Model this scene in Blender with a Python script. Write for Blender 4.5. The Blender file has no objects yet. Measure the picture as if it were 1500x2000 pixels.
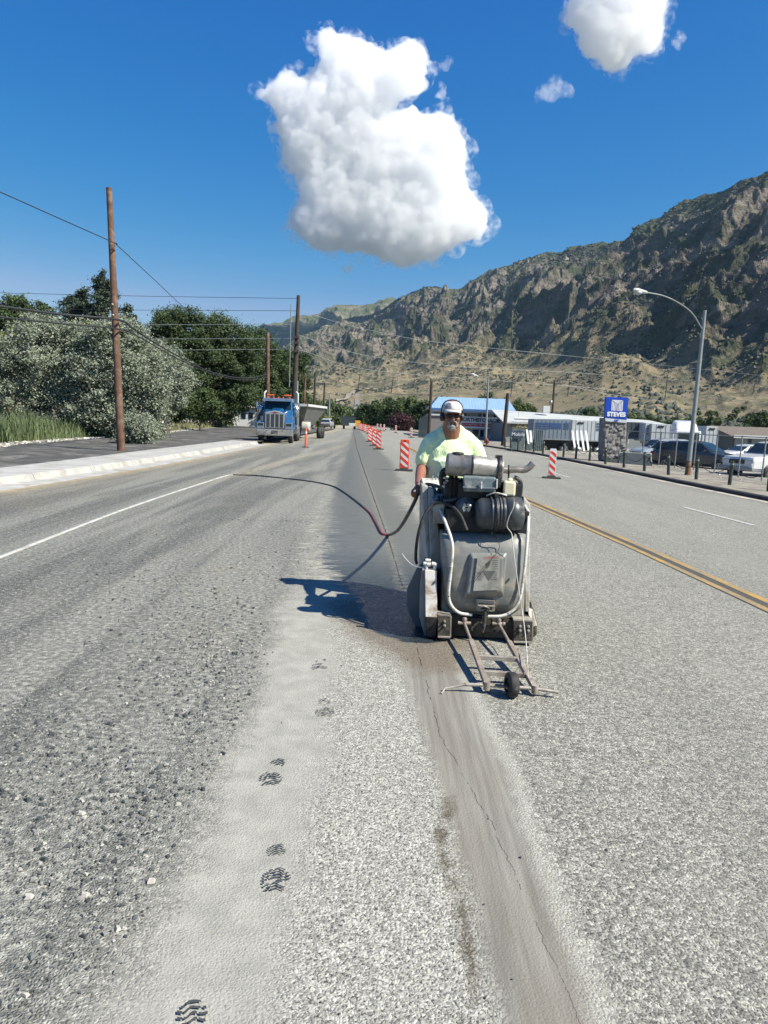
import bpy, bmesh, math, random
import numpy as np
from mathutils import Vector, Matrix
R = math.radians
SC = bpy.context.scene
COL = SC.collection
random.seed(7)
rng = np.random.default_rng(11)

# ------------------------------------------------------------------ camera
F, EYE, ROLL = 1444.0, 1.7, 0.035
PITCH = math.atan(180 / F)
cp, sp = math.cos(PITCH), math.sin(PITCH)
cam_d = bpy.data.cameras.new('camera')
cam = bpy.data.objects.new('camera', cam_d); COL.objects.link(cam)
cam_d.sensor_fit = 'VERTICAL'; cam_d.sensor_height = 36; cam_d.sensor_width = 27
cam_d.lens = F / 2000 * 36
cam_d.clip_start = 0.05; cam_d.clip_end = 60000
U0 = Vector((0, sp, cp)); X0 = Vector((1, 0, 0)); FW = Vector((0, cp, -sp))
rx = X0 * math.cos(ROLL) + U0 * math.sin(ROLL); up = U0 * math.cos(ROLL) - X0 * math.sin(ROLL)
m3 = Matrix((rx, up, -FW)).transposed()
cam.matrix_world = Matrix.Translation((0, 0, EYE)) @ m3.to_4x4()
SC.camera = cam

# ------------------------------------------------------------------ light
SUN_DIR = Vector((0.90, -0.44, 0)).normalized()      # horizontal direction towards the sun
SUN_EL = R(46.5)
w = bpy.data.worlds.new('World'); SC.world = w; w.use_nodes = True
wn = w.node_tree; wn.nodes.clear()
sky = wn.nodes.new('ShaderNodeTexSky'); sky.sky_type = 'NISHITA'; sky.sun_disc = False
sky.sun_elevation = SUN_EL; sky.sun_rotation = math.atan2(SUN_DIR.x, SUN_DIR.y)
sky.altitude = 1300; sky.air_density = 1.0; sky.dust_density = 0.3; sky.ozone_density = 2.0
hs = wn.nodes.new('ShaderNodeHueSaturation'); hs.inputs['Saturation'].default_value = 1.30; hs.inputs['Hue'].default_value = 0.497
bg = wn.nodes.new('ShaderNodeBackground'); bg.inputs['Strength'].default_value = 0.057
wo = wn.nodes.new('ShaderNodeOutputWorld')
wn.links.new(sky.outputs[0], hs.inputs['Color'])
SKY_K = .1027            # deep clean mountain-air sky: per-channel response of the air colour
sep = wn.nodes.new('ShaderNodeSeparateColor'); com = wn.nodes.new('ShaderNodeCombineColor'); wn.links.new(hs.outputs[0], sep.inputs[0])
def wm_(op, a, b):
    o = wn.nodes.new('ShaderNodeMath'); o.operation = op
    for i, v in enumerate((a, b)):
        if isinstance(v, (int, float)): o.inputs[i].default_value = v
        else: wn.links.new(v, o.inputs[i])
    return o.outputs[0]
chs = [wm_('MULTIPLY', wm_('POWER', wm_('MULTIPLY', sep.outputs[i], SKY_K), g), a / SKY_K) for i, (g, a) in enumerate(((2.3, 12.0), (.95, 1.0), (.42, .83)))]
chs[1] = wm_('MINIMUM', chs[1], wm_('MULTIPLY', chs[2], .76)); chs[0] = wm_('MINIMUM', chs[0], wm_('MULTIPLY', chs[1], .62))
for i in range(3): wn.links.new(chs[i], com.inputs[i])
wn.links.new(com.outputs[0], bg.inputs[0]); wn.links.new(bg.outputs[0], wo.inputs[0])
sun_d = bpy.data.lights.new('sun', 'SUN'); sun = bpy.data.objects.new('sun', sun_d); COL.objects.link(sun)
sun_d.energy = 5.0; sun_d.angle = R(0.53); sun_d.color = (1.0, 0.94, 0.80)
sv = Vector((SUN_DIR.x * math.cos(SUN_EL), SUN_DIR.y * math.cos(SUN_EL), math.sin(SUN_EL)))
sun.rotation_euler = sv.to_track_quat('Z', 'Y').to_euler(); sun.location = (20, -20, 40)
SC.view_settings.view_transform = 'Standard'; SC.view_settings.look = 'None'
SC.view_settings.exposure = 0.85; SC.view_settings.gamma = 1.0
SC.render.engine = 'CYCLES'
SC.cycles.max_bounces = 15; SC.cycles.diffuse_bounces = 3; SC.cycles.transparent_max_bounces = 12
SC.cycles.volume_bounces = 14; SC.cycles.caustics_reflective = False; SC.cycles.caustics_refractive = False

# ------------------------------------------------------------------ where things stand (surveyed from the picture once, in metres)
def gz(x):
    if x > .5: return -.02 * (min(x, 30) - .5)
    if x < -1: return -.012 * (min(-x, 9) - 1)
    return 0.0
def ray(x, y):
    a, b = x - 750, y - 1000
    a, b = a * math.cos(ROLL) + b * math.sin(ROLL), -a * math.sin(ROLL) + b * math.cos(ROLL)
    u = a / F; v = -b / F
    return (u, cp + sp * v, -sp + cp * v)
def G(x, y, dz=0.0):
    r = ray(x, y); z = 0
    for i in range(30):
        t = (z + dz - EYE) / r[2]; z = gz(r[0] * t)
    return Vector((r[0] * t, r[1] * t, z + dz))
def D(x, y, Y):
    r = ray(x, y); t = Y / r[1]
    return Vector((r[0] * t, Y, EYE + r[2] * t))

# ------------------------------------------------------------------ scene helpers
def props(o, label=None, cat=None, group=None, kind=None):
    if label: o['label'] = label
    if cat: o['category'] = cat
    if group: o['group'] = group
    if kind: o['kind'] = kind
    return o
def empty(name, loc=(0, 0, 0), rz=0, label=None, cat=None, group=None):
    o = bpy.data.objects.new(name, None); COL.objects.link(o)
    o.empty_display_size = .2
    o.location = loc; o.rotation_euler = (0, 0, rz)
    return props(o, label, cat, group)
def copy_tree(o, parent=None):
    c = o.copy(); COL.objects.link(c)
    if parent: c.parent = parent
    for ch in list(o.children): copy_tree(ch, c)
    return c
def np_mesh(name, V, Fq, mats, parent=None, smooth=False, mi=None, origin=None):
    """V (n,3); Fq (m,k) one polygon size."""
    V = np.asarray(V, dtype=np.float32)
    if origin is not None: V = V - np.asarray(origin, dtype=np.float32)
    Fq = np.asarray(Fq, dtype=np.int32); k = Fq.shape[1]; m = len(Fq)
    me = bpy.data.meshes.new(name)
    me.vertices.add(len(V)); me.vertices.foreach_set('co', V.ravel())
    me.loops.add(m * k); me.loops.foreach_set('vertex_index', Fq.ravel())
    me.polygons.add(m); me.polygons.foreach_set('loop_start', np.arange(0, m * k, k, dtype=np.int32))
    me.polygons.foreach_set('loop_total', np.full(m, k, dtype=np.int32))
    if mi is not None: me.polygons.foreach_set('material_index', np.asarray(mi, dtype=np.int32))
    me.polygons.foreach_set('use_smooth', np.full(m, smooth, dtype=bool))
    me.update(calc_edges=True); me.validate()
    for mt in (mats if isinstance(mats, (list, tuple)) else [mats]): me.materials.append(mt)
    o = bpy.data.objects.new(name, me); COL.objects.link(o)
    if parent: o.parent = parent
    if origin is not None and parent is None: o.location = origin
    return o

class MB:
    """collects shapes; build() links them as ONE mesh object"""
    def __init__(s): s.v = []; s.f = []; s.m = []; s.sm = []
    def add(s, vs, fs, mi=0, smooth=False):
        n = len(s.v); s.v += [tuple(v) for v in vs]
        for f in fs: s.f.append(tuple(i + n for i in f)); s.m.append(mi); s.sm.append(smooth)
        return s
    def box(s, c, d, rot=None, mi=0, taper=(1, 1)):
        x, y, z = d[0] / 2, d[1] / 2, d[2] / 2; tx, ty = taper
        vs = [(-x, -y, -z), (x, -y, -z), (x, y, -z), (-x, y, -z), (-x * tx, -y * ty, z), (x * tx, -y * ty, z), (x * tx, y * ty, z), (-x * tx, y * ty, z)]
        if rot is not None:
            if not isinstance(rot, Matrix): rot = Matrix.Rotation(rot[2], 3, 'Z') @ Matrix.Rotation(rot[1], 3, 'Y') @ Matrix.Rotation(rot[0], 3, 'X')
            vs = [rot @ Vector(v) for v in vs]
        c = Vector(c); vs = [Vector(v) + c for v in vs]
        return s.add(vs, [(0, 3, 2, 1), (4, 5, 6, 7), (0, 1, 5, 4), (1, 2, 6, 5), (2, 3, 7, 6), (3, 0, 4, 7)], mi)
    def hexa(s, p, mi=0):
        """8 corners: bottom 4 ccw, top 4 ccw"""
        return s.add(p, [(0, 3, 2, 1), (4, 5, 6, 7), (0, 1, 5, 4), (1, 2, 6, 5), (2, 3, 7, 6), (3, 0, 4, 7)], mi)
    def tube(s, pts, r, n=8, mi=0, cap=True, smooth=True, closed=False):
        pts = [Vector(p) for p in pts]; m = len(pts)
        rs = r if isinstance(r, (list, tuple)) else [r] * m
        vs = []; prev = None
        for i, p in enumerate(pts):
            if closed: t = pts[(i + 1) % m] - pts[i - 1]
            else: t = pts[min(i + 1, m - 1)] - pts[max(i - 1, 0)]
            t = t.normalized() if t.length > 1e-9 else Vector((0, 0, 1))
            if prev is None:
                a = Vector((0, 0, 1)) if abs(t.z) < .9 else Vector((1, 0, 0)); a = (a - t * a.dot(t)).normalized()
            else:
                a = prev - t * prev.dot(t); a = a.normalized() if a.length > 1e-6 else Vector((1, 0, 0))
            prev = a; b = t.cross(a)
            for k in range(n):
                an = 2 * math.pi * k / n; vs.append(p + (a * math.cos(an) + b * math.sin(an)) * rs[i])
        fs = []
        for i in range(m if closed else m - 1):
            for k in range(n):
                i2 = (i + 1) % m
                fs.append((i * n + k, i * n + (k + 1) % n, i2 * n + (k + 1) % n, i2 * n + k))
        s.add(vs, fs, mi, smooth)
        if cap and not closed:
            s.add(vs[:n], [tuple(range(n))[::-1]], mi); s.add(vs[-n:], [tuple(range(n))], mi)
        return s
    def cyl(s, a, b, r, n=16, mi=0, r2=None, smooth=True): return s.tube([a, b], [r, r if r2 is None else r2], n, mi, True, smooth)
    def lathe(s, c, ax, prof, n=20, mi=0, smooth=True):
        """prof: (distance along axis, radius)"""
        c = Vector(c); ax = Vector(ax).normalized(); a = Vector((0, 0, 1)) if abs(ax.z) < .9 else Vector((1, 0, 0))
        a = (a - ax * a.dot(ax)).normalized(); b = ax.cross(a); vs = []; fs = []
        for h, r in prof:
            for k in range(n):
                an = 2 * math.pi * k / n; vs.append(c + ax * h + (a * math.cos(an) + b * math.sin(an)) * max(r, 1e-4))
        for i in range(len(prof) - 1):
            for k in range(n): fs.append((i * n + k, i * n + (k + 1) % n, (i + 1) * n + (k + 1) % n, (i + 1) * n + k))
        return s.add(vs, fs, mi, smooth)
    def prism(s, poly, vec, mi=0, smooth=False):
        vec = Vector(vec); a = [Vector(p) for p in poly]; n = len(a); vs = a + [p + vec for p in a]
        fs = [tuple(range(n))[::-1], tuple(range(n, 2 * n))] + [(i, (i + 1) % n, n + (i + 1) % n, n + i) for i in range(n)]
        return s.add(vs, fs, mi, smooth)
    def ell(s, c, r, n=12, m=8, mi=0, rot=None):
        vs = []; fs = []; c = Vector(c); r = (r, r, r) if not isinstance(r, (tuple, list)) else r
        for i in range(m + 1):
            th = math.pi * i / m
            for k in range(n):
                ph = 2 * math.pi * k / n; st = max(math.sin(th), 1e-3)
                v = Vector((r[0] * st * math.cos(ph), r[1] * st * math.sin(ph), r[2] * math.cos(th)))
                if rot is not None: v = rot @ v
                vs.append(c + v)
        for i in range(m):
            for k in range(n): fs.append((i * n + k, (i + 1) * n + k, (i + 1) * n + (k + 1) % n, i * n + (k + 1) % n))
        return s.add(vs, fs, mi, True)
    def quad(s, p, mi=0, smooth=False): return s.add(p, [tuple(range(len(p)))], mi, smooth)
    def build(s, name, mats, parent=None, bevel=0, origin=None, seg=2, world=False):
        """world=True: vertices are in world space and parent is an unrotated empty"""
        off = Vector((0, 0, 0))
        if world and parent is not None:
            q = parent
            while q is not None: off = off + q.location; q = q.parent
        elif origin is not None: off = Vector(origin)
        me = bpy.data.meshes.new(name)
        me.from_pydata([tuple(Vector(v) - off) for v in s.v], [], s.f)
        for mt in (mats if isinstance(mats, (list, tuple)) else [mats]): me.materials.append(mt)
        me.polygons.foreach_set('material_index', s.m); me.polygons.foreach_set('use_smooth', s.sm)
        me.update()
        o = bpy.data.objects.new(name, me); COL.objects.link(o)
        if parent: o.parent = parent
        elif origin is not None: o.location = off
        if bevel:
            b = o.modifiers.new('bevel', 'BEVEL'); b.width = bevel; b.segments = seg; b.limit_method = 'ANGLE'; b.angle_limit = R(38)
        return o

def smooth_path(pts, n=8):
    pts = [Vector(p) for p in pts]; out = []
    P = [pts[0] * 2 - pts[1]] + pts + [pts[-1] * 2 - pts[-2]]
    for i in range(1, len(P) - 2):
        for k in range(n):
            t = k / n; a, b, c, d = P[i - 1], P[i], P[i + 1], P[i + 2]
            out.append(.5 * ((2 * b) + (c - a) * t + (2 * a - 5 * b + 4 * c - d) * t * t + (3 * b - a - 3 * c + d) * t ** 3))
    out.append(pts[-1]); return out

# ------------------------------------------------------------------ noise (numpy)
def _h(ix, iy, seed):
    h = (ix.astype(np.int64) * 374761393 + iy.astype(np.int64) * 668265263 + seed * 1442695041) & 0xffffffff
    h = ((h ^ (h >> 13)) * 1274126177) & 0xffffffff
    h = h ^ (h >> 16)
    return (h & 0xffffff) / float(0xffffff)
def gnoise(x, y, seed=0):
    ix = np.floor(x); iy = np.floor(y); fx = x - ix; fy = y - iy
    u = fx * fx * fx * (fx * (fx * 6 - 15) + 10); v = fy * fy * fy * (fy * (fy * 6 - 15) + 10)
    def g(a, b):
        an = _h(ix + a, iy + b, seed) * 2 * np.pi
        return np.cos(an) * (fx - a) + np.sin(an) * (fy - b)
    return (1 - v) * ((1 - u) * g(0, 0) + u * g(1, 0)) + v * ((1 - u) * g(0, 1) + u * g(1, 1))
def fbm(x, y, o=5, seed=0, gain=.5):
    s = 0; a = 1.0
    for i in range(o): s = s + a * gnoise(x, y, seed + i); x = x * 2.03 + 7.1; y = y * 2.03 - 3.7; a *= gain
    return s
def ridged(x, y, o=6, seed=0, gain=.55):
    s = 0; a = 1.0; wt = 1.0
    for i in range(o):
        n = 1 - np.abs(gnoise(x, y, seed + i)) * 1.9; n = np.clip(n, 0, 1) ** 2 * wt
        wt = np.clip(n * 1.6, 0, 1); s = s + a * n; x = x * 2.07 + 3.3; y = y * 2.07 + 9.1; a *= gain
    return s

# ------------------------------------------------------------------ materials
MATS = {}
def new_mat(name):
    m = bpy.data.materials.new(name); m.use_nodes = True; nt = m.node_tree
    b = nt.nodes['Principled BSDF']; return m, nt, b
class N:
    """tiny node helper"""
    def __init__(s, nt): s.nt = nt
    def n(s, t, **kw):
        o = s.nt.nodes.new(t)
        for k, v in kw.items(): setattr(o, k, v)
        return o
    def link(s, a, b): s.nt.links.new(a, b)
    def put(s, sock, v):
        if isinstance(v, bpy.types.NodeSocket): s.nt.links.new(v, sock)
        elif isinstance(v, (tuple, list)) and len(v) == 3 and sock.type == 'RGBA': sock.default_value = (*v, 1)
        else: sock.default_value = v
    def math(s, op, a, b=None, c=None, clamp=False):
        o = s.n('ShaderNodeMath', operation=op, use_clamp=clamp); s.put(o.inputs[0], a)
        if b is not None: s.put(o.inputs[1], b)
        if c is not None: s.put(o.inputs[2], c)
        return o.outputs[0]
    def mix(s, f, a, b, blend='MIX'):
        o = s.n('ShaderNodeMix', data_type='RGBA', blend_type=blend); s.put(o.inputs[0], f); s.put(o.inputs[6], a); s.put(o.inputs[7], b)
        return o.outputs[2]
    def noise(s, vec, scale, detail=4, rough=.55, dim='3D', dist=0):
        o = s.n('ShaderNodeTexNoise', noise_dimensions=dim); s.put(o.inputs['Scale'], scale); s.put(o.inputs['Detail'], detail); s.put(o.inputs['Roughness'], rough); s.put(o.inputs['Distortion'], dist)
        if vec is not None: s.link(vec, o.inputs['Vector'])
        return o.outputs['Fac']
    def vor(s, vec, scale, feature='F1', rand=1.0):
        o = s.n('ShaderNodeTexVoronoi', feature=feature); s.put(o.inputs['Scale'], scale); s.put(o.inputs['Randomness'], rand)
        if vec is not None: s.link(vec, o.inputs['Vector'])
        return o
    def ramp(s, f, stops):
        o = s.n('ShaderNodeValToRGB'); e = o.color_ramp.elements
        while len(e) < len(stops): e.new(.5)
        for i, (p, c) in enumerate(stops):
            e[i].position = p; e[i].color = (*c, 1) if isinstance(c, (tuple, list)) else (c, c, c, 1)
        s.put(o.inputs[0], f); return o.outputs[0]
    def rng(s, v, a, b, c=0, d=1):
        o = s.n('ShaderNodeMapRange'); s.put(o.inputs[0], v); s.put(o.inputs[1], a); s.put(o.inputs[2], b); s.put(o.inputs[3], c); s.put(o.inputs[4], d); return o.outputs[0]
    def attr(s, name): return s.n('ShaderNodeAttribute', attribute_name=name).outputs['Fac']
    def obj(s): return s.n('ShaderNodeTexCoord').outputs['Object']
    def scale(s, vec, sc, loc=(0, 0, 0)):
        o = s.n('ShaderNodeMapping'); s.link(vec, o.inputs[0]); o.inputs['Scale'].default_value = sc; o.inputs['Location'].default_value = loc; return o.outputs[0]
    def bump(s, h, st, dist, nrm=None):
        o = s.n('ShaderNodeBump'); s.put(o.inputs['Strength'], st); s.put(o.inputs['Distance'], dist); s.link(h, o.inputs['Height'])
        if nrm is not None: s.link(nrm, o.inputs['Normal'])
        return o.outputs[0]
def plain(name, col, rough=.6, metal=0, var=.15, sc=6, bump=.0, dirt=None, dirt_amt=.0, spec=.5, emit=None, coat=0):
    if name in MATS: return MATS[name]
    m, nt, b = new_mat(name); k = N(nt); oc = k.obj()
    n1 = k.noise(oc, sc, 5, .6); c = col
    lo = tuple(x * (1 - var) for x in col); hi = tuple(min(1, x * (1 + var)) for x in col)
    out = k.ramp(n1, [(.3, lo), (.7, hi)])
    if dirt:
        n2 = k.noise(oc, sc * .6, 8, .7, dist=.6); f = k.rng(n2, .62 - dirt_amt * .35, .72 - dirt_amt * .3)
        out = k.mix(k.math('MULTIPLY', f, .85), out, dirt)
    k.link(out, b.inputs['Base Color']); b.inputs['Roughness'].default_value = rough; b.inputs['Metallic'].default_value = metal
    k.link(k.rng(k.noise(oc, sc * 2, 4), .3, .7, max(0.02, rough - .1), min(1, rough + .12)), b.inputs['Roughness'])
    b.inputs['Specular IOR Level'].default_value = spec
    if coat: b.inputs['Coat Weight'].default_value = coat; b.inputs['Coat Roughness'].default_value = .08
    if bump: k.link(k.bump(k.noise(oc, sc * 8, 5, .6), bump, .01), b.inputs['Normal'])
    if emit: b.inputs['Emission Color'].default_value = (*emit, 1); b.inputs['Emission Strength'].default_value = 1
    MATS[name] = m; return m

# ================================================================== GROUND AND ROAD
def interp(p, y):
    ys = [a[1] for a in p]; xs = [a[0] for a in p]
    return np.interp(y, ys, xs)
KL = [(-9.0, -6), (-8.7, 5), (-8.23, 15.7), (-7.9, 20), (-7.65, 25), (-7.5, 31), (-7.45, 46)]            # gutter edge, left
KR = [(11.9, -6), (11.3, 8), (10.75, 20.6), (10.5, 25.3), (10.2, 32.8), (9.55, 46.9), (7.85, 58.5), (5.9, 85), (2.0, 150)]   # kerb foot, right
YEL = [(4.5, -6), (3.98, 7.4), (3.81, 10.8), (3.37, 16.75), (1.74, 40.1), (.99, 56.7), (-3.6, 150)]
def gzv(x):
    return np.where(x > .5, -.02 * (np.minimum(x, 30) - .5), np.where(x < -1, -.012 * (np.minimum(-x, 9) - 1), 0.0))
def poly_sd(X, Y, poly):
    """signed distance, positive inside"""
    P = np.array(poly); d = np.full(X.shape, 1e9); ins = np.zeros(X.shape, bool); n = len(P)
    for i in range(n):
        a = P[i]; b = P[(i + 1) % n]; e = b - a
        t = np.clip(((X - a[0]) * e[0] + (Y - a[1]) * e[1]) / (e @ e + 1e-12), 0, 1)
        d = np.minimum(d, np.hypot(X - a[0] - t * e[0], Y - a[1] - t * e[1]))
        c = ((a[1] > Y) != (b[1] > Y)) & (X < (b[0] - a[0]) * (Y - a[1]) / (b[1] - a[1] + 1e-12) + a[0])
        ins ^= c
    return np.where(ins, d, -d)
def line_d(X, Y, pts):
    P = np.array(pts); d = np.full(X.shape, 1e9)
    for i in range(len(P) - 1):
        a = P[i]; e = P[i + 1] - a
        t = np.clip(((X - a[0]) * e[0] + (Y - a[1]) * e[1]) / (e @ e), 0, 1)
        d = np.minimum(d, np.hypot(X - a[0] - t * e[0], Y - a[1] - t * e[1]))
    return d
def gp(pts): return [tuple(G(*p))[:2] for p in pts]

wet_poly = gp([(690, 836), (686, 850), (678, 880), (668, 915), (655, 950), (648, 985), (643, 1020), (636, 1060), (628, 1090), (640, 1118), (672, 1135), (680, 1155), (700, 1180), (712, 1208), (732, 1236), (783, 1258), (845, 1262), (930, 1235), (960, 1150), (900, 1080), (830, 1030), (812, 1010), (782, 985), (760, 960), (786, 945), (768, 905), (748, 885), (728, 868), (712, 855), (700, 836)])
brown_poly = gp([(640, 1180), (690, 1240), (770, 1290), (830, 1318), (900, 1310), (930, 1262), (905, 1240), (800, 1235), (730, 1215), (700, 1170)])
trail_c = gp([(860, 1275), (885, 1400), (935, 1560), (985, 1750), (1040, 1940)]); trail_c += [(trail_c[-1][0] + .1, -2)]
trail_edge_r = gp([(905, 1330), (980, 1480), (1055, 1700), (1130, 1900)]); trail_edge_r += [(trail_edge_r[-1][0] + .12, -2)]
trail_edge_l = gp([(790, 1330), (830, 1450), (880, 1620), (920, 1800), (970, 2000)]); trail_edge_l += [(trail_edge_l[-1][0] + .08, -2)]
foot_c = gp([(655, 1090), (600, 1180), (590, 1280), (570, 1400), (520, 1550), (480, 1700), (430, 1850), (370, 2000)]); foot_c += [(foot_c[-1][0], -2)]
dark_c = gp([(880, 1560), (860, 1640), (900, 1780), (935, 1960)])

def road():
    ys = np.concatenate([np.arange(-1.5, 4.0, .05), np.arange(4.0, 9, .06), np.geomspace(9, 230, 330)])
    s = np.concatenate([np.linspace(0, 1, 110)])
    # lateral stations: fixed fine belt in the middle, coarser outside, clipped by the kerbs
    xf = np.concatenate([np.linspace(-9.4, -2.2, 50), np.arange(-2.15, 2.2, .045), np.linspace(2.3, 12.3, 60)])
    Yg, Xg = np.meshgrid(ys, xf, indexing='ij')
    L = interp(KL, Yg); Rr = interp(KR, Yg)
    L = np.where(Yg > 46, -7.45 - (Yg - 46) * .035 - np.clip((Yg - 46) * .25, 0, 3.0), L)
    Xc = np.clip(Xg, L - .02, Rr)
    # beyond 40 m the whole road swings left with the yellow line
    sh = np.where(Yg > 58, (interp(YEL, Yg) - .9), 0)
    Xc = np.where(Yg > 58, np.clip(Xg, -7.87 - np.clip((Yg - 46) * .25, 0, 3.0), 7.85) + sh, Xc)
    Z = gzv(Xc) * np.clip(1.4 - Yg / 200, .3, 1)
    # shallow ruts in the loose left lane, tiny crown of slurry on the trail
    rough = fbm(Xc * 1.3, Yg * .35, 3, 5) * .006
    Z = Z + rough * (Xc < -1) * (Yg < 60) + .004
    V = np.stack([Xc, Yg, Z], -1).reshape(-1, 3); ny, nx = Xg.shape
    idx = np.arange(ny * nx).reshape(ny, nx)
    Fq = np.stack([idx[:-1, :-1], idx[:-1, 1:], idx[1:, 1:], idx[1:, :-1]], -1).reshape(-1, 4)
    Xf, Yf = Xc.ravel(), Yg.ravel()
    A = {}
    A['wet'] = poly_sd(Xf, Yf, wet_poly)
    A['brown'] = poly_sd(Xf, Yf, brown_poly)
    tl = interp([(p[0], p[1]) for p in trail_edge_l[::-1]], Yf); tr = interp([(p[0], p[1]) for p in trail_edge_r[::-1]], Yf)
    A['trail'] = np.where(Yf < 5.3, np.minimum(Xf - tl, tr - Xf), np.minimum(np.minimum(Xf - tl, tr - Xf), 5.4 - Yf))
    A['across'] = (Xf - tl) / np.maximum(tr - tl, .1)
    fl = interp([(p[0], p[1]) for p in foot_c[::-1]], Yf)
    A['foot'] = Xf - fl
    A['darkstain'] = line_d(Xf, Yf, dark_c)
    A['kerbd'] = Xf - interp(KL, Yf)
    A['lane'] = Xf - interp(YEL, Yf)
    A['jointd'] = Xf - np.interp(Yf, [-2, 1.9, 2.94, 3.84, 5.5, 6.56, 10.19, 22.19, 42.3, 150], [.62, .62, .51, .35, .28, .26, .09, -.58, -1.67, -6.9])
    A['ymet'] = Yf
    return V, Fq, A

road_m, nt, b = new_mat('road_surface'); k = N(nt)
tc = k.obj()
sepn = k.n('ShaderNodeSeparateXYZ'); k.link(tc, sepn.inputs[0]); PX, PY = sepn.outputs[0], sepn.outputs[1]
flat = k.scale(tc, (1, 1, 0))
warp = k.noise(flat, 1.6, 4, .6); warp_s = k.math('SUBTRACT', warp, .5)
n_big = k.noise(k.scale(tc, (1, .25, 0)), .6, 5, .6)
n_mid = k.noise(flat, 7, 5, .65)
n_fine = k.noise(flat, 60, 3, .7)
# aggregate of two sizes
v1 = k.vor(flat, 72); v2 = k.vor(flat, 135); v1e = k.vor(flat, 72, 'DISTANCE_TO_EDGE'); v3 = k.vor(k.scale(tc, (1, 1.0, 0), (3, 5, 0)), 36)
chip1 = k.n('ShaderNodeSeparateColor'); k.link(v1.outputs['Color'], chip1.inputs[0])
chip3 = k.n('ShaderNodeSeparateColor'); k.link(v3.outputs['Color'], chip3.inputs[0])
chip2 = k.n('ShaderNodeSeparateColor'); k.link(v2.outputs['Color'], chip2.inputs[0])
agg = k.math('ADD', k.math('MULTIPLY', chip1.outputs[0], .5), k.math('ADD', k.math('MULTIPLY', chip2.outputs[0], .3), k.math('MULTIPLY', chip3.outputs[0], .2)))
void = k.rng(k.noise(flat, 75, 4, .75), .405, .51, 0, 1)  # gaps between chips: their shade is painted into the colour
# -- right lane: tight chip seal
void_shadeR = k.rng(k.noise(flat, 82, 4, .8), .37, .49, 0, 1)  # shade between the tighter chips, also put into the colour
cR = k.mix(void_shadeR, (.022, .023, .021), k.ramp(agg, [(.15, (.12, .12, .112)), (.5, (.27, .268, .252)), (.85, (.50, .495, .462))]))
tracks = k.noise(k.scale(tc, (1.0, .10, 0)), .8, 4, .6)
cR = k.mix(k.rng(tracks, .45, .65, 0, .30), cR, (.135, .136, .13))
patchR = k.rng(k.noise(k.scale(tc, (.8, .35, 0)), .9, 6, .7), .52, .70, 0, .35)
cR = k.mix(patchR, cR, (.31, .306, .285))
# -- left lane: stripped, loose, bluish dark
mott = k.noise(flat, 24, 6, .72); mott2 = k.noise(flat, 9, 5, .7)
cL = k.mix(void, (.028, .033, .037), k.ramp(agg, [(.12, (.075, .08, .082)), (.5, (.205, .21, .205)), (.88, (.52, .515, .48))]))
lt = k.noise(k.scale(k.scale(tc, (1, 1, 0)), (1.15, .07, 0)), .9, 5, .6, dist=.8)
cL = k.mix(k.rng(lt, .45, .60, 0, .80), cL, k.mix(n_fine, (.34, .34, .32), (.48, .475, .44)))
cL = k.mix(k.rng(k.noise(k.scale(tc, (1, .5, 0)), .9, 5, .7), .53, .68, 0, .42), cL, k.mix(n_fine, (.25, .235, .19), (.56, .52, .41)))
cL = k.mix(k.rng(mott, .42, .60, .70, 0), cL, (.055, .06, .062)); cL = k.mix(k.rng(mott, .56, .70, 0, .55), cL, (.60, .595, .56)); cL = k.mix(k.rng(mott2, .44, .34, 0, .45), cL, (.09, .095, .095))
cR = k.mix(k.rng(mott, .42, .56, .16, 0), cR, (.075, .075, .07))
side = k.rng(k.math('ADD', k.attr('foot'), k.math('MULTIPLY', warp_s, .5)), -.42, -.22)
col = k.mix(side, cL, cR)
# right of the wet strip and mid belt: paler chips
belt = k.math('MULTIPLY', k.rng(k.math('ADD', k.attr('foot'), k.math('MULTIPLY', warp_s, .35)), -.25, -.05), k.rng(k.attr('across'), .35, -.1))
pale_chip = k.mix(k.rng(k.noise(flat, 75, 4, .8), .40, .49), (.035, .036, .032), k.ramp(agg, [(.1, (.20, .198, .188)), (.5, (.37, .367, .348)), (.9, (.56, .555, .525))]))  # pale chips, with the shade of their gaps in the colour
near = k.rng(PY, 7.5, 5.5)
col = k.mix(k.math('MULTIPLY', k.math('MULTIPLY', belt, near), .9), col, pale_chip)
# footpath of dried slurry dust
fd = k.math('ABSOLUTE', k.math('ADD', k.attr('foot'), k.math('ADD', k.math('MULTIPLY', warp_s, .30), k.math('MULTIPLY', k.math('SUBTRACT', n_mid, .5), .25))))
footm = k.math('MULTIPLY', k.rng(fd, .30, .13), k.rng(PY, 8.2, 6.2))
dustc = k.mix(k.rng(n_mid, .35, .65), (.26, .26, .247), (.345, .342, .325))
dustc = k.mix(k.rng(k.noise(flat, 75, 4, .75), .40, .34), dustc, (.16, .16, .15))
col = k.mix(k.math('MULTIPLY', footm, k.rng(n_fine, .25, .5, .80, 1)), col, dustc)
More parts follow.
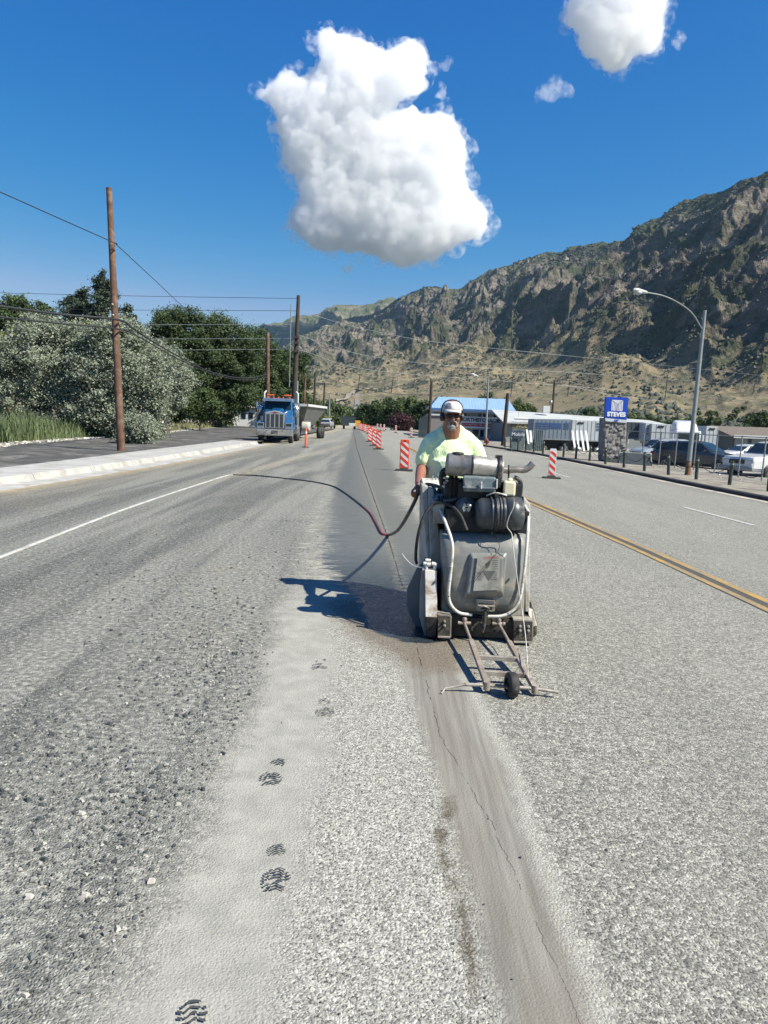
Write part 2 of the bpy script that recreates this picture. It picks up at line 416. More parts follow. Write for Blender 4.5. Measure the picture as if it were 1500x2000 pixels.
# slurry trail in front of the saw
te = k.math('ADD', k.attr('trail'), k.math('ADD', k.math('MULTIPLY', warp_s, .10), k.math('MULTIPLY', k.math('SUBTRACT', n_mid, .5), .10)))
trm = k.rng(te, -.03, .05)
fr = k.math('MULTIPLY', k.rng(k.math('ABSOLUTE', te), .10, .0), k.rng(k.attr('across'), .4, .8))      # pale dust rim on its right
col = k.mix(k.math('MULTIPLY', fr, .75), col, (.40, .396, .372))
strk = k.noise(k.scale(tc, (26, 1.1, 0)), 1.0, 5, .6)
slur = k.mix(k.rng(strk, .35, .65), (.155, .150, .140), (.245, .238, .223))
slur = k.mix(k.rng(k.noise(k.scale(tc, (3, .7, 0)), 1.2, 4), .45, .65, 0, .5), slur, (.19, .168, .148))
slur = k.mix(k.math('MULTIPLY', k.rng(k.noise(flat, 75, 4, .75), .40, .35), .5), slur, (.12, .115, .105))
col = k.mix(trm, col, slur)
dk = k.math('ADD', k.attr('darkstain'), k.math('MULTIPLY', k.math('SUBTRACT', n_mid, .5), .10))
col = k.mix(k.math('MULTIPLY', k.rng(dk, .040, .006), k.rng(n_fine, .33, .52, .25, .95)), col, (.085, .07, .052))
# brown wet fringe round the saw
bm = k.math('ADD', k.attr('brown'), k.math('MULTIPLY', k.math('SUBTRACT', n_mid, .5), .35))
brn = k.rng(bm, -.12, .12, 0, 1)
col = k.mix(k.math('MULTIPLY', brn, .78), col, k.mix(k.rng(n_fine, .35, .6), (.06, .048, .036), (.19, .155, .125)))
# sand blown along the left gutter
kd = k.math('ADD', k.attr('kerbd'), k.math('MULTIPLY', warp_s, .9))
sm = k.math('MULTIPLY', k.rng(kd, .75, .15), k.rng(k.noise(k.scale(tc, (1, .5, 0)), 4, 5, .7), .32, .5))
col = k.mix(sm, col, k.mix(n_fine, (.38, .31, .20), (.56, .47, .33)))
kd2 = k.rng(kd, 2.4, .4, 0, .55)
col = k.mix(k.math('MULTIPLY', kd2, k.rng(n_mid, .35, .6)), col, (.235, .20, .15))
# tan smear across the lane further off
ts = k.math('MULTIPLY', k.rng(k.math('ABSOLUTE', k.math('SUBTRACT', k.math('ADD', PX, k.math('MULTIPLY', warp_s, 1.0)), k.math('ADD', -5.6, k.math('MULTIPLY', PY, .06)))), .5, 0), k.rng(PY, 17, 22))
ts = k.math('MULTIPLY', ts, k.rng(PY, 60, 40))
col = k.mix(k.math('MULTIPLY', ts, k.rng(n_mid, .4, .6, 0, .6)), col, (.50, .42, .29))
# distance simply averages the lanes to grey
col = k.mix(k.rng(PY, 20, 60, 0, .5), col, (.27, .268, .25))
# wet slurry strip with ragged fingers on its left edge
fing = k.noise(k.scale(tc, (.9, 9, 0)), 1.3, 4, .7)
fing2 = k.noise(k.scale(tc, (1.5, 3.0, 0)), .7, 3, .6)
fa = k.rng(PY, 6.5, 9, .12, 1.7)
wd = k.math('ADD', k.attr('wet'), k.math('ADD', k.math('MULTIPLY', k.math('SUBTRACT', fing, .5), fa), k.math('MULTIPLY', k.math('SUBTRACT', fing2, .5), .30)))
wm = k.rng(wd, -.01, .03)
halo = k.math('MULTIPLY', k.rng(k.math('ABSOLUTE', wd), .26, .02), k.math('MULTIPLY', k.rng(PY, 6.8, 8.5), k.rng(PY, 26, 12)))
col = k.mix(k.math('MULTIPLY', halo, k.rng(fing, .48, .60, 0, .9)), col, (.50, .48, .42))
wn2 = k.noise(k.scale(tc, (1.5, 6, 0)), 2.2, 5, .65)
wetc = k.mix(k.rng(wn2, .35, .65), (.080, .088, .090), (.135, .140, .138))
wetc = k.mix(k.rng(k.math('ADD', PX, k.math('MULTIPLY', PY, .055)), .15, .55, 0, .75), wetc, (.138, .139, .124))
wetc = k.mix(k.rng(PY, 9.5, 7.2), wetc, k.mix(k.rng(k.noise(k.scale(tc, (1, 4, 0)), 16, 5, .7), .4, .6), (.012, .018, .023), (.042, .057, .068)))  # wettest slurry by the saw; blue of reflected sky put into the colour
col = k.mix(wm, col, wetc)
# joint / saw cut
jd = k.math('ABSOLUTE', k.math('ADD', k.attr('jointd'), k.math('MULTIPLY', k.math('SUBTRACT', k.noise(k.scale(tc, (0, 1, 0)), 5.5, 6, .75), .5), .075)))
jw = k.rng(PY, 2, 30, .0014, .022)
jm = k.math('LESS_THAN', jd, jw)
jbreak = k.rng(k.noise(k.scale(tc, (0, 1, 0)), 3.4, 5, .75), k.rng(PY, 5, 8, .46, .40), k.rng(PY, 5, 8, .50, .47))
jall = k.math('MULTIPLY', jm, k.math('MULTIPLY', jbreak, k.math('GREATER_THAN', k.math('ADD', trm, k.rng(PY, 5, 6)), .5)))
spall = k.math('MULTIPLY', k.rng(jd, .10, .01), k.math('MULTIPLY', k.rng(PY, 6, 8), k.rng(PY, 60, 20)))
col = k.mix(k.math('MULTIPLY', spall, k.rng(k.noise(flat, 12, 5, .7), .45, .58, 0, .8)), col, (.26, .24, .21))
col = k.mix(k.math('MULTIPLY', jall, k.rng(PY, 5, 7, .75, 1)), col, (.02, .019, .017))
# whole road colour warmed to offset the blue fill light
col = k.mix(1.0, col, (1.0, .992, .93), 'MULTIPLY')
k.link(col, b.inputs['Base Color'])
smoothm = k.math('MAXIMUM', k.math('MAXIMUM', trm, k.math('MULTIPLY', footm, .8)), k.math('MULTIPLY', wm, .85))
relief = k.math('ADD', k.math('MULTIPLY', v1e.outputs['Distance'], 10), k.math('ADD', k.math('MULTIPLY', n_fine, .8), k.math('MULTIPLY', k.noise(flat, 75, 4, .75), 2.2)))
relief = k.math('MULTIPLY', relief, k.rng(smoothm, 0, 1, 1, .16))
relief = k.math('ADD', relief, k.math('MULTIPLY', k.math('MULTIPLY', strk, trm), .9))
relief = k.math('SUBTRACT', relief, k.math('MULTIPLY', jall, 3))
bd = k.bump(relief, k.rng(side, 0, 1, .58, .40), .005)
k.link(bd, b.inputs['Normal'])
wetgloss = k.math('MULTIPLY', wm, k.rng(PY, 13, 6.5))
rgh = k.math('SUBTRACT', .92, k.math('MULTIPLY', wm, .25))
rgh = k.math('SUBTRACT', rgh, k.math('MULTIPLY', wetgloss, k.rng(wn2, .3, .6, .38, .52)))
k.link(rgh, b.inputs['Roughness'])
b.inputs['Specular IOR Level'].default_value = .35
V_, F_, A_ = road()
ro = np_mesh('road', V_, F_, road_m, smooth=True); props(ro, kind='structure')
for an, av in A_.items():
    at = ro.data.attributes.new(an, 'FLOAT', 'POINT'); at.data.foreach_set('value', av.astype(np.float32))

# ------------------------------------------------ terrain: valley floor, apron and mountains, one height sheet in fan form round the road
RID = [(-2200, 815), (-1500, 800), (-900, 790), (-300, 780), (100, 778), (300, 775), (440, 760), (500, 722), (530, 698), (560, 674), (587, 655), (625, 640), (665, 627), (700, 620), (735, 611), (760, 598), (787, 580), (800, 572), (830, 562), (880, 563), (905, 560), (935, 545), (960, 530), (1000, 512), (1030, 505), (1060, 495), (1090, 497), (1130, 483), (1180, 475), (1220, 467), (1250, 440), (1290, 425), (1330, 400), (1370, 385), (1420, 368), (1460, 352), (1500, 337), (1600, 300), (1800, 260), (2200, 200), (3200, 180)]
RDIST = [(-2200, 5000), (300, 5000), (500, 5000), (587, 5100), (700, 5200), (787, 5100), (860, 4800), (960, 4300), (1100, 3500), (1250, 2700), (1400, 2100), (1500, 1800), (1800, 1500), (3200, 1000)]
FOOT = [(-2200, 822), (300, 815), (500, 795), (600, 752), (700, 738), (800, 722), (900, 700), (1000, 715), (1100, 705), (1180, 690), (1300, 745), (1400, 765), (1500, 770), (2200, 790), (3200, 800)]
def to_u(px, py):
    r = ray(px, py); return r[0] / r[1], r[2] / r[1]
uR = np.array([to_u(*p) for p in RID]); uD = np.array([(to_u(p[0], 600)[0], p[1]) for p in RDIST]); uF = np.array([to_u(*p) for p in FOOT])
TU = np.concatenate([np.linspace(-1.5, -.36, 60, endpoint=False), np.linspace(-.36, .60, 1000, endpoint=False), np.linspace(.60, 1.6, 100)])
TT = np.concatenate([np.linspace(0, .30, 150, endpoint=False), np.linspace(.30, 1.0, 420, endpoint=False), np.linspace(1.0, 1.35, 30)])
Y0T = 175.0
def terrain():
    T, U = np.meshgrid(TT, TU, indexing='ij')
    er = np.interp(U, uR[:, 0], uR[:, 1]); yr = np.interp(U, uD[:, 0], uD[:, 1]); ef = np.interp(U, uF[:, 0], uF[:, 1])
    # smooth the distance profile so that the ridge runs as one line
    Y = Y0T + (yr - Y0T) * T ** 1.25
    zr = er * yr + EYE; yf = .42 * yr; zf = np.maximum(ef, -.001) * yf + EYE
    s = np.clip((Y - Y0T) / (yf - Y0T), 0, 1); q = np.clip((Y - yf) / (yr - yf), 0, 1)
    z = -3.0 + (zf + 3) * (s ** 1.9) + (zr - zf) * (q ** 1.12)
    back = np.clip((Y - yr) / (.35 * yr), 0, 1); z = z - (zr * .9) * back ** 1.3
    X = U * Y
    far = yr > 5600
    amp = np.clip(q * 5, 0, 1) * (1 - .85 * np.clip(1 - np.abs(Y - yr) / (.22 * yr), 0, 1)) * np.minimum(zr, 900) / 900
    wx = X + 90 * fbm(X / 420, Y / 420, 4, 3); wy = Y + 90 * fbm(X / 420 + 9, Y / 420, 4, 13)
    g1 = ridged(wx / 520, wy / 620, 6, 21, .48) - .75
    g2 = ridged((wx + wy) / 210, (wy - wx) / 330, 5, 41, .5) - .8
    z = z + amp * (95 * g1 + 40 * g2)
    cr1 = ridged((wx + .6 * wy) / 120, (wy - .6 * wx) / 190, 3, 77, .6); cr2 = ridged((X + .8 * wy) / 42, (Y - .8 * wx) / 80, 3, 87, .6)
    z = z + amp * (22 * (cr1 - .8) + 11 * (cr2 - .8)) + np.clip(q * 6, 0, 1) * 3.2 * fbm(X / 15, Y / 22, 3, 97)
    # gullied apron
    ap = np.clip(s * 1.4 - .25, 0, 1) * (1 - np.clip(q * 3, 0, 1))
    z = z + ap * (16 * (ridged(X / 210, Y / 300, 5, 55) - .8) + 2.5 * fbm(X / 25, Y / 25, 4, 8))
    # the nearer shoulder in front of the far range
    return X, Y, z, q, s
TX, TY, TZ, TQ, TS = terrain()
_ty = (TT,)
def hT(x, y):
    """terrain height at a world point (0 level inside the town)"""
    u = x / max(y, 1); j = int(np.clip(np.searchsorted(TU, u), 1, len(TU) - 1))
    yr = np.interp(u, uD[:, 0], uD[:, 1]); t = max((y - Y0T) / (yr - Y0T), 0) ** (1 / 1.25)
    if y < Y0T: return gz(x)
    i = int(np.clip(np.searchsorted(TT, t), 1, len(TT) - 1))
    ft = (t - TT[i - 1]) / (TT[i] - TT[i - 1]); fu = (u - TU[j - 1]) / (TU[j] - TU[j - 1])
    a = TZ[i - 1, j - 1] * (1 - fu) + TZ[i - 1, j] * fu; c = TZ[i, j - 1] * (1 - fu) + TZ[i, j] * fu
    return float(a * (1 - ft) + c * ft)
mt_m, nt, b = new_mat('mountain_rock'); k = N(nt); tc = k.obj()
geo = k.n('ShaderNodeNewGeometry'); sn = k.n('ShaderNodeSeparateXYZ'); k.link(geo.outputs['Normal'], sn.inputs[0]); NZ = sn.outputs[2]
q = k.attr('steep')
n1 = k.noise(tc, .010, 8, .65); n2 = k.noise(tc, .05, 7, .7); n3 = k.noise(tc, .22, 5, .7)
strata = k.noise(k.scale(tc, (.004, .004, .03)), 1.0, 6, .65, dist=1.2)
rock = k.ramp(k.math('ADD', k.math('MULTIPLY', strata, .5), k.math('MULTIPLY', n2, .5)), [(.36, (.055, .048, .044)), (.47, (.145, .124, .108)), (.56, (.26, .225, .19)), (.68, (.46, .405, .34))])
scree = k.mix(n3, (.30, .25, .19), (.42, .36, .28))
grass = k.mix(k.rng(n1, .4, .6), k.mix(n3, (.13, .112, .070), (.20, .168, .108)), k.mix(n3, (.20, .162, .108), (.29, .235, .165)))
green = k.mix(n3, (.022, .036, .020), (.070, .092, .045))
slope = k.math('SUBTRACT', 1, NZ)
rockm = k.math('MULTIPLY', k.rng(q, .01, .10), k.rng(k.math('ADD', slope, k.math('MULTIPLY', k.math('SUBTRACT', n2, .5), .5)), .10, .24))
lowm = k.rng(k.math('ADD', q, k.math('MULTIPLY', k.math('SUBTRACT', n1, .5), .3)), .06, .28)
c = k.mix(k.rng(q, 0, .3), grass, k.mix(n2, (.13, .115, .075), (.20, .165, .115)))
c = k.mix(k.math('MULTIPLY', rockm, lowm), c, rock)
c = k.mix(k.math('MULTIPLY', k.rng(k.noise(k.scale(tc, (.013, .004, .004)), 1, 5, .6), .60, .66), k.rng(q, .05, .2, 0, .8)), c, scree)
gm = k.rng(k.math('ADD', k.math('MULTIPLY', n1, .55), k.math('MULTIPLY', n2, .45)), .485, .54)
gm = k.math('MULTIPLY', gm, k.rng(k.math('ADD', q, k.math('MULTIPLY', n2, .2)), .02, .16, .12, .82))
c = k.mix(gm, c, green)
rid = k.math('MULTIPLY', k.rng(q, .72, .98), k.rng(n1, .4, .55)); c = k.mix(k.math('MULTIPLY', rid, .85), c, k.mix(n3, (.045, .065, .025), (.12, .14, .06)))
vg = k.attr('valley'); c = k.mix(k.math('MULTIPLY', k.math('MULTIPLY', vg, k.rng(n1, .42, .58)), .5), c, (.20, .18, .11))
k.link(c, b.inputs['Base Color']); b.inputs['Roughness'].default_value = .95; b.inputs['Specular IOR Level'].default_value = .1
hb = k.math('ADD', k.math('MULTIPLY', n2, 1.0), k.math('MULTIPLY', n3, .35))
k.link(k.bump(hb, k.rng(q, .02, .15, .25, 1.0), 14), b.inputs['Normal'])
# the farther range that closes the valley, a second sheet behind the first
FR = np.array([to_u(*p) for p in [(300, 770), (400, 700), (470, 655), (516, 634), (559, 627), (582, 615), (619, 608), (651, 598), (683, 593), (725, 587), (755, 583), (775, 588), (800, 600), (900, 640), (1000, 700)]])
fu = np.linspace(FR[0, 0], FR[-1, 0], 420); ft = np.linspace(0, 1.3, 240); T2, U2 = np.meshgrid(ft, fu, indexing='ij'); Y2_ = 5600 + 2600 * T2; e2 = np.interp(U2, FR[:, 0], FR[:, 1]); zr2 = e2 * 8200
Z2 = 60 + (zr2 - 60) * np.clip(T2, 0, 1) ** 1.1 - np.clip(T2 - 1, 0, 1) * zr2 * 1.2; X2 = U2 * Y2_
am2 = np.clip(T2 * 3, 0, 1) * (1 - .8 * np.clip(1 - np.abs(T2 - 1) / .3, 0, 1)) * np.clip(zr2 / 900, 0, 1)
Z2 = Z2 + am2 * (190 * (ridged(X2 / 600 + 3, Y2_ / 900, 6, 121, .5) - .8) + 40 * (ridged(X2 / 120, Y2_ / 260, 4, 131, .55) - .8))
V_ = np.stack([TX, TY, TZ], -1).reshape(-1, 3); ni, nj = TX.shape; idx = np.arange(ni * nj).reshape(ni, nj)
F_ = np.stack([idx[:-1, :-1], idx[:-1, 1:], idx[1:, 1:], idx[1:, :-1]], -1).reshape(-1, 4)
mo = np_mesh('mountain', V_, F_, mt_m, smooth=False); props(mo, kind='structure')
a_ = mo.data.attributes.new('steep', 'FLOAT', 'POINT'); a_.data.foreach_set('value', TQ.ravel().astype(np.float32))
a_ = mo.data.attributes.new('valley', 'FLOAT', 'POINT'); a_.data.foreach_set('value', np.clip(1 - TS.ravel() * 1.5, 0, 1).astype(np.float32))

# ------------------------------------------------ town floor
gr_m, nt, b = new_mat('dry_ground'); k = N(nt); tc = k.obj()
n1 = k.noise(tc, .35, 7, .65); n2 = k.noise(tc, 5, 6, .7); n3 = k.noise(tc, 40, 4, .7)
c = k.mix(k.rng(n1, .4, .6), k.mix(n2, (.20, .175, .13), (.34, .30, .235)), k.mix(n2, (.13, .125, .10), (.26, .24, .20)))
c = k.mix(k.rng(n3, .55, .66, 0, .6), c, (.46, .43, .37)); k.link(c, b.inputs['Base Color'])
b.inputs['Roughness'].default_value = .95; k.link(k.bump(k.math('ADD', n2, n3), .6, .03), b.inputs['Normal'])
gx = np.concatenate([[-9000, -3000, -900, -300, -100, -50, -30], np.linspace(-20, 30, 60), [40, 60, 100, 300, 900, 3000, 9000]])
gy = np.concatenate([[-3000, -200, -30], np.linspace(-10, 60, 60), [80, 120, 180, 240]])
Yg, Xg = np.meshgrid(gy, gx, indexing='ij'); Zg = gzv(Xg) - .05 - .04
# the ground passes well below the road sheet
idx = np.arange(Xg.size).reshape(Xg.shape)
go = np_mesh('ground', np.stack([Xg, Yg, Zg], -1).reshape(-1, 3), np.stack([idx[:-1, :-1], idx[:-1, 1:], idx[1:, 1:], idx[1:, :-1]], -1).reshape(-1, 4), gr_m)
props(go, kind='structure')
# floor past the terrain's flanks and behind the camera stays level to the horizon
fo = np_mesh('outer_ground', [(-30000, -30000, -6), (30000, -30000, -6), (30000, 30000, -6), (-30000, 30000, -6)], [(0, 1, 2, 3)], gr_m); props(fo, kind='structure')

# ------------------------------------------------ strips along a path: profile swept along a polyline of x(Y)
def sweep(path, prof, ys, y_of=None, zfun=None):
    """prof: list of (dx, dz); path x(Y)"""
    vs = []
    for y in ys:
        x = float(interp(path, y))
        for dx, dz in prof:
            vs.append((x + dx, y, (gz(x + dx) if zfun is None else zfun(x, dx)) + dz))
    n = len(prof); F_ = [(i * n + j, i * n + j + 1, (i + 1) * n + j + 1, (i + 1) * n + j) for i in range(len(ys) - 1) for j in range(n - 1)]
    return vs, F_
conc = plain('pale_concrete', (.37, .365, .345), .85, var=.14, sc=2.2, bump=.25, dirt=(.26, .24, .20), dirt_amt=.32)
nt = conc.node_tree; k = N(nt); b = nt.nodes['Principled BSDF']; src = b.inputs['Base Color'].links[0].from_socket; sx_ = k.n('ShaderNodeSeparateXYZ'); k.link(k.obj(), sx_.inputs[0])
jt = k.math('LESS_THAN', k.math('PINGPONG', sx_.outputs[1], 1.5), .018); k.link(k.mix(k.math('MULTIPLY', jt, .75), src, (.10, .095, .085)), b.inputs['Base Color'])
conc_old = plain('old_concrete', (.30, .285, .255), .9, var=.22, sc=2.5, bump=.4, dirt=(.16, .15, .13), dirt_amt=.5)
ysl = list(np.arange(-6, 45.6, .6)) + [46.0]
vs, F_ = sweep(KL, [(.10, -.10), (.10, .012), (-.42, .022), (-.50, .04), (-.56, .165), (-.60, .185), (-.80, .19)], ysl, zfun=lambda x, dx: gz(x))
props(np_mesh('left_kerb', vs, [f[::-1] for f in F_], conc), kind='structure')
def side_w(y): return 0
vs = []; prof = [(-.804, .184), (-1.6, .19), (-2.35, .20), (-2.40, .195), (-2.40, .05)]
for y in ysl:
    x = float(interp(KL, y)); wd = np.interp(y, [-6, 19, 30, 45, 50], [.80, .80, 1.0, .85, .6])
    for dx, dz in prof: vs.append((x - .804 + (dx + .804) * wd, y, gz(x) + dz))
n = len(prof); F_ = [(i * n + j, (i + 1) * n + j, (i + 1) * n + j + 1, i * n + j + 1) for i in range(len(ysl) - 1) for j in range(n - 1)]
props(np_mesh('left_pavement', vs, F_, conc), kind='structure')
# dark asphalt footway
asp = plain('fresh_asphalt', (.060, .059, .053), .9, var=.35, sc=1.4, bump=.7, dirt=(.17, .16, .145), dirt_amt=.38)
LB = [(-13.5, -6), (-12.8, 20), (-13.6, 24), (-15.3, 28), (-16.6, 33), (-17, 45), (-17.6, 56), (-19.5, 75), (-23, 118)]
vs = []; ys2 = list(np.arange(-6, 60, 1.0)) + [70, 80, 95, 118]
for y in ys2:
    xr = float(interp(KL, min(y, 46))) - .9 - 1.4 * (y < 46.5) + (y > 46.5) * .35; xl = float(interp(LB, y))
    for t in np.linspace(0, 1, 7):
        x = xr + (xl - xr) * t; vs.append((x, y, gz(-9) + .155 + .015 * math.sin(y * .9 + t * 5) * (0 < t < 1)))
F_ = [(i * 7 + j, (i + 1) * 7 + j, (i + 1) * 7 + j + 1, i * 7 + j + 1) for i in range(len(ys2) - 1) for j in range(6)]
props(np_mesh('footpath', vs, F_, asp), kind='structure')
# left bank under the shrubs
bank = plain('left_bank_soil', (.20, .18, .14), .95, var=.35, sc=3, bump=.8, dirt=(.50, .48, .44), dirt_amt=.32)
vs = []; ys3 = list(np.arange(-6, 60, 1.5)) + [75, 100, 140, 178]
for y in ys3:
    xl = float(interp(LB, y)) + .1
    for j, t in enumerate([0, .6, 1.6, 4, 12, 40, 120]):
        vs.append((xl - t, y, gz(-9) + .15 + [0, .03, -.02, -.15, -.1, 0, .0][j] + .05 * float(gnoise(np.array([xl * .7 - t]), np.array([y * .6]), 4)[0])))
F_ = [(i * 7 + j, (i + 1) * 7 + j, (i + 1) * 7 + j + 1, i * 7 + j + 1) for i in range(len(ys3) - 1) for j in range(6)]
props(np_mesh('bank', vs, F_, bank), kind='structure')
# right kerb, gravelly verge and pavement, lot
ysr = list(np.arange(-6, 60, 1.0)) + list(np.arange(60, 151, 8))
kerb_d = plain('dark_kerb', (.20, .19, .17), .9, var=.25, sc=3, bump=.4, dirt=(.09, .09, .09), dirt_amt=.5)
tar = plain('tar_edge', (.035, .035, .035), .9, var=.3, sc=4, bump=.4)
vs, F_ = sweep(KR, [(-.38, .014), (-.02, .016)], ysr); props(np_mesh('right_gutter', vs, F_, plain('gutter', (.40, .36, .30), .9, var=.2, sc=2, dirt=(.2, .19, .17), dirt_amt=.4)), kind='structure')
vs, F_ = sweep(KR, [(0, -.05), (.02, .11), (.06, .135), (.17, .14)], ysr); props(np_mesh('right_kerb', vs, F_, tar), kind='structure')
verge = plain('verge_gravel', (.25, .225, .18), .95, var=.3, sc=2.0, bump=.8, dirt=(.13, .12, .10), dirt_amt=.45)
vs, F_ = sweep(KR, [(.174, .13), (.8, .12), (1.6, .10), (2.6, .08), (3.6, .04), (4.6, .03), (5.2, .02)], ysr); props(np_mesh('right_verge', vs, F_, verge), kind='structure')
lotm = plain('lot_gravel', (.24, .225, .195), .95, var=.25, sc=.8, bump=.6, dirt=(.40, .37, .31), dirt_amt=.35)
vs, F_ = sweep(KR, [(5.2, .024), (12, .022), (25, .02), (60, .0), (120, 0)], ysr); props(np_mesh('parking_lot', vs, F_, lotm), kind='structure')

# yellow double line, white dashes
ymat, nt, b = new_mat('worn_yellow'); k = N(nt); tc = k.obj()
n1 = k.noise(tc, 35, 5, .75); n2 = k.noise(tc, 3, 4, .6)
k.link(k.mix(k.rng(k.math('ADD', n1, k.math('MULTIPLY', n2, .5)), .66, .80), (.42, .25, .045), (.20, .17, .12)), b.inputs['Base Color']); b.inputs['Roughness'].default_value = .9
yb = plain('line_gap_tar', (.06, .058, .052), .9, var=.4, sc=20)
wmat, nt, b = new_mat('worn_white'); k = N(nt); tc = k.obj()
k.link(k.mix(k.rng(k.noise(tc, 30, 5, .75), .50, .60), (.50, .50, .48), (.25, .25, .24)), b.inputs['Base Color']); b.inputs['Roughness'].default_value = .9
ysy = list(np.arange(-4, 20, .5)) + list(np.arange(20, 56.7, 1.5))
for dx, m_ in ((-.16, ymat), (.06, ymat)):
    vs, F_ = sweep(YEL, [(dx, .0125), (dx + .10, .0125)], ysy, zfun=lambda x, d: gz(x + d)); props(np_mesh('yellow_line', vs, F_, m_), kind='structure')
vs, F_ = sweep(YEL, [(-.058, .0115), (.058, .0115)], ysy, zfun=lambda x, d: gz(x + d)); props(np_mesh('line_gap', vs, F_, yb), kind='structure')
WL = [(8.3, -6), (7.75, 9), (7.0, 20), (5.3, 48), (4.7, 58)]
for y0, y1 in ((14.6, 17.6), (26.5, 29.5), (38.5, 41.5), (50.5, 53.5)):
    vs, F_ = sweep(WL, [(-.05, .0125), (.05, .0125)], list(np.linspace(y0, y1, 6)), zfun=lambda x, d: gz(x + d)); props(np_mesh('lane_dash', vs, F_, wmat), kind='structure')

# far road climbing the apron
fr_m = plain('far_road', (.17, .165, .15), .9, var=.1, sc=.02)
ys4 = list(np.geomspace(222, 1350, 60)); vs = []
for y in ys4:
    u = np.interp(y, [222, 500, 2300], [to_u(697, 830)[0], to_u(697, 800)[0], to_u(697, 780)[0]])
    xc = u * y; z = hT(xc, y) + max(.3, y * .0006)
    for t in (-1, -.97, .97, 1): vs.append((xc + t * 3.6, y, z - (abs(t) == 1) * 5))
F_ = [(i * 4 + j, i * 4 + j + 1, (i + 1) * 4 + j + 1, (i + 1) * 4 + j) for i in range(len(ys4) - 1) for j in range(3)]
props(np_mesh('far_road', vs, F_, fr_m), kind='structure')
tr_m = plain('dirt_track', (.21, .19, .15), .9, var=.1, sc=.02)
def terr_hit(px, py):
    r = ray(px, py); t = Y0T / r[1]; last = t
    for i in range(900):
        t *= 1.005; x, y, z = r[0] * t, r[1] * t, EYE + r[2] * t
        if z < hT(x, y): return Vector((x, y, hT(x, y)))
    return Vector((x, y, z))
trk = smooth_path([terr_hit(*p) for p in [(640, 790), (660, 786), (680, 778), (688, 771), (695, 766), (712, 764), (735, 762)]], 10); vs = []
for p in trk:
    for t in (-1, 1): vs.append((p.x + t * 4, p.y + t * 4, max(hT(p.x + t * 4, p.y + t * 4), hT(p.x, p.y)) + 3.0))
props(np_mesh('dirt_track', vs, [(2 * i, 2 * i + 1, 2 * i + 3, 2 * i + 2) for i in range(len(trk) - 1)], tr_m), kind='structure')

i2, j2 = X2.shape; idx = np.arange(i2 * j2).reshape(i2, j2)
m2_ = np_mesh('far_mountain', np.stack([X2, Y2_, Z2], -1).reshape(-1, 3), np.stack([idx[:-1, :-1], idx[:-1, 1:], idx[1:, 1:], idx[1:, :-1]], -1).reshape(-1, 4), mt_m); props(m2_, kind='structure')
a_ = m2_.data.attributes.new('steep', 'FLOAT', 'POINT'); a_.data.foreach_set('value', np.clip(.2 + .8 * T2, 0, 1).ravel().astype(np.float32))

# ================================================================== CLOUDS
def pts_in(poly, n, rg):
    P = np.array(poly); lo, hi = P.min(0), P.max(0); out = []
    while len(out) < n:
        q = rg.uniform(lo, hi, (2000, 2)); s = poly_sd(q[:, 0], q[:, 1], poly); q = q[s > 0]; s = s[s > 0]
        out += list(zip(q[:, 0], q[:, 1], s))
    return out[:n]
def cloud_mat(name, dens, nscale, thr):
    m = bpy.data.materials.new(name); m.use_nodes = True; nt = m.node_tree; nt.nodes.clear(); k = N(nt)
    out = k.n('ShaderNodeOutputMaterial'); v = k.n('ShaderNodeVolumePrincipled'); tc = k.obj()
    n = k.noise(tc, nscale, 6, .62)
    d = k.rng(n, thr, thr + .22, 0, dens)
    k.link(d, v.inputs['Density']); v.inputs['Color'].default_value = (.966, .970, .978, 1); v.inputs['Anisotropy'].default_value = .2
    k.link(v.outputs[0], out.inputs['Volume']); return m
def make_cloud(name, poly, Y, n, rmax, label, thick, dens, nscale, thr, seed):
    rg = np.random.default_rng(seed); sc = Y / F
    cx = np.mean([p[0] for p in poly]); cy = np.mean([p[1] for p in poly]); c0 = D(cx, cy, Y)
    pp = [(p[0], p[1]) for p in poly]; mb = MB()
    for x, y, s in pts_in(pp, n, rg):
        r = min(max(s * rg.uniform(.75, 1.15), 3), rmax) * rg.uniform(.65, 1)
        dep = rg.uniform(-1, 1) * min(s * thick, rmax * 2.2) * sc
        w = D(x, y, Y + dep) - c0
        mb.ell(w, r * sc, 10, 7)
    o = mb.build(name, cloud_mat(name + '_vapour', dens, nscale, thr)); o.location = c0
    if rmax > 20:      # torn thin vapour round the body
        m2 = MB()
        for x, y, s in pts_in(pp, n // 3, rg):
            if s < 26:
                r = rg.uniform(8, 24); m2.ell(D(x + rg.normal() * 9, y + rg.normal() * 9, Y + rg.uniform(-1, 1) * 40 * sc) - c0, r * sc, 8, 6)
        hm = cloud_mat(name + '_wisps', .010, .013, .50); ho_ = m2.build('wisps', hm, o); q_ = ho_.modifiers.new('r', 'REMESH'); q_.mode = 'VOXEL'; q_.voxel_size = 3.2 * sc
    rm = o.modifiers.new('r', 'REMESH'); rm.mode = 'VOXEL'; rm.voxel_size = 2.6 * sc
    for ts, st in ((20, 15), (8, 10), (3.5, 5.5)):
        tx = bpy.data.textures.new(name, 'CLOUDS'); tx.noise_scale = ts * sc; tx.noise_depth = 4
        dm = o.modifiers.new('d', 'DISPLACE'); dm.texture = tx; dm.strength = st * sc * 1.6; dm.mid_level = .45; dm.texture_coords = 'LOCAL'
    r2 = o.modifiers.new('r2', 'REMESH'); r2.mode = 'VOXEL'; r2.voxel_size = 1.8 * sc
    props(o, label, 'cloud')
    return o
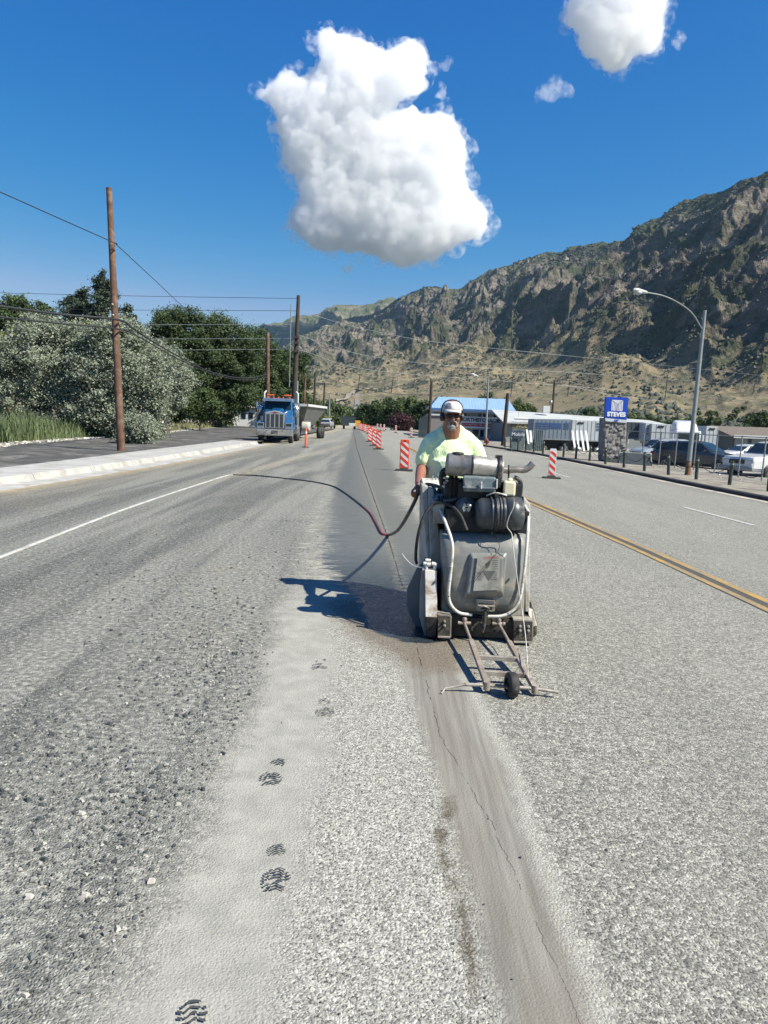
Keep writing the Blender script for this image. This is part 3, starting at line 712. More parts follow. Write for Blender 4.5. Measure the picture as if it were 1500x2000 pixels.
C1 = [(615, 62), (635, 52), (655, 66), (690, 80), (720, 84), (745, 105), (760, 112), (775, 95), (795, 82), (820, 88), (832, 110), (828, 150), (838, 172), (800, 182), (780, 190), (765, 218), (780, 222), (808, 206), (828, 232), (862, 222), (885, 235), (900, 262), (908, 300), (905, 335), (915, 380), (945, 405), (952, 430), (945, 455), (915, 470), (885, 480), (850, 500), (815, 508), (785, 520), (755, 508), (725, 492), (690, 492), (630, 488), (590, 465), (560, 438), (578, 400), (588, 385), (582, 345), (552, 320), (552, 285), (545, 255), (525, 262), (530, 250), (545, 235), (530, 200), (500, 185), (530, 170), (548, 148), (575, 140), (585, 155), (630, 145), (630, 115)]
C2 = [(1108, 22), (1125, -15), (1150, -60), (1210, -95), (1290, -60), (1300, 5), (1292, 25), (1290, 60), (1285, 95), (1240, 100), (1228, 120), (1208, 134), (1180, 132), (1170, 115), (1135, 100), (1130, 92), (1138, 62), (1108, 48)]
C3 = [(1050, 190), (1058, 165), (1078, 155), (1088, 140), (1096, 158), (1115, 172), (1116, 186), (1095, 192), (1080, 197)]
C4 = [(668, 518), (690, 515), (695, 524), (688, 530)]
C5 = [(1318, 68), (1328, 62), (1342, 70), (1334, 92), (1328, 96)]
C6 = [(855, 160), (868, 165), (878, 195), (872, 204), (860, 185)]
C7 = [(866, 122), (880, 110), (890, 120), (875, 136)]
CY = 7000
make_cloud('cloud', C1, CY, 3800, 27, 'large white cumulus cloud high over the end of the road', 1.5, .0092, .0045, .19, 1)
make_cloud('cloud', C2, 4350, 1100, 24, 'bright white cloud cut by the top edge above the mountain', 1.4, .0125, .0080, .20, 2)
make_cloud('cloud', C3, CY, 120, 14, 'small wispy cloud below the white cloud at the top edge', 1.0, .0045, .010, .44, 3)
make_cloud('cloud', C4, CY, 40, 5, 'tiny white cloud shred just under the large cumulus', 1.0, .014, .014, .40, 4)
make_cloud('cloud', C5, CY, 50, 8, 'faint vertical wisp of cloud beside the cloud at the top edge', 1.0, .008, .014, .44, 5)
make_cloud('cloud', C6, CY, 60, 8, 'thin upright wisp beside the upper shoulder of the large cumulus', 1.0, .010, .012, .44, 6)
make_cloud('cloud', C7, CY, 60, 8, 'faint wisp above the upright wisp, beside the large cumulus', 1.0, .006, .014, .46, 7)

# ================================================================== CONCRETE SAW
grey_gel = plain('grey_cowl_paint', (.175, .18, .172), .42, var=.12, sc=9, bump=.12, dirt=(.30, .27, .22), dirt_amt=.42)
white_mud_shaded = plain('splashed_white_shaded', (.33, .34, .33), .5, var=.12, sc=8, bump=.15, dirt=(.22, .18, .135), dirt_amt=.42)  # white panels with splashes; the base is darkened to carry their shade
rail_p = plain('scuffed_white_rail', (.56, .55, .51), .45, var=.1, sc=14, dirt=(.25, .20, .15), dirt_amt=.3)
mud_steel = plain('mud_caked_steel', (.038, .034, .028), .8, var=.5, sc=14, bump=.8, dirt=(.12, .10, .08), dirt_amt=.35)
pale_steel = plain('dusty_bare_steel', (.36, .33, .29), .55, metal=.3, var=.2, sc=14, bump=.2, dirt=(.20, .16, .12), dirt_amt=.35)
black_pl = plain('black_plastic', (.018, .02, .022), .45, var=.3, sc=12, bump=.1, dirt=(.12, .11, .10), dirt_amt=.22)
canister_m = plain('dusty_canister', (.045, .052, .058), .38, var=.2, sc=8, bump=.08, dirt=(.22, .21, .20), dirt_amt=.22)
eng_m = plain('engine_black', (.012, .013, .014), .6, var=.4, sc=12)
muff_m = plain('muffler_steel', (.30, .285, .265), .42, metal=.45, var=.16, sc=7, bump=.1, dirt=(.16, .14, .12), dirt_amt=.3)
rubber = plain('black_rubber', (.022, .022, .023), .7, var=.25, sc=18, bump=.2, dirt=(.12, .11, .09), dirt_amt=.2)
bottle_m = plain('yellowed_plastic', (.62, .58, .42), .4, var=.08, sc=8, dirt=(.40, .34, .2), dirt_amt=.2)
alu = plain('cast_aluminium', (.42, .43, .43), .4, metal=.6, var=.2, sc=20)
airbox_m = plain('airbox_grey', (.12, .155, .175), .5, var=.15, sc=8, bump=.1, dirt=(.42, .41, .38), dirt_amt=.32)
muddy_guard = plain('mud_splashed_guard', (.60, .58, .54), .5, var=.1, sc=7, bump=.25, dirt=(.24, .17, .12), dirt_amt=.36)
label_m = plain('faded_label', (.27, .265, .24), .6, var=.1, sc=12, dirt=(.17, .16, .14), dirt_amt=.35)
label_i = plain('faded_label_ink', (.085, .085, .08), .6, var=.2, sc=20)
label_r = plain('faded_label_red', (.27, .15, .125), .6, var=.25, sc=20)

saw = empty('concrete_saw', (.78, 6.0, 0), label='walk-behind road saw in muddy grey and white with silver muffler on top', cat='saw')
B = lambda mb, name, mats, par=saw, bevel=0: mb.build(name, mats, par, bevel, world=True)
# chassis
m = MB(); m.hexa([D(862, 1196, 5.74) + Vector((0, 0, -.02)), D(1024, 1200, 5.74) + Vector((0, 0, -.02)), (1.17, 6.45, .18), (.45, 6.45, .18), D(864, 1040, 5.86), D(1028, 1046, 5.86), (1.15, 6.45, .84), (.46, 6.45, .84)])
B(m, 'chassis', [grey_gel], bevel=.01)
# cowl: curved front cover, loft of rounded sections
rows = [(1198, 5.76, 882, 1014), (1192, 5.70, 876, 1019), (1178, 5.665, 871, 1023), (1150, 5.65, 868, 1025), (1110, 5.655, 866, 1027), (1075, 5.68, 865, 1028), (1055, 5.71, 864, 1029), (1044, 5.76, 864, 1029), (1038, 5.84, 865, 1028), (1035, 5.95, 866, 1027)]
V_ = []; nc = 0
for py, Y, xl, xr in rows:
    a, c_ = D(xl, py, Y), D(xr, py, Y); z = (a.z + c_.z) / 2; sec = []
    wdt = c_.x - a.x
    for t in np.linspace(0, 1, 25):
        u = 2 * t - 1; bulge = abs(u) ** 7
        sec.append((a.x + wdt * t, Y + .05 * bulge - .012 * (1 - u * u), a.z + (c_.z - a.z) * t))
    sec = [(a.x - .004, 6.15, a.z), (a.x - .004, Y + .12, a.z)] + sec + [(c_.x + .004, Y + .12, c_.z), (c_.x + .004, 6.15, c_.z)]
    nc = len(sec); V_ += sec
m = MB(); m.add(V_, [(i * nc + j, i * nc + j + 1, (i + 1) * nc + j + 1, (i + 1) * nc + j) for i in range(len(rows) - 1) for j in range(nc - 1)], 0, True)
cowl = B(m, 'cowl', [grey_gel])
# raised plinth
p = [D(902, 1172, 5.652), D(984, 1166, 5.652), D(992, 1078, 5.66), D(917, 1078, 5.66)]
f = [D(911, 1160, 5.59), D(981, 1155, 5.59), D(984, 1090, 5.615), D(923, 1090, 5.615)]
m = MB(); m.hexa([p[0], p[1], p[2], p[3], f[0], f[1], f[2], f[3]]); m.v = [Vector(v) for v in m.v]
plinth = B(m, 'plinth', [grey_gel], bevel=.012)
m = MB(); a, b_, c_, d_ = D(924, 1154, 5.583), D(975, 1152, 5.583), D(976, 1084, 5.606), D(933, 1085, 5.606)
nrm = (b_ - a).cross(d_ - a).normalized()
m.hexa([a, b_, c_, d_, a + nrm * .004, b_ + nrm * .004, c_ + nrm * .004, d_ + nrm * .004])
lab = B(m, 'warning_label', [label_m])
def onl(u, v, h=.0055): return a + (b_ - a) * u + (d_ - a) * v + ((c_ - b_) - (d_ - a)) * u * v + nrm * h
m = MB()
m.quad([onl(.28, .90), onl(.93, .90), onl(.93, .965), onl(.28, .965)], 1)
m.quad([onl(.36, .76), onl(.60, .86), onl(.60, .76)], 0); m.quad([onl(.36, .755), onl(.60, .755), onl(.48, .62)], 0)
m.quad([onl(.30, .56), onl(.84, .56), onl(.57, .26)], 0)
for i, v in enumerate(np.linspace(.60, .84, 5)): m.quad([onl(.66, v), onl(.92, v), onl(.92, v + .018), onl(.66, v + .018)], 0)
for i, v in enumerate(np.linspace(.30, .50, 5)): m.quad([onl(.64, v), onl(.90, v), onl(.90, v + .015), onl(.64, v + .015)], 0)
for i, v in enumerate(np.linspace(.30, .50, 5)): m.quad([onl(.10, v), onl(.28, v), onl(.28, v + .015), onl(.10, v + .015)], 0)
B(m, 'label_print', [label_i, label_r], lab)
# front rail loop
m = MB()
m.tube(smooth_path([D(855, 988, 5.95), D(862, 1000, 5.86), D(872, 1026, 5.74), D(881, 1052, 5.66), D(884, 1075, 5.62), D(880, 1120, 5.60), D(876, 1160, 5.60), D(881, 1182, 5.60), D(897, 1197, 5.61), D(922, 1201, 5.62)], 5), .0125, 10)
m.tube(smooth_path([D(1025, 988, 5.95), D(1032, 1004, 5.84), D(1031, 1030, 5.72), D(1028, 1075, 5.66), D(1022, 1130, 5.64), D(1015, 1170, 5.63), D(1002, 1192, 5.62), D(980, 1203, 5.61), D(953, 1204, 5.62)], 5), .0125, 10)
B(m, 'front_rail', [rail_p])
for pts in (((880, 1108), (876, 1164)), ((1025, 1105), (1018, 1158))):
    for q in pts: m = MB(); m.lathe(D(*q, 5.585), (0, -1, 0), [(-.01, .009), (.004, .009), (.010, .005)], 8); B(m, 'bolt', [alu])
# right side housing strip and left housing
m = MB(); m.hexa([D(1026, 1195, 5.78), D(1034, 1195, 5.78), (1.24, 6.45, .2), (1.18, 6.45, .2), D(1022, 968, 5.98), D(1036, 985, 5.98), (1.24, 6.45, 1.03), (1.18, 6.45, 1.06)])
B(m, 'side_panel', [white_mud_shaded], bevel=.006)
m = MB(); m.hexa([D(836, 1112, 6.02), D(841, 1112, 6.02), (.40, 6.42, .3), (.33, 6.42, .3), D(823, 946, 6.12), D(835, 950, 6.12), (.40, 6.42, 1.19), (.30, 6.42, 1.19)])
B(m, 'side_panel', [white_mud_shaded], bevel=.006)
m = MB(); m.hexa([D(842, 1110, 5.95), D(866, 1110, 5.95), (.60, 6.3, .3), (.41, 6.3, .3), D(836, 952, 6.04), D(846, 955, 6.04), (.48, 6.3, 1.18), (.40, 6.3, 1.18)])
B(m, 'housing', [white_mud_shaded], bevel=.006)
# slanted lit tank top with face
m = MB(); m.hexa([D(846, 1022, 5.90), D(884, 1024, 5.90), D(884, 1024, 6.2), D(846, 1022, 6.2), D(846, 984, 5.88), D(882, 984, 5.88), D(880, 966, 6.12), D(842, 962, 6.12)])
B(m, 'battery_box', [white_mud_shaded], bevel=.008)
m = MB()
for dx in (0, 5): m.lathe(D(856 + dx * 1.6, 977, 5.94), (0, -.3, 1), [(0, .014), (.03, .014), (.035, .008)], 8)
m.box(D(860, 979, 5.93), (.07, .03, .025)); B(m, 'clamp', [black_pl])
# rear deck with chrome bits
m = MB(); m.hexa([D(826, 947, 6.2), D(866, 950, 6.2), (.62, 6.42, 1.17), (.31, 6.42, 1.17), D(824, 936, 6.25), D(866, 940, 6.25), (.62, 6.42, 1.21), (.31, 6.42, 1.21)])
B(m, 'control_deck', [rail_p], bevel=.006)
m = MB()
for q in ((845, 934), (851, 937), (857, 935), (862, 939)): m.tube([D(q[0], q[1] + 6, 6.28), D(q[0], q[1] - 5, 6.28)], .007, 6)
B(m, 'lever', [alu])
# engine mass: block, fins, pulleys, belts
m = MB()
m.box((.80, 6.15, 1.02), (.62, .42, .36)); m.box((.60, 5.98, 1.10), (.24, .2, .30)); m.box((.83, 5.93, 1.17), (.5, .26, .12))
for i in range(7): m.box((.52 + i * .032, 5.90, 1.14), (.012, .10, .24))
m.lathe(D(873, 932, 5.92), (0, -1, 0), [(-.1, .05), (0, .058), (.012, .05), (.012, .02), (.03, .015)], 18)
m.box((.82, 5.95, .93), (.66, .30, .18)); m.box((.82, 6.35, .95), (.64, .5, .3))
B(m, 'engine', [eng_m], bevel=.004)
m = MB(); m.lathe(D(910, 992, 5.80), (0, -1, 0), [(-.06, .085), (0, .09), (.01, .088), (.012, .05), (.02, .045), (.022, .01)], 24)
pul = B(m, 'pulley', [canister_m])
m = MB()
for k_ in range(6):
    an = k_ * 1.05; c0 = D(911, 991, 5.775); m.box(c0 + Vector((math.cos(an) * .022, 0, math.sin(an) * .022)), (.018, .012, .03), rot=(0, an, 0))
m.lathe(D(917, 988, 5.775), (0, -1, 0), [(0, .014), (.02, .014), (.02, .002)], 10); B(m, 'fan_hub', [alu], pul)
m = MB(); c0 = D(866, 932, 5.86)
m.tube(smooth_path([c0 + Vector((.0, 0, -.085)), c0 + Vector((-.02, 0, -.04)), c0 + Vector((-.02, 0, .03)), c0 + Vector((.01, 0, .065)), c0 + Vector((.07, 0, .075))], 6), .014, 8)
m.tube([D(922, 938, 5.8), D(985, 942, 5.8), D(985, 942, 6.1)], .012, 8)
B(m, 'cage_bar', [black_pl])
for (x_, y_) in ((868, 933), (869, 942), (873, 938), (866, 950), (882, 926), (938, 1036), (931, 1034)): m = MB(); m.box(D(x_, y_, 5.85), (.022, .015, .012), rot=(random.random(), random.random(), 0)); B(m, 'fitting', [alu])
# pale lower pipe stubs under canister
for q in ((968, 1030), (986, 1034), (1010, 1040)): m = MB(); m.cyl(D(*q, 5.82) + Vector((-.02, 0, 0)), D(*q, 5.82) + Vector((.025, 0, 0)), .012, 10); B(m, 'pipe_stub', [rail_p])
# air cleaner canister lying across
ca, cb = D(928, 1003, 5.74), D(1020, 1003, 5.74); ax = (cb - ca).normalized(); Ln = (cb - ca).length
R0 = .128
prof = [(0, .02), (.0, .085), (.018, .108), (.05, R0 * .97), (.115, R0 * .97), (.117, R0 * 1.06), (.127, R0 * 1.06), (.129, R0 * .97), (.142, R0 * .97), (.144, R0 * 1.05), (.170, R0 * 1.05), (.172, R0 * .98), (.182, R0 * .98), (.184, R0 * 1.05), (.192, R0 * 1.05), (.194, R0 * .98), (.206, R0 * .98), (.208, R0 * 1.05), (.216, R0 * 1.05), (.218, R0 * .98), (.236, R0 * .98), (.238, R0 * 1.03), (Ln - .035, R0 * 1.03), (Ln - .033, R0 * 1.0), (Ln - .01, R0 * .97), (Ln, R0 * .80), (Ln + .004, .02)]
m = MB(); m.lathe(ca, ax, prof, 40); can = B(m, 'air_cleaner', [canister_m])
m = MB(); m.lathe(ca, ax, [(.146, R0 * 1.05), (.146, R0 * 1.075), (.166, R0 * 1.075), (.166, R0 * 1.05)], 40); m.box(ca + ax * .156 + Vector((0, -.02, R0 * 1.12)), (.03, .05, .02)); B(m, 'band_clamp', [black_pl], can)
m = MB(); m.tube(smooth_path([D(950, 968, 5.74), D(965, 963, 5.72), D(980, 965, 5.7), D(990, 968, 5.7)], 4), .007, 6); B(m, 'strap', [rail_p], can)
# airbox
m = MB(); m.hexa([D(905, 960, 5.72), D(968, 962, 5.72), D(968, 962, 5.95), D(905, 960, 5.95), D(904, 930, 5.72), D(969, 933, 5.72), D(966, 926, 5.95), D(908, 924, 5.95)])
ab = B(m, 'air_box', [airbox_m], bevel=.012)
m = MB(); m.hexa([D(904, 953.5, 5.708), D(970, 956, 5.708), D(970, 956, 5.96), D(904, 953.5, 5.96), D(904, 950, 5.708), D(970, 952.5, 5.708), D(970, 952.5, 5.96), D(904, 950, 5.96)]); B(m, 'box_rim', [airbox_m], ab, bevel=.003)
m = MB(); m.box(D(940, 948, 5.70), (.012, .02, .055)); B(m, 'latch', [rail_p], ab, bevel=.004)
m = MB(); m.box(D(970, 945, 5.72), (.012, .03, .075)); B(m, 'latch', [rail_p], ab, bevel=.003)
# coolant bottle
m = MB(); m.hexa([D(982, 969, 5.74), D(1006, 970, 5.74), D(1006, 970, 5.9), D(982, 969, 5.9), D(984, 938, 5.74), D(1008, 941, 5.74), D(1008, 941, 5.9), D(984, 938, 5.9)]); m.lathe(D(996, 938, 5.80), (0, 0, 1), [(0, .022), (.018, .022), (.018, .002)], 12)
B(m, 'coolant_bottle', [bottle_m], bevel=.016)
m = MB(); m.tube(smooth_path([D(1004, 932, 5.86), D(1012, 936, 5.86), D(1017, 944, 5.86), D(1017, 958, 5.86), D(1015, 970, 5.86)], 5), .017, 10); B(m, 'lift_handle', [black_pl])
m = MB(); m.box(D(975, 955, 5.86), (.02, .03, .14)); B(m, 'bracket', [plain('brass_bracket', (.30, .24, .12), .5, var=.2, sc=10)])
# muffler
ma, mbp = D(871, 906, 5.85), D(981, 917, 5.85); ax = (mbp - ma).normalized(); Ln = (mbp - ma).length; rm_ = .088
m = MB(); m.lathe(ma, ax, [(0, .01), (.0, rm_ * .80), (.006, rm_ * .95), (.018, rm_), (Ln * .42, rm_), (Ln * .425, rm_ * 1.03), (Ln * .435, rm_ * 1.03), (Ln * .44, rm_), (Ln * .46, rm_), (Ln * .465, rm_ * 1.03), (Ln * .475, rm_ * 1.03), (Ln * .48, rm_), (Ln - .012, rm_), (Ln, rm_ * .96), (Ln + .004, rm_ * .3)], 36)
m.lathe(ma + ax * (Ln + .004), ax, [(0, .028), (.05, .026), (.06, .026)], 16)
muf = B(m, 'muffler', [muff_m])
m = MB(); m.tube(smooth_path([D(990, 918, 5.85), D(1008, 917, 5.85), D(1022, 918, 5.85), D(1032, 914, 5.85), D(1041, 905, 5.85)], 5), [.026] * 12 + [.027] * 9, 14, cap=False)
m.tube(smooth_path([D(990, 918, 5.85), D(1008, 917, 5.85), D(1022, 918, 5.85), D(1032, 914, 5.85), D(1041, 905, 5.85)], 5), [.022] * 21, 14, cap=False)
B(m, 'tailpipe', [muff_m], muf)
m = MB(); m.lathe(ma + ax * (Ln - .05), ax, [(0, rm_), (0, rm_ * 1.1), (.035, rm_ * 1.1), (.035, rm_)], 36); m.box(ma + ax * (Ln - .033) + Vector((0, 0, rm_ * 1.12)), (.05, .05, .022)); m.box(ma + ax * (Ln - .03) + Vector((0, -.07, -.06)), (.028, .03, .16)); m.box(ma + ax * (Ln - .03) + Vector((.0, .0, -.13)), (.06, .1, .09))
m.tube([ma + ax * (Ln + .055) + Vector((0, 0, -.10)), ma + ax * (Ln + .05) + Vector((0, 0, .04))], .007, 6); m.lathe(ma + ax * (Ln + .045), ax, [(0, .027), (0, .033), (.014, .033), (.014, .027)], 16)
B(m, 'clamp_band', [black_pl], muf)
m = MB(); m.lathe(ma + ax * .09 + Vector((0, 0, rm_ - .004)), (0, 0, 1), [(0, .045), (.01, .05), (.018, .035), (.02, .01)], 16); B(m, 'rain_cap', [black_pl], muf)
m = MB(); m.lathe(ma + ax * (Ln * .43), ax, [(0, rm_ * 1.035), (.0, rm_ * 1.05), (.018, rm_ * 1.05), (.018, rm_ * 1.035)], 36); B(m, 'seam_band', [black_pl], muf)
for t in (.2, .8): m = MB(); m.tube([ma + ax * Ln * t, ma + ax * Ln * t + Vector((0, .12, -.22))], .014, 8); B(m, 'muffler_bracket', [black_pl], muf)
# hoses on the machine
m = MB(); m.tube(smooth_path([D(912, 1036, 5.66), D(900, 1008, 5.72), D(884, 990, 5.78), D(866, 982, 5.84), D(848, 984, 5.88), D(833, 1000, 5.86), D(821, 1027, 5.84), D(814, 1060, 5.88), D(812, 1090, 5.95), D(814, 1100, 6.0)], 6), .0125, 10)
B(m, 'water_line', [rubber])
m = MB(); m.tube(smooth_path([D(822, 950, 6.3), D(834, 946, 6.2), D(848, 948, 6.1), D(860, 952, 6.02), D(872, 956, 5.95)], 6), .015, 10); B(m, 'hose', [rubber])
m = MB(); m.tube(smooth_path([D(866, 978, 5.84), D(885, 976, 5.84), D(897, 970, 5.86), D(908, 962, 5.9), D(935, 962, 5.95)], 6), .017, 10); B(m, 'coolant_hose', [canister_m])
# latch at the bottom of the cowl
m = MB(); m.box(D(949, 1182, 5.61), (.135, .07, .010), rot=(0, 0, 0)); m.hexa([D(930, 1192, 5.62), D(935, 1192, 5.62), D(935, 1192, 5.66), D(930, 1192, 5.66), D(930, 1172, 5.60), D(935, 1172, 5.60), D(935, 1172, 5.66), D(930, 1172, 5.66)])
m.hexa([D(960, 1194, 5.62), D(966, 1194, 5.62), D(966, 1194, 5.66), D(960, 1194, 5.66), D(961, 1173, 5.60), D(967, 1174, 5.60), D(967, 1174, 5.66), D(961, 1173, 5.66)])
m.hexa([D(930, 1178, 5.60), D(966, 1180, 5.60), D(966, 1180, 5.66), D(930, 1178, 5.66), D(930, 1171, 5.59), D(966, 1173, 5.59), D(966, 1172, 5.66), D(930, 1171, 5.66)])
m.hexa([D(931, 1193, 5.62), D(965, 1195, 5.62), D(965, 1195, 5.66), D(931, 1193, 5.66), D(931, 1189, 5.62), D(965, 1191, 5.62), D(965, 1191, 5.66), D(931, 1189, 5.66)])
lt_ = B(m, 'cowl_latch', [grey_gel], bevel=.003)
m = MB(); m.hexa([D(936, 1188, 5.64), D(960, 1190, 5.64), D(960, 1190, 5.66), D(936, 1188, 5.66), D(936, 1180, 5.64), D(960, 1182, 5.64), D(960, 1182, 5.66), D(936, 1180, 5.66)]); B(m, 'latch_recess', [eng_m], lt_)
m = MB(); m.tube(smooth_path([D(936, 1188, 5.59), D(942, 1184, 5.58), D(950, 1185, 5.58), D(957, 1188, 5.59)], 4), .008, 8); B(m, 'latch_lever', [pale_steel], lt_)
m = MB(); m.tube([D(948, 1192, 5.60), D(947, 1204, 5.60), D(945, 1226, 5.60), D(942, 1234, 5.61)], [.010, .014, .012, .012], 8); B(m, 'raising_screw', [mud_steel])
# bumper and brackets
m = MB(); m.hexa([D(853, 1240, 5.70), D(1038, 1250, 5.70), (1.2, 6.0, .03), (.45, 6.0, .03), D(853, 1199, 5.70), D(1038, 1208, 5.70), (1.2, 6.0, .2), (.45, 6.0, .2)])
m.hexa([D(907, 1232, 5.66), D(1000, 1236, 5.66), D(1000, 1236, 5.72), D(907, 1232, 5.72), D(907, 1206, 5.66), D(1000, 1210, 5.66), D(1000, 1210, 5.72), D(907, 1206, 5.72)])
B(m, 'bumper', [mud_steel], bevel=.004)
for xs, ys in (((855, 880), (1202, 1244)), ((1003, 1040), (1212, 1254))):
    m = MB(); a0, a1, a2, a3 = D(xs[0], ys[1], 5.60), D(xs[1] - 1, ys[1] + 1, 5.60), D(xs[1], ys[0] + 2, 5.60), D(xs[0], ys[0], 5.60)
    m.prism([a0, a1, a2, a3], (0, .10, 0)); br = B(m, 'bracket', [mud_steel], bevel=.003)
    m = MB()
    m.prism([a3, a2, a2 + Vector((0, 0, .012)), a3 + Vector((0, 0, .012))], (0, .1, 0)); m.prism([a0 - Vector((0, .02, 0)), a1 - Vector((0, .02, 0)), a1 + Vector((0, -.02, .01)), a0 + Vector((0, -.02, .01))], (0, .1, 0))
    m.prism([a1, a1 + Vector((.008, 0, 0)), a2 + Vector((.008, 0, 0)), a2], (0, .1, 0))
    B(m, 'bracket_flange', [pale_steel], br)
    for u_ in ((.55,) if xs[0] < 900 else (.35, .8)):
        for v_ in (.55, .75):
            m = MB(); c0 = a0 + (a1 - a0) * u_ + (a3 - a0) * v_; m.lathe(c0, (0, -1, 0), [(-.005, .012), (.01, .012), (.011, .007), (.022, .007), (.023, .001)], 6, smooth=False); B(m, 'bolt', [pale_steel], br)
# outer weight block on the right and visible wheel
m = MB(); m.hexa([D(1030, 1252, 5.75), D(1048, 1240, 5.75), D(1050, 1238, 6.1), D(1030, 1240, 6.1), D(1030, 1172, 5.95), D(1037, 1176, 5.9), D(1046, 1200, 6.1), D(1030, 1170, 6.1)]); B(m, 'weight', [mud_steel], bevel=.005)
m = MB(); m.hexa([D(1036, 1226, 5.72), D(1049, 1222, 5.72), D(1049, 1222, 5.95), D(1036, 1226, 5.95), D(1030, 1186, 5.8), D(1040, 1190, 5.8), D(1041, 1190, 6.0), D(1030, 1184, 6.0)]); B(m, 'weight', [pale_steel], bevel=.005)
for sx in (.50, 1.17):
    wh = bpy.data.objects.new('wheel', None); COL.objects.link(wh); wh.parent = saw; wh.location = Vector((sx, 6.45, .12)) - saw.location
    m = MB(); m.lathe((-.04, 0, 0), (1, 0, 0), [(0, .07), (0, .112), (.012, .12), (.068, .12), (.08, .112), (.08, .07)], 28); m.build('tyre', [rubber], wh)
    m = MB(); m.lathe((-.035, 0, 0), (1, 0, 0), [(0, .01), (0, .07), (.07, .07), (.07, .01)], 20); m.build('rim', [pale_steel], wh)
# blade guard on the left
gd = bpy.data.objects.new('blade_guard', None); COL.objects.link(gd); gd.parent = saw; gd.location = Vector((.38, 5.9, 0)) - saw.location
m = MB()
fa_ = [D(830, 1113, 5.66), D(853, 1115, 5.66), D(854, 1206, 5.60), D(831, 1205, 5.60)]; fb_ = [D(831, 1205, 5.60), D(854, 1206, 5.60), D(851, 1246, 5.66), D(832, 1243, 5.66)]
m.prism(fa_, (0, .03, 0)); m.prism(fb_, (0, .03, 0), 1); B(m, 'front_plate', [muddy_guard, mud_steel], gd, bevel=.004)
side_ = plain('guard_side_shade', (.12, .14, .15), .5, var=.12, sc=8, dirt=(.12, .11, .10), dirt_amt=.35)  # left side of the guard: its shade is put into this darker colour
m = MB(); m.hexa([D(831, 1243, 5.69), D(850, 1243, 5.69), (.46, 6.6, .04), (.28, 6.6, .04), D(830, 1114, 5.69), D(850, 1114, 5.69), (.46, 6.5, .55), (.36, 6.4, .55)])
B(m, 'guard_box', [side_], gd, bevel=.006)
ps = [(814, 1108), (794, 1151), (793, 1180), (801, 1202), (817, 1239), (829, 1241), (829, 1112)]
m = MB(); m.prism([D(x_, y_, 5.98) for x_, y_ in ps][::-1], (.10, .42, 0)); B(m, 'blade_cover', [side_], gd, bevel=.01)
ps = [(824, 1112), (820, 1150), (819, 1205), (829, 1242), (832, 1242), (830, 1112)]
m = MB(); m.prism([D(x_, y_, 5.76) for x_, y_ in ps][::-1], (.02, .2, 0)); B(m, 'guard_flange', [white_mud_shaded], gd, bevel=.004)
m = MB()
for a0, a1, r_ in (((827, 1100), (833, 1101), .016), ((834, 1102), (841, 1103), .018), ((843, 1101), (853, 1103), .017), ((831, 1094), (841, 1095), .013), ((833, 1112), (833, 1103), .013), ((849, 1113), (849, 1104), .013)): m.cyl(D(*a0, 5.68), D(*a1, 5.68), r_, 12)
B(m, 'guard_clamp', [rail_p], gd)
m = MB(); m.lathe((.36, 6.15, .28), (1, 0, 0), [(-.004, .01), (-.004, .30), (.004, .30), (.004, .01)], 60); B(m, 'saw_blade', [pale_steel], gd)
m = MB(); m.tube(smooth_path([D(785, 1081, 5.9), D(793, 1092, 5.85), D(805, 1103, 5.8), D(818, 1108, 5.74), D(829, 1108, 5.7)], 5), .0035, 6); B(m, 'wire', [rail_p], gd)
# handlebars towards the operator
for a0, a1 in (((.34, 6.35, 1.10), (.32, 6.52, 1.13)), ((1.10, 6.35, 1.06), (1.0, 6.62, 1.14))): m = MB(); m.tube([a0, a1], .016, 10); B(m, 'handlebar', [black_pl])
m = MB(); m.hexa([(.42, 6.20, .55), (1.15, 6.20, .55), (1.15, 6.44, .55), (.42, 6.44, .55), (.42, 6.22, 1.13), (1.15, 6.22, 1.13), (1.15, 6.42, 1.13), (.42, 6.42, 1.13)]); B(m, 'control_box', [white_mud_shaded], bevel=.01)
# guide frame folded down in front
gf = bpy.data.objects.new('guide_frame', None); COL.objects.link(gf); gf.parent = saw; gf.location = Vector((.82, 5.0, 0)) - saw.location
ga = [D(907, 1217, 5.62), D(974, 1218, 5.62)]; gb = [D(951, 1338, 4.52), D(1045, 1345, 4.52)]
for a0, b0 in zip(ga, gb):
    m = MB(); mid = a0.lerp(b0, .35); dr = (b0 - a0).normalized(); sd = Vector((1, 0, 0)); upv = sd.cross(dr).normalized() * -1
    m.tube([a0, mid], .0125, 8)
    def bar(p0, p1, w_, h_):
        return [p0 - sd * w_ - upv * h_, p0 + sd * w_ - upv * h_, p1 + sd * w_ - upv * h_, p1 - sd * w_ - upv * h_, p0 - sd * w_ + upv * h_, p0 + sd * w_ + upv * h_, p1 + sd * w_ + upv * h_, p1 - sd * w_ + upv * h_]
    m.hexa(bar(mid - dr * .02, b0, .017, .017)); m.cyl(a0 - Vector((.05, 0, 0)), a0 + Vector((.05, 0, 0)), .014, 10); m.lathe(a0 + Vector((0, 0, .03)), (0, 0, 1), [(-.03, .013), (.0, .02), (.015, .017), (.02, .002)], 10)
    m.cyl(b0 - Vector((0, 0, .03)), b0 + Vector((0, 0, .022)), .022, 10)
    B(m, 'arm', [plain('rust_brown_arm', (.27, .22, .18), .65, metal=.2, var=.25, sc=12, bump=.3, dirt=(.40, .37, .33), dirt_amt=.3)], gf, bevel=.002)
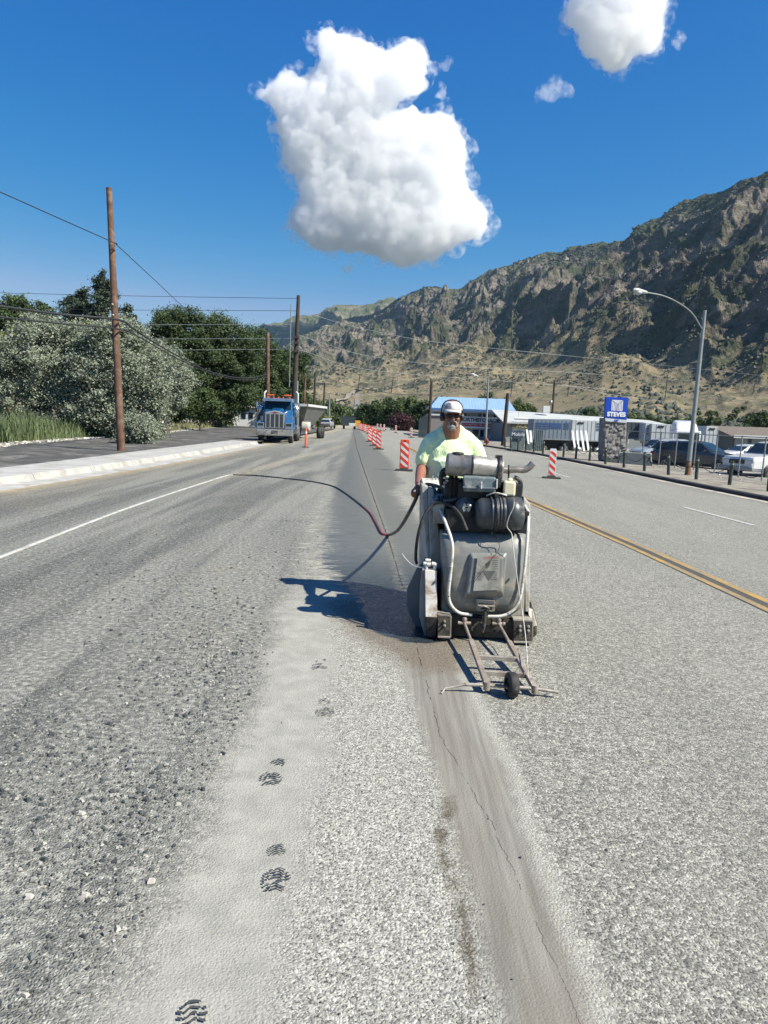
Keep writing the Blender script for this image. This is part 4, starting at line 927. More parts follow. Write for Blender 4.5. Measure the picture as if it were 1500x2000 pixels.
for t, hh in ((.60, .02), (.83, .018)):
    m = MB(); p0 = ga[0].lerp(gb[0], t); p1 = ga[1].lerp(gb[1], t); dv = (p1 - p0); m.box((p0 + p1) / 2, (dv.length - .03, .03, .03), rot=(0, -math.atan2(dv.z, dv.x), 0)); B(m, 'crossbar', [pale_steel], gf, bevel=.002)
m = MB(); m.tube([D(909, 1337, 4.52), gb[0], gb[1], D(1090, 1352, 4.50)], .012, 10)
m.tube([D(909, 1337, 4.52), D(869, 1344, 4.52), D(865, 1351, 4.50), G(861, 1357) + Vector((0, 0, .006))], [.010, .007, .007, .009], 8); m.tube([D(1083, 1349, 4.5), D(1082, 1342, 4.52), D(1088, 1341, 4.54)], .004, 6)
B(m, 'axle_rod', [pale_steel], gf)
gw = bpy.data.objects.new('guide_wheel', None); COL.objects.link(gw); gw.parent = saw; wc = G(998, 1362) + Vector((0, .0, .082)); gw.location = wc - saw.location; gw.rotation_euler = (0, R(1), R(8))
m = MB(); m.lathe((-.030, 0, 0), (1, 0, 0), [(0, .045), (0, .070), (.006, .078), (.014, .081), (.046, .081), (.054, .078), (.060, .070), (.060, .045)], 32); m.build('tyre', [rubber], gw)
m = MB(); m.lathe((-.022, 0, 0), (1, 0, 0), [(0, .008), (0, .018), (.004, .045), (.040, .045), (.044, .018), (.044, .008)], 20); m.cyl((-.05, 0, 0), (.05, 0, 0), .012, 10); m.build('hub', [mud_steel], gw)
m = MB(); m.tube(smooth_path([D(1004, 975, 5.60), D(1003, 990, 5.585), D(994, 1010, 5.585), D(990, 1028, 5.60), D(999, 1042, 5.62), D(1001, 1058, 5.60), D(1006, 1100, 5.58), D(1013, 1150, 5.57), D(1020, 1195, 5.52), D(1026, 1240, 5.2), D(1030, 1290, 4.8), D(1031, 1322, 4.62)], 6), .0035, 6); B(m, 'pull_cord', [rail_p])
m = MB(); m.tube(smooth_path([D(961, 1037, 5.66), D(962, 1046, 5.64), D(970, 1050, 5.64), D(975, 1062, 5.63), D(973, 1075, 5.60), D(955, 1100, 5.565), D(925, 1138, 5.555)], 6), .0022, 6); B(m, 'wire', [eng_m])

# ================================================================== THE OPERATOR
def skin_mat():
    m, nt, b = new_mat('sunburnt_skin'); k = N(nt); tc = k.obj(); n = k.noise(tc, 14, 5, .6)
    k.link(k.ramp(n, [(.3, (.215, .088, .058)), (.7, (.31, .135, .092))]), b.inputs['Base Color']); b.inputs['Roughness'].default_value = .5
    b.inputs['Subsurface Weight'].default_value = .08; b.inputs['Subsurface Radius'].default_value = (.01, .004, .002); b.inputs['Subsurface Scale'].default_value = .5
    return m
skin = skin_mat()
shirt_m, nt, b = new_mat('neon_shirt'); k = N(nt); tc = k.obj()
n1 = k.noise(tc, 5, 5, .6); n2 = k.noise(k.scale(tc, (1, 1, .45), (0, 0, 0)), 9, 4, .6, dist=1.5)
k.link(k.ramp(n1, [(.3, (.64, .80, .44)), (.7, (.74, .86, .54))]), b.inputs['Base Color']); b.inputs['Roughness'].default_value = .85; b.inputs['Sheen Weight'].default_value = .2
k.link(k.bump(k.math('ADD', n2, k.math('MULTIPLY', k.noise(tc, 220, 2), .03)), .8, .03), b.inputs['Normal'])
jean = plain('faded_denim', (.05, .075, .12), .9, var=.25, sc=16, bump=.3)
cap_w = plain('cap_cloth', (.50, .51, .50), .85, var=.06, sc=30, bump=.3); cap_g = plain('cap_grey', (.17, .19, .22), .85, var=.12, sc=30, bump=.3)
beard_m = plain('white_beard', (.40, .385, .36), .8, var=.3, sc=90, bump=1.0)
PX_, PY_ = .60, 6.88
def cap(mb, a0, b0, ra, rb, n=14):
    a0, b0 = Vector(a0), Vector(b0); mb.tube([a0, b0], [ra, rb], n); mb.ell(a0, ra, n, 8); mb.ell(b0, rb, n, 8)
def remesh(o, vs, it=4):
    r_ = o.modifiers.new('remesh', 'REMESH'); r_.mode = 'VOXEL'; r_.voxel_size = vs; r_.use_smooth_shade = True
    s_ = o.modifiers.new('smooth', 'SMOOTH'); s_.iterations = it; s_.factor = .6; return o
m = MB()
hc = Vector((.590, 6.80, 1.748))
m.ell(hc + Vector((0, .015, .045)), (.080, .098, .105), 24, 16)           # skull
m.ell(hc + Vector((0, -.015, -.035)), (.068, .080, .080), 20, 14)          # face
m.ell(hc + Vector((0, -.035, -.088)), (.045, .050, .035), 16, 10)          # jaw
m.ell(hc + Vector((0, -.100, -.012)), (.014, .022, .026), 12, 8); m.ell(hc + Vector((0, -.114, -.024)), (.018, .014, .012), 12, 8)   # nose
m.ell(hc + Vector((0, -.082, .026)), (.055, .02, .012), 14, 8)             # brow
for s_ in (-1, 1):
    m.ell(hc + Vector((s_ * .042, -.065, -.022)), (.026, .026, .026), 12, 8)  # cheek
    m.ell(hc + Vector((s_ * .030, -.086, .010)), (.014, .010, .010), 10, 6)   # eye
    m.ell(hc + Vector((s_ * .080, .012, .0)), (.012, .024, .032), 10, 8)      # ear
m.ell(hc + Vector((0, -.094, -.052)), (.024, .012, .007), 12, 6)           # lips
cap(m, hc + Vector((0, .03, -.05)), (PX_, 6.90, 1.56), .076, .10)         # neck
cap(m, (PX_ - .17, 6.90, 1.50), (PX_ + .17, 6.90, 1.50), .085, .085)
m.ell((PX_, 6.89, 1.36), (.21, .13, .20), 20, 12); m.ell((PX_, 6.87, 1.14), (.20, .17, .20), 20, 12); m.ell((PX_, 6.90, .98), (.185, .14, .13), 20, 12)
armR = [(.395, 6.90, 1.46), (.335, 6.86, 1.265), (.298, 6.52, 1.15)]
armL = [(.805, 6.90, 1.46), (.905, 6.88, 1.24), (.985, 6.68, 1.14)]
for A_ in (armR, armL):
    cap(m, A_[0], A_[1], .066, .052); cap(m, A_[1], Vector(A_[1]).lerp(Vector(A_[2]), .45), .052, .049); cap(m, Vector(A_[1]).lerp(Vector(A_[2]), .4), A_[2], .050, .034)
# hands: palm, five unequal fingers bent round what they hold
def hand(mb, wrist, side, fwd, down):
    w_ = Vector(wrist); f_ = Vector(fwd).normalized(); d_ = Vector(down).normalized(); s_ = f_.cross(d_).normalized() * side
    # palm spans f_ (length) and d_ (width)
    for t in (-.03, -.01, .01, .03): cap(mb, w_ + d_ * t * .7, w_ + f_ * .085 + d_ * t, .0155, .0155, 8)
    for i, (ln, off) in enumerate(((.040, -.034), (.046, -.012), (.043, .011), (.034, .033))):
        p0 = w_ + f_ * .09 + d_ * off; p1 = p0 + f_ * ln * .7 + s_ * .018; p2 = p1 + s_ * ln * .72 - f_ * .004; p3 = p2 - f_ * ln * .65 + s_ * .003
        cap(mb, p0, p1, .0112, .0104, 8); cap(mb, p1, p2, .0104, .0096, 8); cap(mb, p2, p3, .0096, .0084, 8)
    t0 = w_ + f_ * .025 - d_ * .034; t1 = t0 + f_ * .035 - d_ * .016 + s_ * .016; t2 = t1 + f_ * .026 + s_ * .022 + d_ * .010
    cap(mb, t0, t1, .0150, .0125, 8); cap(mb, t1, t2, .0120, .0098, 8)
hand(m, (.300, 6.50, 1.145), -1, (-.10, -.62, -.75), (.15, .75, -.62))
hand(m, (.985, 6.68, 1.14), 1, (.05, -.6, -.4), (0, .5, -.8))
for s_ in (-1, 1):
    hx = PX_ + s_ * .10; cap(m, (hx, 6.92, .93), (hx + s_ * .03, 6.90, .50), .098, .062); cap(m, (hx + s_ * .03, 6.90, .50), (hx + s_ * .035, 6.95, .10), .060, .043); cap(m, (hx + s_ * .035, 6.96, .06), (hx + s_ * .05, 6.80, .045), .045, .036)
person = m.build('person', [skin], origin=(PX_, 6.9, 0)); remesh(person, .0062, 3)
props(person, 'man in neon yellow-green T-shirt, grey cap and ear defenders standing behind the road saw', 'person')
PB = lambda mb, name, mats, bevel=0, par=None: mb.build(name, mats, par or person, bevel, world=True)
# shirt
m = MB()
cap(m, (PX_ - .175, 6.90, 1.49), (PX_ + .175, 6.90, 1.49), .100, .100, 20)
cap(m, (PX_ - .075, 6.90, 1.572), (PX_ + .075, 6.90, 1.572), .082, .082, 16)
cap(m, (PX_ - .17, 6.905, 1.52), (PX_ - .045, 6.91, 1.628), .078, .060, 16); cap(m, (PX_ + .17, 6.905, 1.52), (PX_ + .045, 6.91, 1.628), .078, .060, 16)
m.ell((PX_, 6.89, 1.38), (.235, .155, .19), 28, 16); m.ell((PX_ + .01, 6.865, 1.18), (.245, .205, .24), 28, 16); m.ell((PX_ + .01, 6.88, 1.02), (.238, .19, .17), 28, 16)
m.lathe((PX_ + .01, 6.88, .90), (0, 0, 1), [(0, .02), (0, .235), (.2, .24), (.45, .215), (.5, .1)], 28)
cap(m, (.405, 6.90, 1.475), (.348, 6.88, 1.335), .090, .080, 18); cap(m, (.800, 6.90, 1.475), (.880, 6.88, 1.31), .095, .088, 18)
sh = PB(m, 'shirt', [shirt_m]); remesh(sh, .010, 7)
for sc_, st_ in ((.11, .020), (.05, .009)):
    tx = bpy.data.textures.new('folds', 'CLOUDS'); tx.noise_scale = sc_; tx.noise_depth = 2
    dm = sh.modifiers.new('folds', 'DISPLACE'); dm.texture = tx; dm.strength = st_; dm.mid_level = .5; dm.texture_coords = 'LOCAL'
# trousers and boots
m = MB(); m.ell((PX_, 6.90, .93), (.215, .165, .12), 20, 12)
for s_ in (-1, 1):
    hx = PX_ + s_ * .10; cap(m, (hx, 6.92, .92), (hx + s_ * .03, 6.90, .50), .116, .082); cap(m, (hx + s_ * .03, 6.90, .50), (hx + s_ * .035, 6.95, .13), .082, .068)
remesh(PB(m, 'trousers', [jean]), .014, 4)
for s_ in (-1, 1):
    hx = PX_ + s_ * .135; m = MB(); cap(m, (hx, 6.97, .15), (hx, 6.98, .07), .062, .060); cap(m, (hx, 6.97, .06), (hx + s_ * .02, 6.77, .05), .056, .048); m.box((hx + s_ * .01, 6.87, .018), (.10, .29, .030)); remesh(PB(m, 'boot', [plain('work_boot', (.10, .07, .045), .7, var=.3, sc=12)]), .010, 3)
# cap
m = MB(); cc = hc + Vector((0, .012, .068)); n_ = 28; vs = []; rings = 9
for i in range(rings + 1):
    th = (math.pi / 2) * i / rings
    for k_ in range(n_):
        an = 2 * math.pi * k_ / n_; vs.append(cc + Vector((.090 * math.cos(th) ** .8 * math.cos(an), .108 * math.cos(th) ** .8 * math.sin(an), .078 * math.sin(th) - .008)))
fs_ = []; mi_ = []
for i in range(rings):
    for k_ in range(n_):
        fs_.append((i * n_ + k_, i * n_ + (k_ + 1) % n_, (i + 1) * n_ + (k_ + 1) % n_, (i + 1) * n_ + k_))
nb = len(m.v); m.v += [tuple(v) for v in vs]
for j, f_ in enumerate(fs_):
    k_ = j % n_; an = 2 * math.pi * (k_ + .5) / n_
    m.f.append(tuple(q + nb for q in f_)); m.m.append(0); m.sm.append(True)
cp_ = PB(m, 'cap', [cap_w])
s2 = cp_.modifiers.new('t', 'SOLIDIFY'); s2.thickness = .004; s2.offset = 1
m = MB(); top = []; bot = []
for t in np.linspace(-1, 1, 17):
    an = -math.pi / 2 + t * 1.02; r0 = Vector((.090 * math.cos(an), .108 * math.sin(an), -.004)); ln = .075 * (1 - abs(t) ** 2.6) + .004
    o_ = r0 + Vector((math.cos(an) * .25 * ln, -ln, -.012 - .018 * abs(t) ** 2 - .10 * ln + .0)); top.append((cc + r0, cc + o_))
vs = []
for a0, b0 in top:
    for q_ in (0, .5, 1): vs.append(a0.lerp(b0, q_) + Vector((0, 0, .006 * math.sin(q_ * math.pi))))
m.add(vs, [(i * 3 + j, i * 3 + j + 1, i * 3 + j + 4, i * 3 + j + 3) for i in range(16) for j in range(2)], 0, True)
pk = PB(m, 'cap_peak', [cap_w], par=cp_); s2 = pk.modifiers.new('t', 'SOLIDIFY'); s2.thickness = .005
m = MB(); vs = []
for i, th in enumerate((.12, .35, .6, .85)):
    for t in np.linspace(-1, 1, 9):
        an = -math.pi / 2 - .55 + t * .38 * (1 - .35 * i / 3); vs.append(cc + Vector((.0945 * math.cos(th) ** .8 * math.cos(an), .1125 * math.cos(th) ** .8 * math.sin(an), .082 * math.sin(th) - .006)))
m.add(vs, [(i * 9 + j, i * 9 + j + 1, (i + 1) * 9 + j + 1, (i + 1) * 9 + j) for i in range(3) for j in range(8)], 0, True); PB(m, 'cap_badge', [cap_g], par=cp_)
# ear defenders
muffb = plain('muff_black', (.02, .024, .028), .4, var=.2, sc=10)
em = MB(); em.tube(smooth_path([hc + Vector((x_, .02, z_)) for x_, z_ in ((-.092, .0), (-.098, .05), (-.090, .10), (-.058, .140), (0, .153), (.058, .140), (.090, .10), (.098, .05), (.092, .0))], 4), .006, 8)
emo = PB(em, 'ear_defenders', [muffb])
for s_ in (-1, 1):
    m = MB(); m.lathe(hc + Vector((s_ * .074, .012, -.002)), (s_, 0, 0), [(0, .034), (.008, .040), (.022, .040), (.034, .033), (.038, .012)], 18); PB(m, 'ear_cup', [muffb], par=emo)
# sunglasses
gl = plain('dark_lens', (.006, .006, .007), .08, var=.1); m = MB()
for s_ in (-1, 1):
    m.ell(hc + Vector((s_ * .034, -.103, .008)), (.030, .008, .019), 16, 10)
m.tube([hc + Vector((-.012, -.110, .014)), hc + Vector((.012, -.110, .014))], .004, 6)
for s_ in (-1, 1): m.tube([hc + Vector((s_ * .060, -.098, .014)), hc + Vector((s_ * .078, -.05, .014)), hc + Vector((s_ * .084, .0, .012))], .004, 6)
PB(m, 'sunglasses', [gl])
m = MB()
m.ell(hc + Vector((0, -.070, -.100)), (.034, .028, .026), 18, 12); m.ell(hc + Vector((0, -.082, -.088)), (.026, .018, .020), 14, 10)
for s_ in (-1, 1):
    cap(m, hc + Vector((s_ * .008, -.104, -.038)), hc + Vector((s_ * .034, -.092, -.052)), .0065, .007, 8); cap(m, hc + Vector((s_ * .034, -.090, -.052)), hc + Vector((s_ * .036, -.078, -.085)), .010, .014, 8)
gt = PB(m, 'goatee', [beard_m]); remesh(gt, .0045, 2)
tx = bpy.data.textures.new('hair', 'CLOUDS'); tx.noise_scale = .008; dm = gt.modifiers.new('h', 'DISPLACE'); dm.texture = tx; dm.strength = .006; dm.texture_coords = 'LOCAL'

# ================================================================== WATER HOSE
hose_m = plain('black_water_hose', (.03, .03, .032), .45, var=.2, sc=6, dirt=(.20, .17, .15), dirt_amt=.2)
hose_r = plain('red_hose', (.28, .06, .05), .5, var=.2, sc=6); hose_w = plain('flat_white_hose', (.40, .40, .38), .7, var=.15, sc=6, dirt=(.28, .26, .22), dirt_amt=.4)
gpt = lambda x, y, h=.016: G(x, y) + Vector((0, 0, h))
pathA = [D(830, 950, 6.36), D(818, 958, 6.36), D(812, 975, 6.5), D(798, 1003, 7.0), D(785, 1025, 7.9), D(773, 1039, 9.0), gpt(758, 1047), gpt(746, 1044), gpt(737, 1028), gpt(724, 1005), gpt(700, 984), gpt(672, 963), gpt(650, 951), gpt(610, 942), gpt(560, 936), gpt(500, 930), gpt(455, 928.5)]
m = MB(); P_ = smooth_path(pathA, 8); rr = [.0155 + .006 * min(1, i / 60) for i in range(len(P_))]; m.tube(P_, rr, 10)
ho = m.build('water_hose', [hose_m], origin=G(758, 1047)); props(ho, 'thin black water hose drooping from the man’s hand and curving over the road'.replace('’', ' ').replace('man s', 'operator'), 'hose')
m = MB(); P_ = smooth_path([gpt(758, 1047), gpt(746, 1044), gpt(737, 1028), gpt(724, 1005), gpt(712, 994)], 8); m.tube(P_, .0215, 10); PBh = m.build('red_sleeve', [hose_r], ho, world=True)
m = MB(); P_ = smooth_path([gpt(455, 928.5, .012), gpt(440, 930, .012), gpt(340, 962, .012), gpt(235, 998, .012), gpt(120, 1042, .012), gpt(0, 1089, .012), gpt(-200, 1165, .012)], 8)
vs = []; fs_ = []
for i, p_ in enumerate(P_):
    t_ = (P_[min(i + 1, len(P_) - 1)] - P_[max(i - 1, 0)]).normalized(); s_ = Vector((t_.y, -t_.x, 0)) * .036
    vs += [p_ - s_ - Vector((0, 0, .010)), p_ - s_ * .8 + Vector((0, 0, .006)), p_ + s_ * .8 + Vector((0, 0, .006)), p_ + s_ - Vector((0, 0, .010))]
for i in range(len(P_) - 1):
    for j in range(3): fs_.append((i * 4 + j, i * 4 + j + 1, i * 4 + j + 5, i * 4 + j + 4))
m.add(vs, fs_, 0, True); o = m.build('flat_hose', [hose_w], origin=G(235, 998)); props(o, 'flat white hose laid across the left lane to the left picture edge', 'hose')

# ================================================================== BOOT PRINTS
print_m = plain('damp_print', (.045, .048, .050), .75, var=.25, sc=40)
def boot_print(cx, cy, ang, n_rows, wid, ln, arch, label, faint=0):
    """cx, cy: ground point of the heel centre end; rows of wavy tread bars"""
    m = MB(); rg = random.Random(int(cx * 999 + cy * 77)); ca_, sa_ = math.cos(ang), math.sin(ang)
    for r_ in range(n_rows):
        t = (r_ + .5) / n_rows; y_ = (t - .5) * ln; hw = wid * (math.sin(math.pi * min(max(t * .9 + .08, 0), 1)) ** .45) * (.85 if arch else 1)
        th = ln / n_rows * .24; segs = []; x_ = -hw
        while x_ < hw:
            l_ = rg.uniform(.018, .05) if abs(x_) < hw * .6 else rg.uniform(.008, .016)
            if rg.random() > .10 + faint * .4: segs.append((x_, min(x_ + l_, hw)))
            x_ += l_ + rg.uniform(.003, .008)
        for a0, a1 in segs:
            up_ = []; dn_ = []
            for q_ in np.linspace(a0, a1, 7):
                wv = .0065 * math.sin(q_ / wid * 5.0 + 1) + .002 * math.sin(q_ * 190 + r_); tt = th * rg.uniform(.7, 1.2)
                up_.append((q_, y_ + wv + tt)); dn_.append((q_, y_ + wv - tt))
            pl = up_ + dn_[::-1]
            pts = [(cx + p_[0] * ca_ - p_[1] * sa_, cy + p_[0] * sa_ + p_[1] * ca_) for p_ in pl]
            m.add([(p_[0], p_[1], gz(p_[0]) + .0115) for p_ in pts], [(j, j + 1, 12 - j, 13 - j) for j in range(6)])
    o = m.build('boot_print', [print_m], origin=(cx, cy, 0)); props(o, label, 'boot print', 'damp boot prints down the dusty strip'); return o
for (hx, hy, fx, fy, nr1, nr2, fa_n, lab_) in (
    (541, 1664, 540, 1722, 5, 8, 0, 'large crisp boot print'), (544, 1492, 530, 1523, 3, 7, .3, 'patchy boot print'),
    (634, 1372, 635, 1393, 4, 8, 0, 'neat small-looking boot print'), (628, 1292, 624, 1304, 2, 5, .8, 'faint smudged boot print')):
    ph, pf = G(hx, hy), G(fx, fy)
    where = {1722: 'nearest whole print', 1523: 'second whole print up', 1393: 'third whole print up', 1304: 'farthest print, near the saw'}[fy]
    w_ = .052
    boot_print(pf.x, pf.y, .05, nr2, w_ * 1.05, .135 if fy > 1500 else .12, False, lab_ + ' (ball of the foot), ' + where, fa_n)
    boot_print(ph.x, ph.y, .05, nr1, w_ * .85, .072, True, lab_ + ' (heel), ' + where, fa_n)
p_ = G(375, 1983); boot_print(p_.x, p_.y, .35, 4, .05, .09, True, 'cropped boot print at the very bottom edge of the photo', 0)

# ================================================================== VEGETATION
def leaf_mat(name, lo, hi, trans=.25, rough=.7):
    m, nt, b = new_mat(name); k = N(nt); g = k.n('ShaderNodeNewGeometry'); tc = k.obj()
    f = k.math('ADD', k.math('MULTIPLY', g.outputs['Random Per Island'], .6), k.math('MULTIPLY', k.rng(k.noise(tc, .7, 4), .3, .7), .4))
    c = k.mix(f, lo, hi); k.link(c, b.inputs['Base Color']); b.inputs['Roughness'].default_value = rough
    t = k.n('ShaderNodeBsdfTranslucent'); k.link(k.mix(.5, c, hi), t.inputs[0]); mx = k.n('ShaderNodeMixShader'); mx.inputs[0].default_value = trans
    o = nt.nodes['Material Output']; k.link(b.outputs[0], mx.inputs[1]); k.link(t.outputs[0], mx.inputs[2]); k.link(mx.outputs[0], o.inputs[0]); return m
L_olive = leaf_mat('silvery_leaves', (.125, .155, .105), (.38, .42, .32))
L_dark = leaf_mat('dark_green_leaves', (.014, .030, .012), (.10, .15, .052))
L_mid = leaf_mat('mid_green_leaves', (.035, .062, .020), (.12, .165, .055))
L_yel = leaf_mat('yellow_green_leaves', (.10, .13, .02), (.22, .25, .06))
L_con = leaf_mat('conifer_needles', (.015, .030, .020), (.060, .090, .050), .1)
L_pur = leaf_mat('purple_leaves', (.035, .015, .018), (.09, .035, .045))
bark = plain('grey_bark', (.10, .085, .065), .9, var=.3, sc=6, bump=.5)
def leaves(centers, radii, n, size, rg, clump=.35, droop=0):
    """leaf quads gathered in clumps through the shells of the given blobs"""
    C_ = np.array(centers); R_ = np.array(radii); vol = (R_[:, 0] * R_[:, 1] * R_[:, 2]) ** .72; pr = vol / vol.sum()
    nc = max(8, n // 130); bi = rg.choice(len(C_), nc, p=pr)
    d = rg.normal(size=(nc, 3)); d /= np.linalg.norm(d, axis=1)[:, None]; rr = rg.uniform(.35, 1.22, nc) ** .7
    cc = C_[bi] + d * R_[bi] * rr[:, None]; ck = rg.choice(nc, n); cs = clump * rg.uniform(.5, 1.3, nc)
    off = rg.normal(size=(n, 3)) * cs[ck][:, None] * np.array([1, 1, .8]) * .55
    p = cc[ck] + off; p[:, 2] -= droop * np.abs(off[:, 0])
    nn = d[ck] * .6 + rg.normal(size=(n, 3)) * .7 + np.array([0, 0, .35]); nn /= np.linalg.norm(nn, axis=1)[:, None]
    t = np.cross(nn, rg.normal(size=(n, 3))); t /= np.linalg.norm(t, axis=1)[:, None]; b = np.cross(nn, t)
    s = size * rg.uniform(.6, 1.35, n)[:, None]; t = t * s; b = b * s * .55
    V = np.stack([p - t, p + b, p + t, p - b], 1).reshape(-1, 3); Fq = np.arange(n * 4).reshape(n, 4); return V, Fq
def tree(name, base, blobs, n, size, lm, label, rg, group=None, trunk=(.22, 2.2), clump=.35, cat='tree', z0=0, stems=3, droop=0):
    r = empty(name, base, 0, label, cat, group)
    V, Fq = leaves([b[0] for b in blobs], [b[1] for b in blobs], n, size, rg, clump, droop)
    V = V[:]; V[:, 2] = np.maximum(V[:, 2], .02)
    np_mesh('crown', V, Fq, [lm], r)
    m = MB(); rr, th = trunk; top = Vector((rg.uniform(-.1, .1), rg.uniform(-.1, .1), th))
    m.tube([(0, 0, -.3), (0.02, 0, th * .5), top], [rr * 1.25, rr, rr * .8], 8)
    for b_ in sorted(blobs, key=lambda b: -b[1][0])[:max(stems, 3) * 2]:
        c = Vector(b_[0]); mid = top.lerp(c, .5) + Vector((rg.uniform(-.3, .3), rg.uniform(-.3, .3), .15)); m.tube([top - Vector((0, 0, .1)), mid, c], [rr * .55, rr * .35, rr * .12], 6)
    m.build('trunk', [bark], r); return r
def blobs_from_px(pts, Y, base, depth=1.0):
    """pts: (px, py, radius px [, Y offset])"""
    out = []
    for q in pts:
        s_ = Y / F * q[2]; c = D(q[0], q[1], Y + (q[3] if len(q) > 3 else 0)) - base; out.append(((c.x, c.y, c.z), (s_, s_ * depth, s_)))
    return out
def px_tree(name, px, Y, pts, n, size, lm, label, seed, zb=None, **kw):
    rg = np.random.default_rng(seed); b0 = D(px, 840, Y); base = Vector((b0.x, Y, (gz(b0.x) if zb is None else zb)))
    return tree(name, base, blobs_from_px(pts, Y, base), n, size, lm, label, rg, **kw)
zB = .05
px_tree('silver_tree', 75, 46, [(75, 690, 62), (20, 720, 55), (120, 730, 52), (50, 780, 55), (115, 790, 50), (80, 650, 34), (130, 665, 36), (-30, 760, 55), (150, 770, 40)], 85000, .075, L_olive, 'silvery-leaved tree at the left picture edge, behind the tall reeds', 1, zb=zB, clump=.5)
px_tree('silver_tree', 225, 45, [(200, 665, 40), (245, 670, 42), (190, 730, 48), (255, 735, 52), (215, 790, 48), (275, 800, 45), (165, 690, 34), (300, 740, 40), (235, 840, 36), (280, 845, 30), (170, 800, 36)], 95000, .075, L_olive, 'silvery-leaved tree behind the brown utility pole with its crown reaching the ground', 2, zb=zB, clump=.5)
px_tree('silver_tree', 325, 58, [(315, 700, 34), (345, 735, 30), (325, 765, 32), (300, 740, 34), (350, 775, 20), (290, 690, 28)], 38000, .085, L_olive, 'smaller silvery tree between the brown pole and the dark green trees', 3, zb=zB, clump=.5)
px_tree('conifer', 203, 85, [(203, 540, 10), (203, 560, 17), (204, 580, 22), (203, 605, 27), (200, 635, 30), (205, 670, 32)], 26000, .13, L_con, 'tall dark conifer with the highest tip left of the brown pole', 4, zb=zB, clump=.5, group=None)
px_tree('conifer', 158, 88, [(162, 575, 10), (152, 592, 20), (148, 612, 26), (160, 640, 30), (140, 650, 30)], 22000, .13, L_con, 'broader dark conifer just left of the tallest conifer', 5, zb=zB, clump=.5)
px_tree('conifer', 250, 95, [(247, 608, 7), (247, 622, 12), (250, 645, 16), (263, 640, 9), (252, 665, 20)], 7000, .18, L_con, 'small conifer tip showing just right of the brown pole', 6, zb=zB, clump=.5)
px_tree('green_tree', 28, 75, [(35, 600, 22), (20, 630, 34), (50, 640, 30), (-10, 660, 40), (85, 610, 14), (78, 640, 22)], 36000, .13, L_dark, 'dark tree top rising over the silvery tree at the far left', 7, zb=zB, clump=.55)
px_tree('green_tree', 15, 55, [(10, 690, 35), (-10, 730, 40), (28, 660, 20)], 12000, .14, L_yel, 'yellow-green tree on the left picture edge among silvery trees', 8, zb=zB, clump=.5)
px_tree('green_tree', 165, 66, [(150, 655, 24), (180, 660, 24), (160, 690, 28), (200, 690, 24)], 12000, .15, L_yel, 'yellow-green tree in front of the broad conifer', 9, zb=zB, clump=.5)
px_tree('dark_tree', 345, 90, [(335, 640, 34), (305, 660, 22), (370, 640, 32), (340, 690, 38), (305, 700, 26), (380, 690, 36), (345, 740, 34), (350, 790, 30), (320, 800, 24), (380, 740, 30)], 70000, .13, L_dark, 'dark green spreading tree right behind the silvery trees, leftmost of the dark row', 10, zb=zB, clump=.7)
px_tree('dark_tree', 430, 92, [(425, 650, 34), (400, 665, 26), (455, 660, 32), (430, 700, 40), (470, 710, 36), (425, 750, 38), (470, 760, 34), (440, 795, 30), (405, 790, 28), (480, 680, 28)], 76000, .13, L_dark, 'dark green tree with pale sky gaps in its crown, above the small white house', 11, zb=zB, clump=.7)
px_tree('dark_tree', 505, 98, [(500, 670, 24), (520, 690, 26), (505, 720, 32), (530, 730, 24), (500, 765, 28), (525, 770, 24), (545, 715, 14)], 50000, .13, L_dark, 'dark green tree standing behind the blue truck and the bare brown pole', 12, zb=zB, clump=.7)
px_tree('dark_tree', 570, 108, [(560, 700, 18), (578, 712, 18), (565, 735, 24), (585, 745, 16), (560, 775, 24), (585, 785, 18), (590, 700, 8)], 36000, .15, L_dark, 'dark green tree around the tall black pole at the end of the left row', 13, zb=zB, clump=.7)
px_tree('leafy_bush', 390, 72, [(372, 790, 14), (395, 780, 18), (415, 790, 16), (385, 805, 15), (405, 805, 14)], 16000, .11, L_mid, 'pale green bush low under the dark trees, beside the road bank', 14, zb=zB, clump=.5, cat='bush', trunk=(.07, .5))
px_tree('leafy_bush', 265, 38, [(268, 838, 20), (250, 850, 16), (285, 845, 14)], 14000, .06, L_olive, 'low silvery bush spilling onto gravel right of the brown pole', 15, zb=zB, clump=.35, cat='bush', trunk=(.04, .25))
# trees along the road ahead, left side
for i, (px_, Y, top, w_, lm, lab_) in enumerate((
    (602, 130, 775, 16, L_mid, 'mid-green tree just right of the tall black pole, beside the road'),
    (624, 175, 788, 17, L_dark, 'dark bushy tree on the left of the far road behind the silver car'),
    (648, 190, 786, 16, L_dark, 'rounded dark tree directly above the silver car'),
    (668, 215, 792, 14, L_mid, 'mid-green tree above the road machine, left of the far road'),
    (682, 260, 800, 9, L_dark, 'small dark tree right beside the far road on its left'),
    (631, 140, 820, 11, L_yel, 'low yellow-green bush left of the silver car'))):
    hh = 832 - top; pts = [(px_, top + hh * .35, hh * .34), (px_ - w_ * .45, top + hh * .5, hh * .32), (px_ + w_ * .45, top + hh * .5, hh * .32), (px_, top + hh * .7, hh * .35), (px_ - w_ * .2, top + hh * .22, hh * .2)]
    px_tree('roadside_tree', px_, Y, pts, 9000, .24 * Y / 150, lm, lab_, 30 + i, zb=-1, clump=.9)
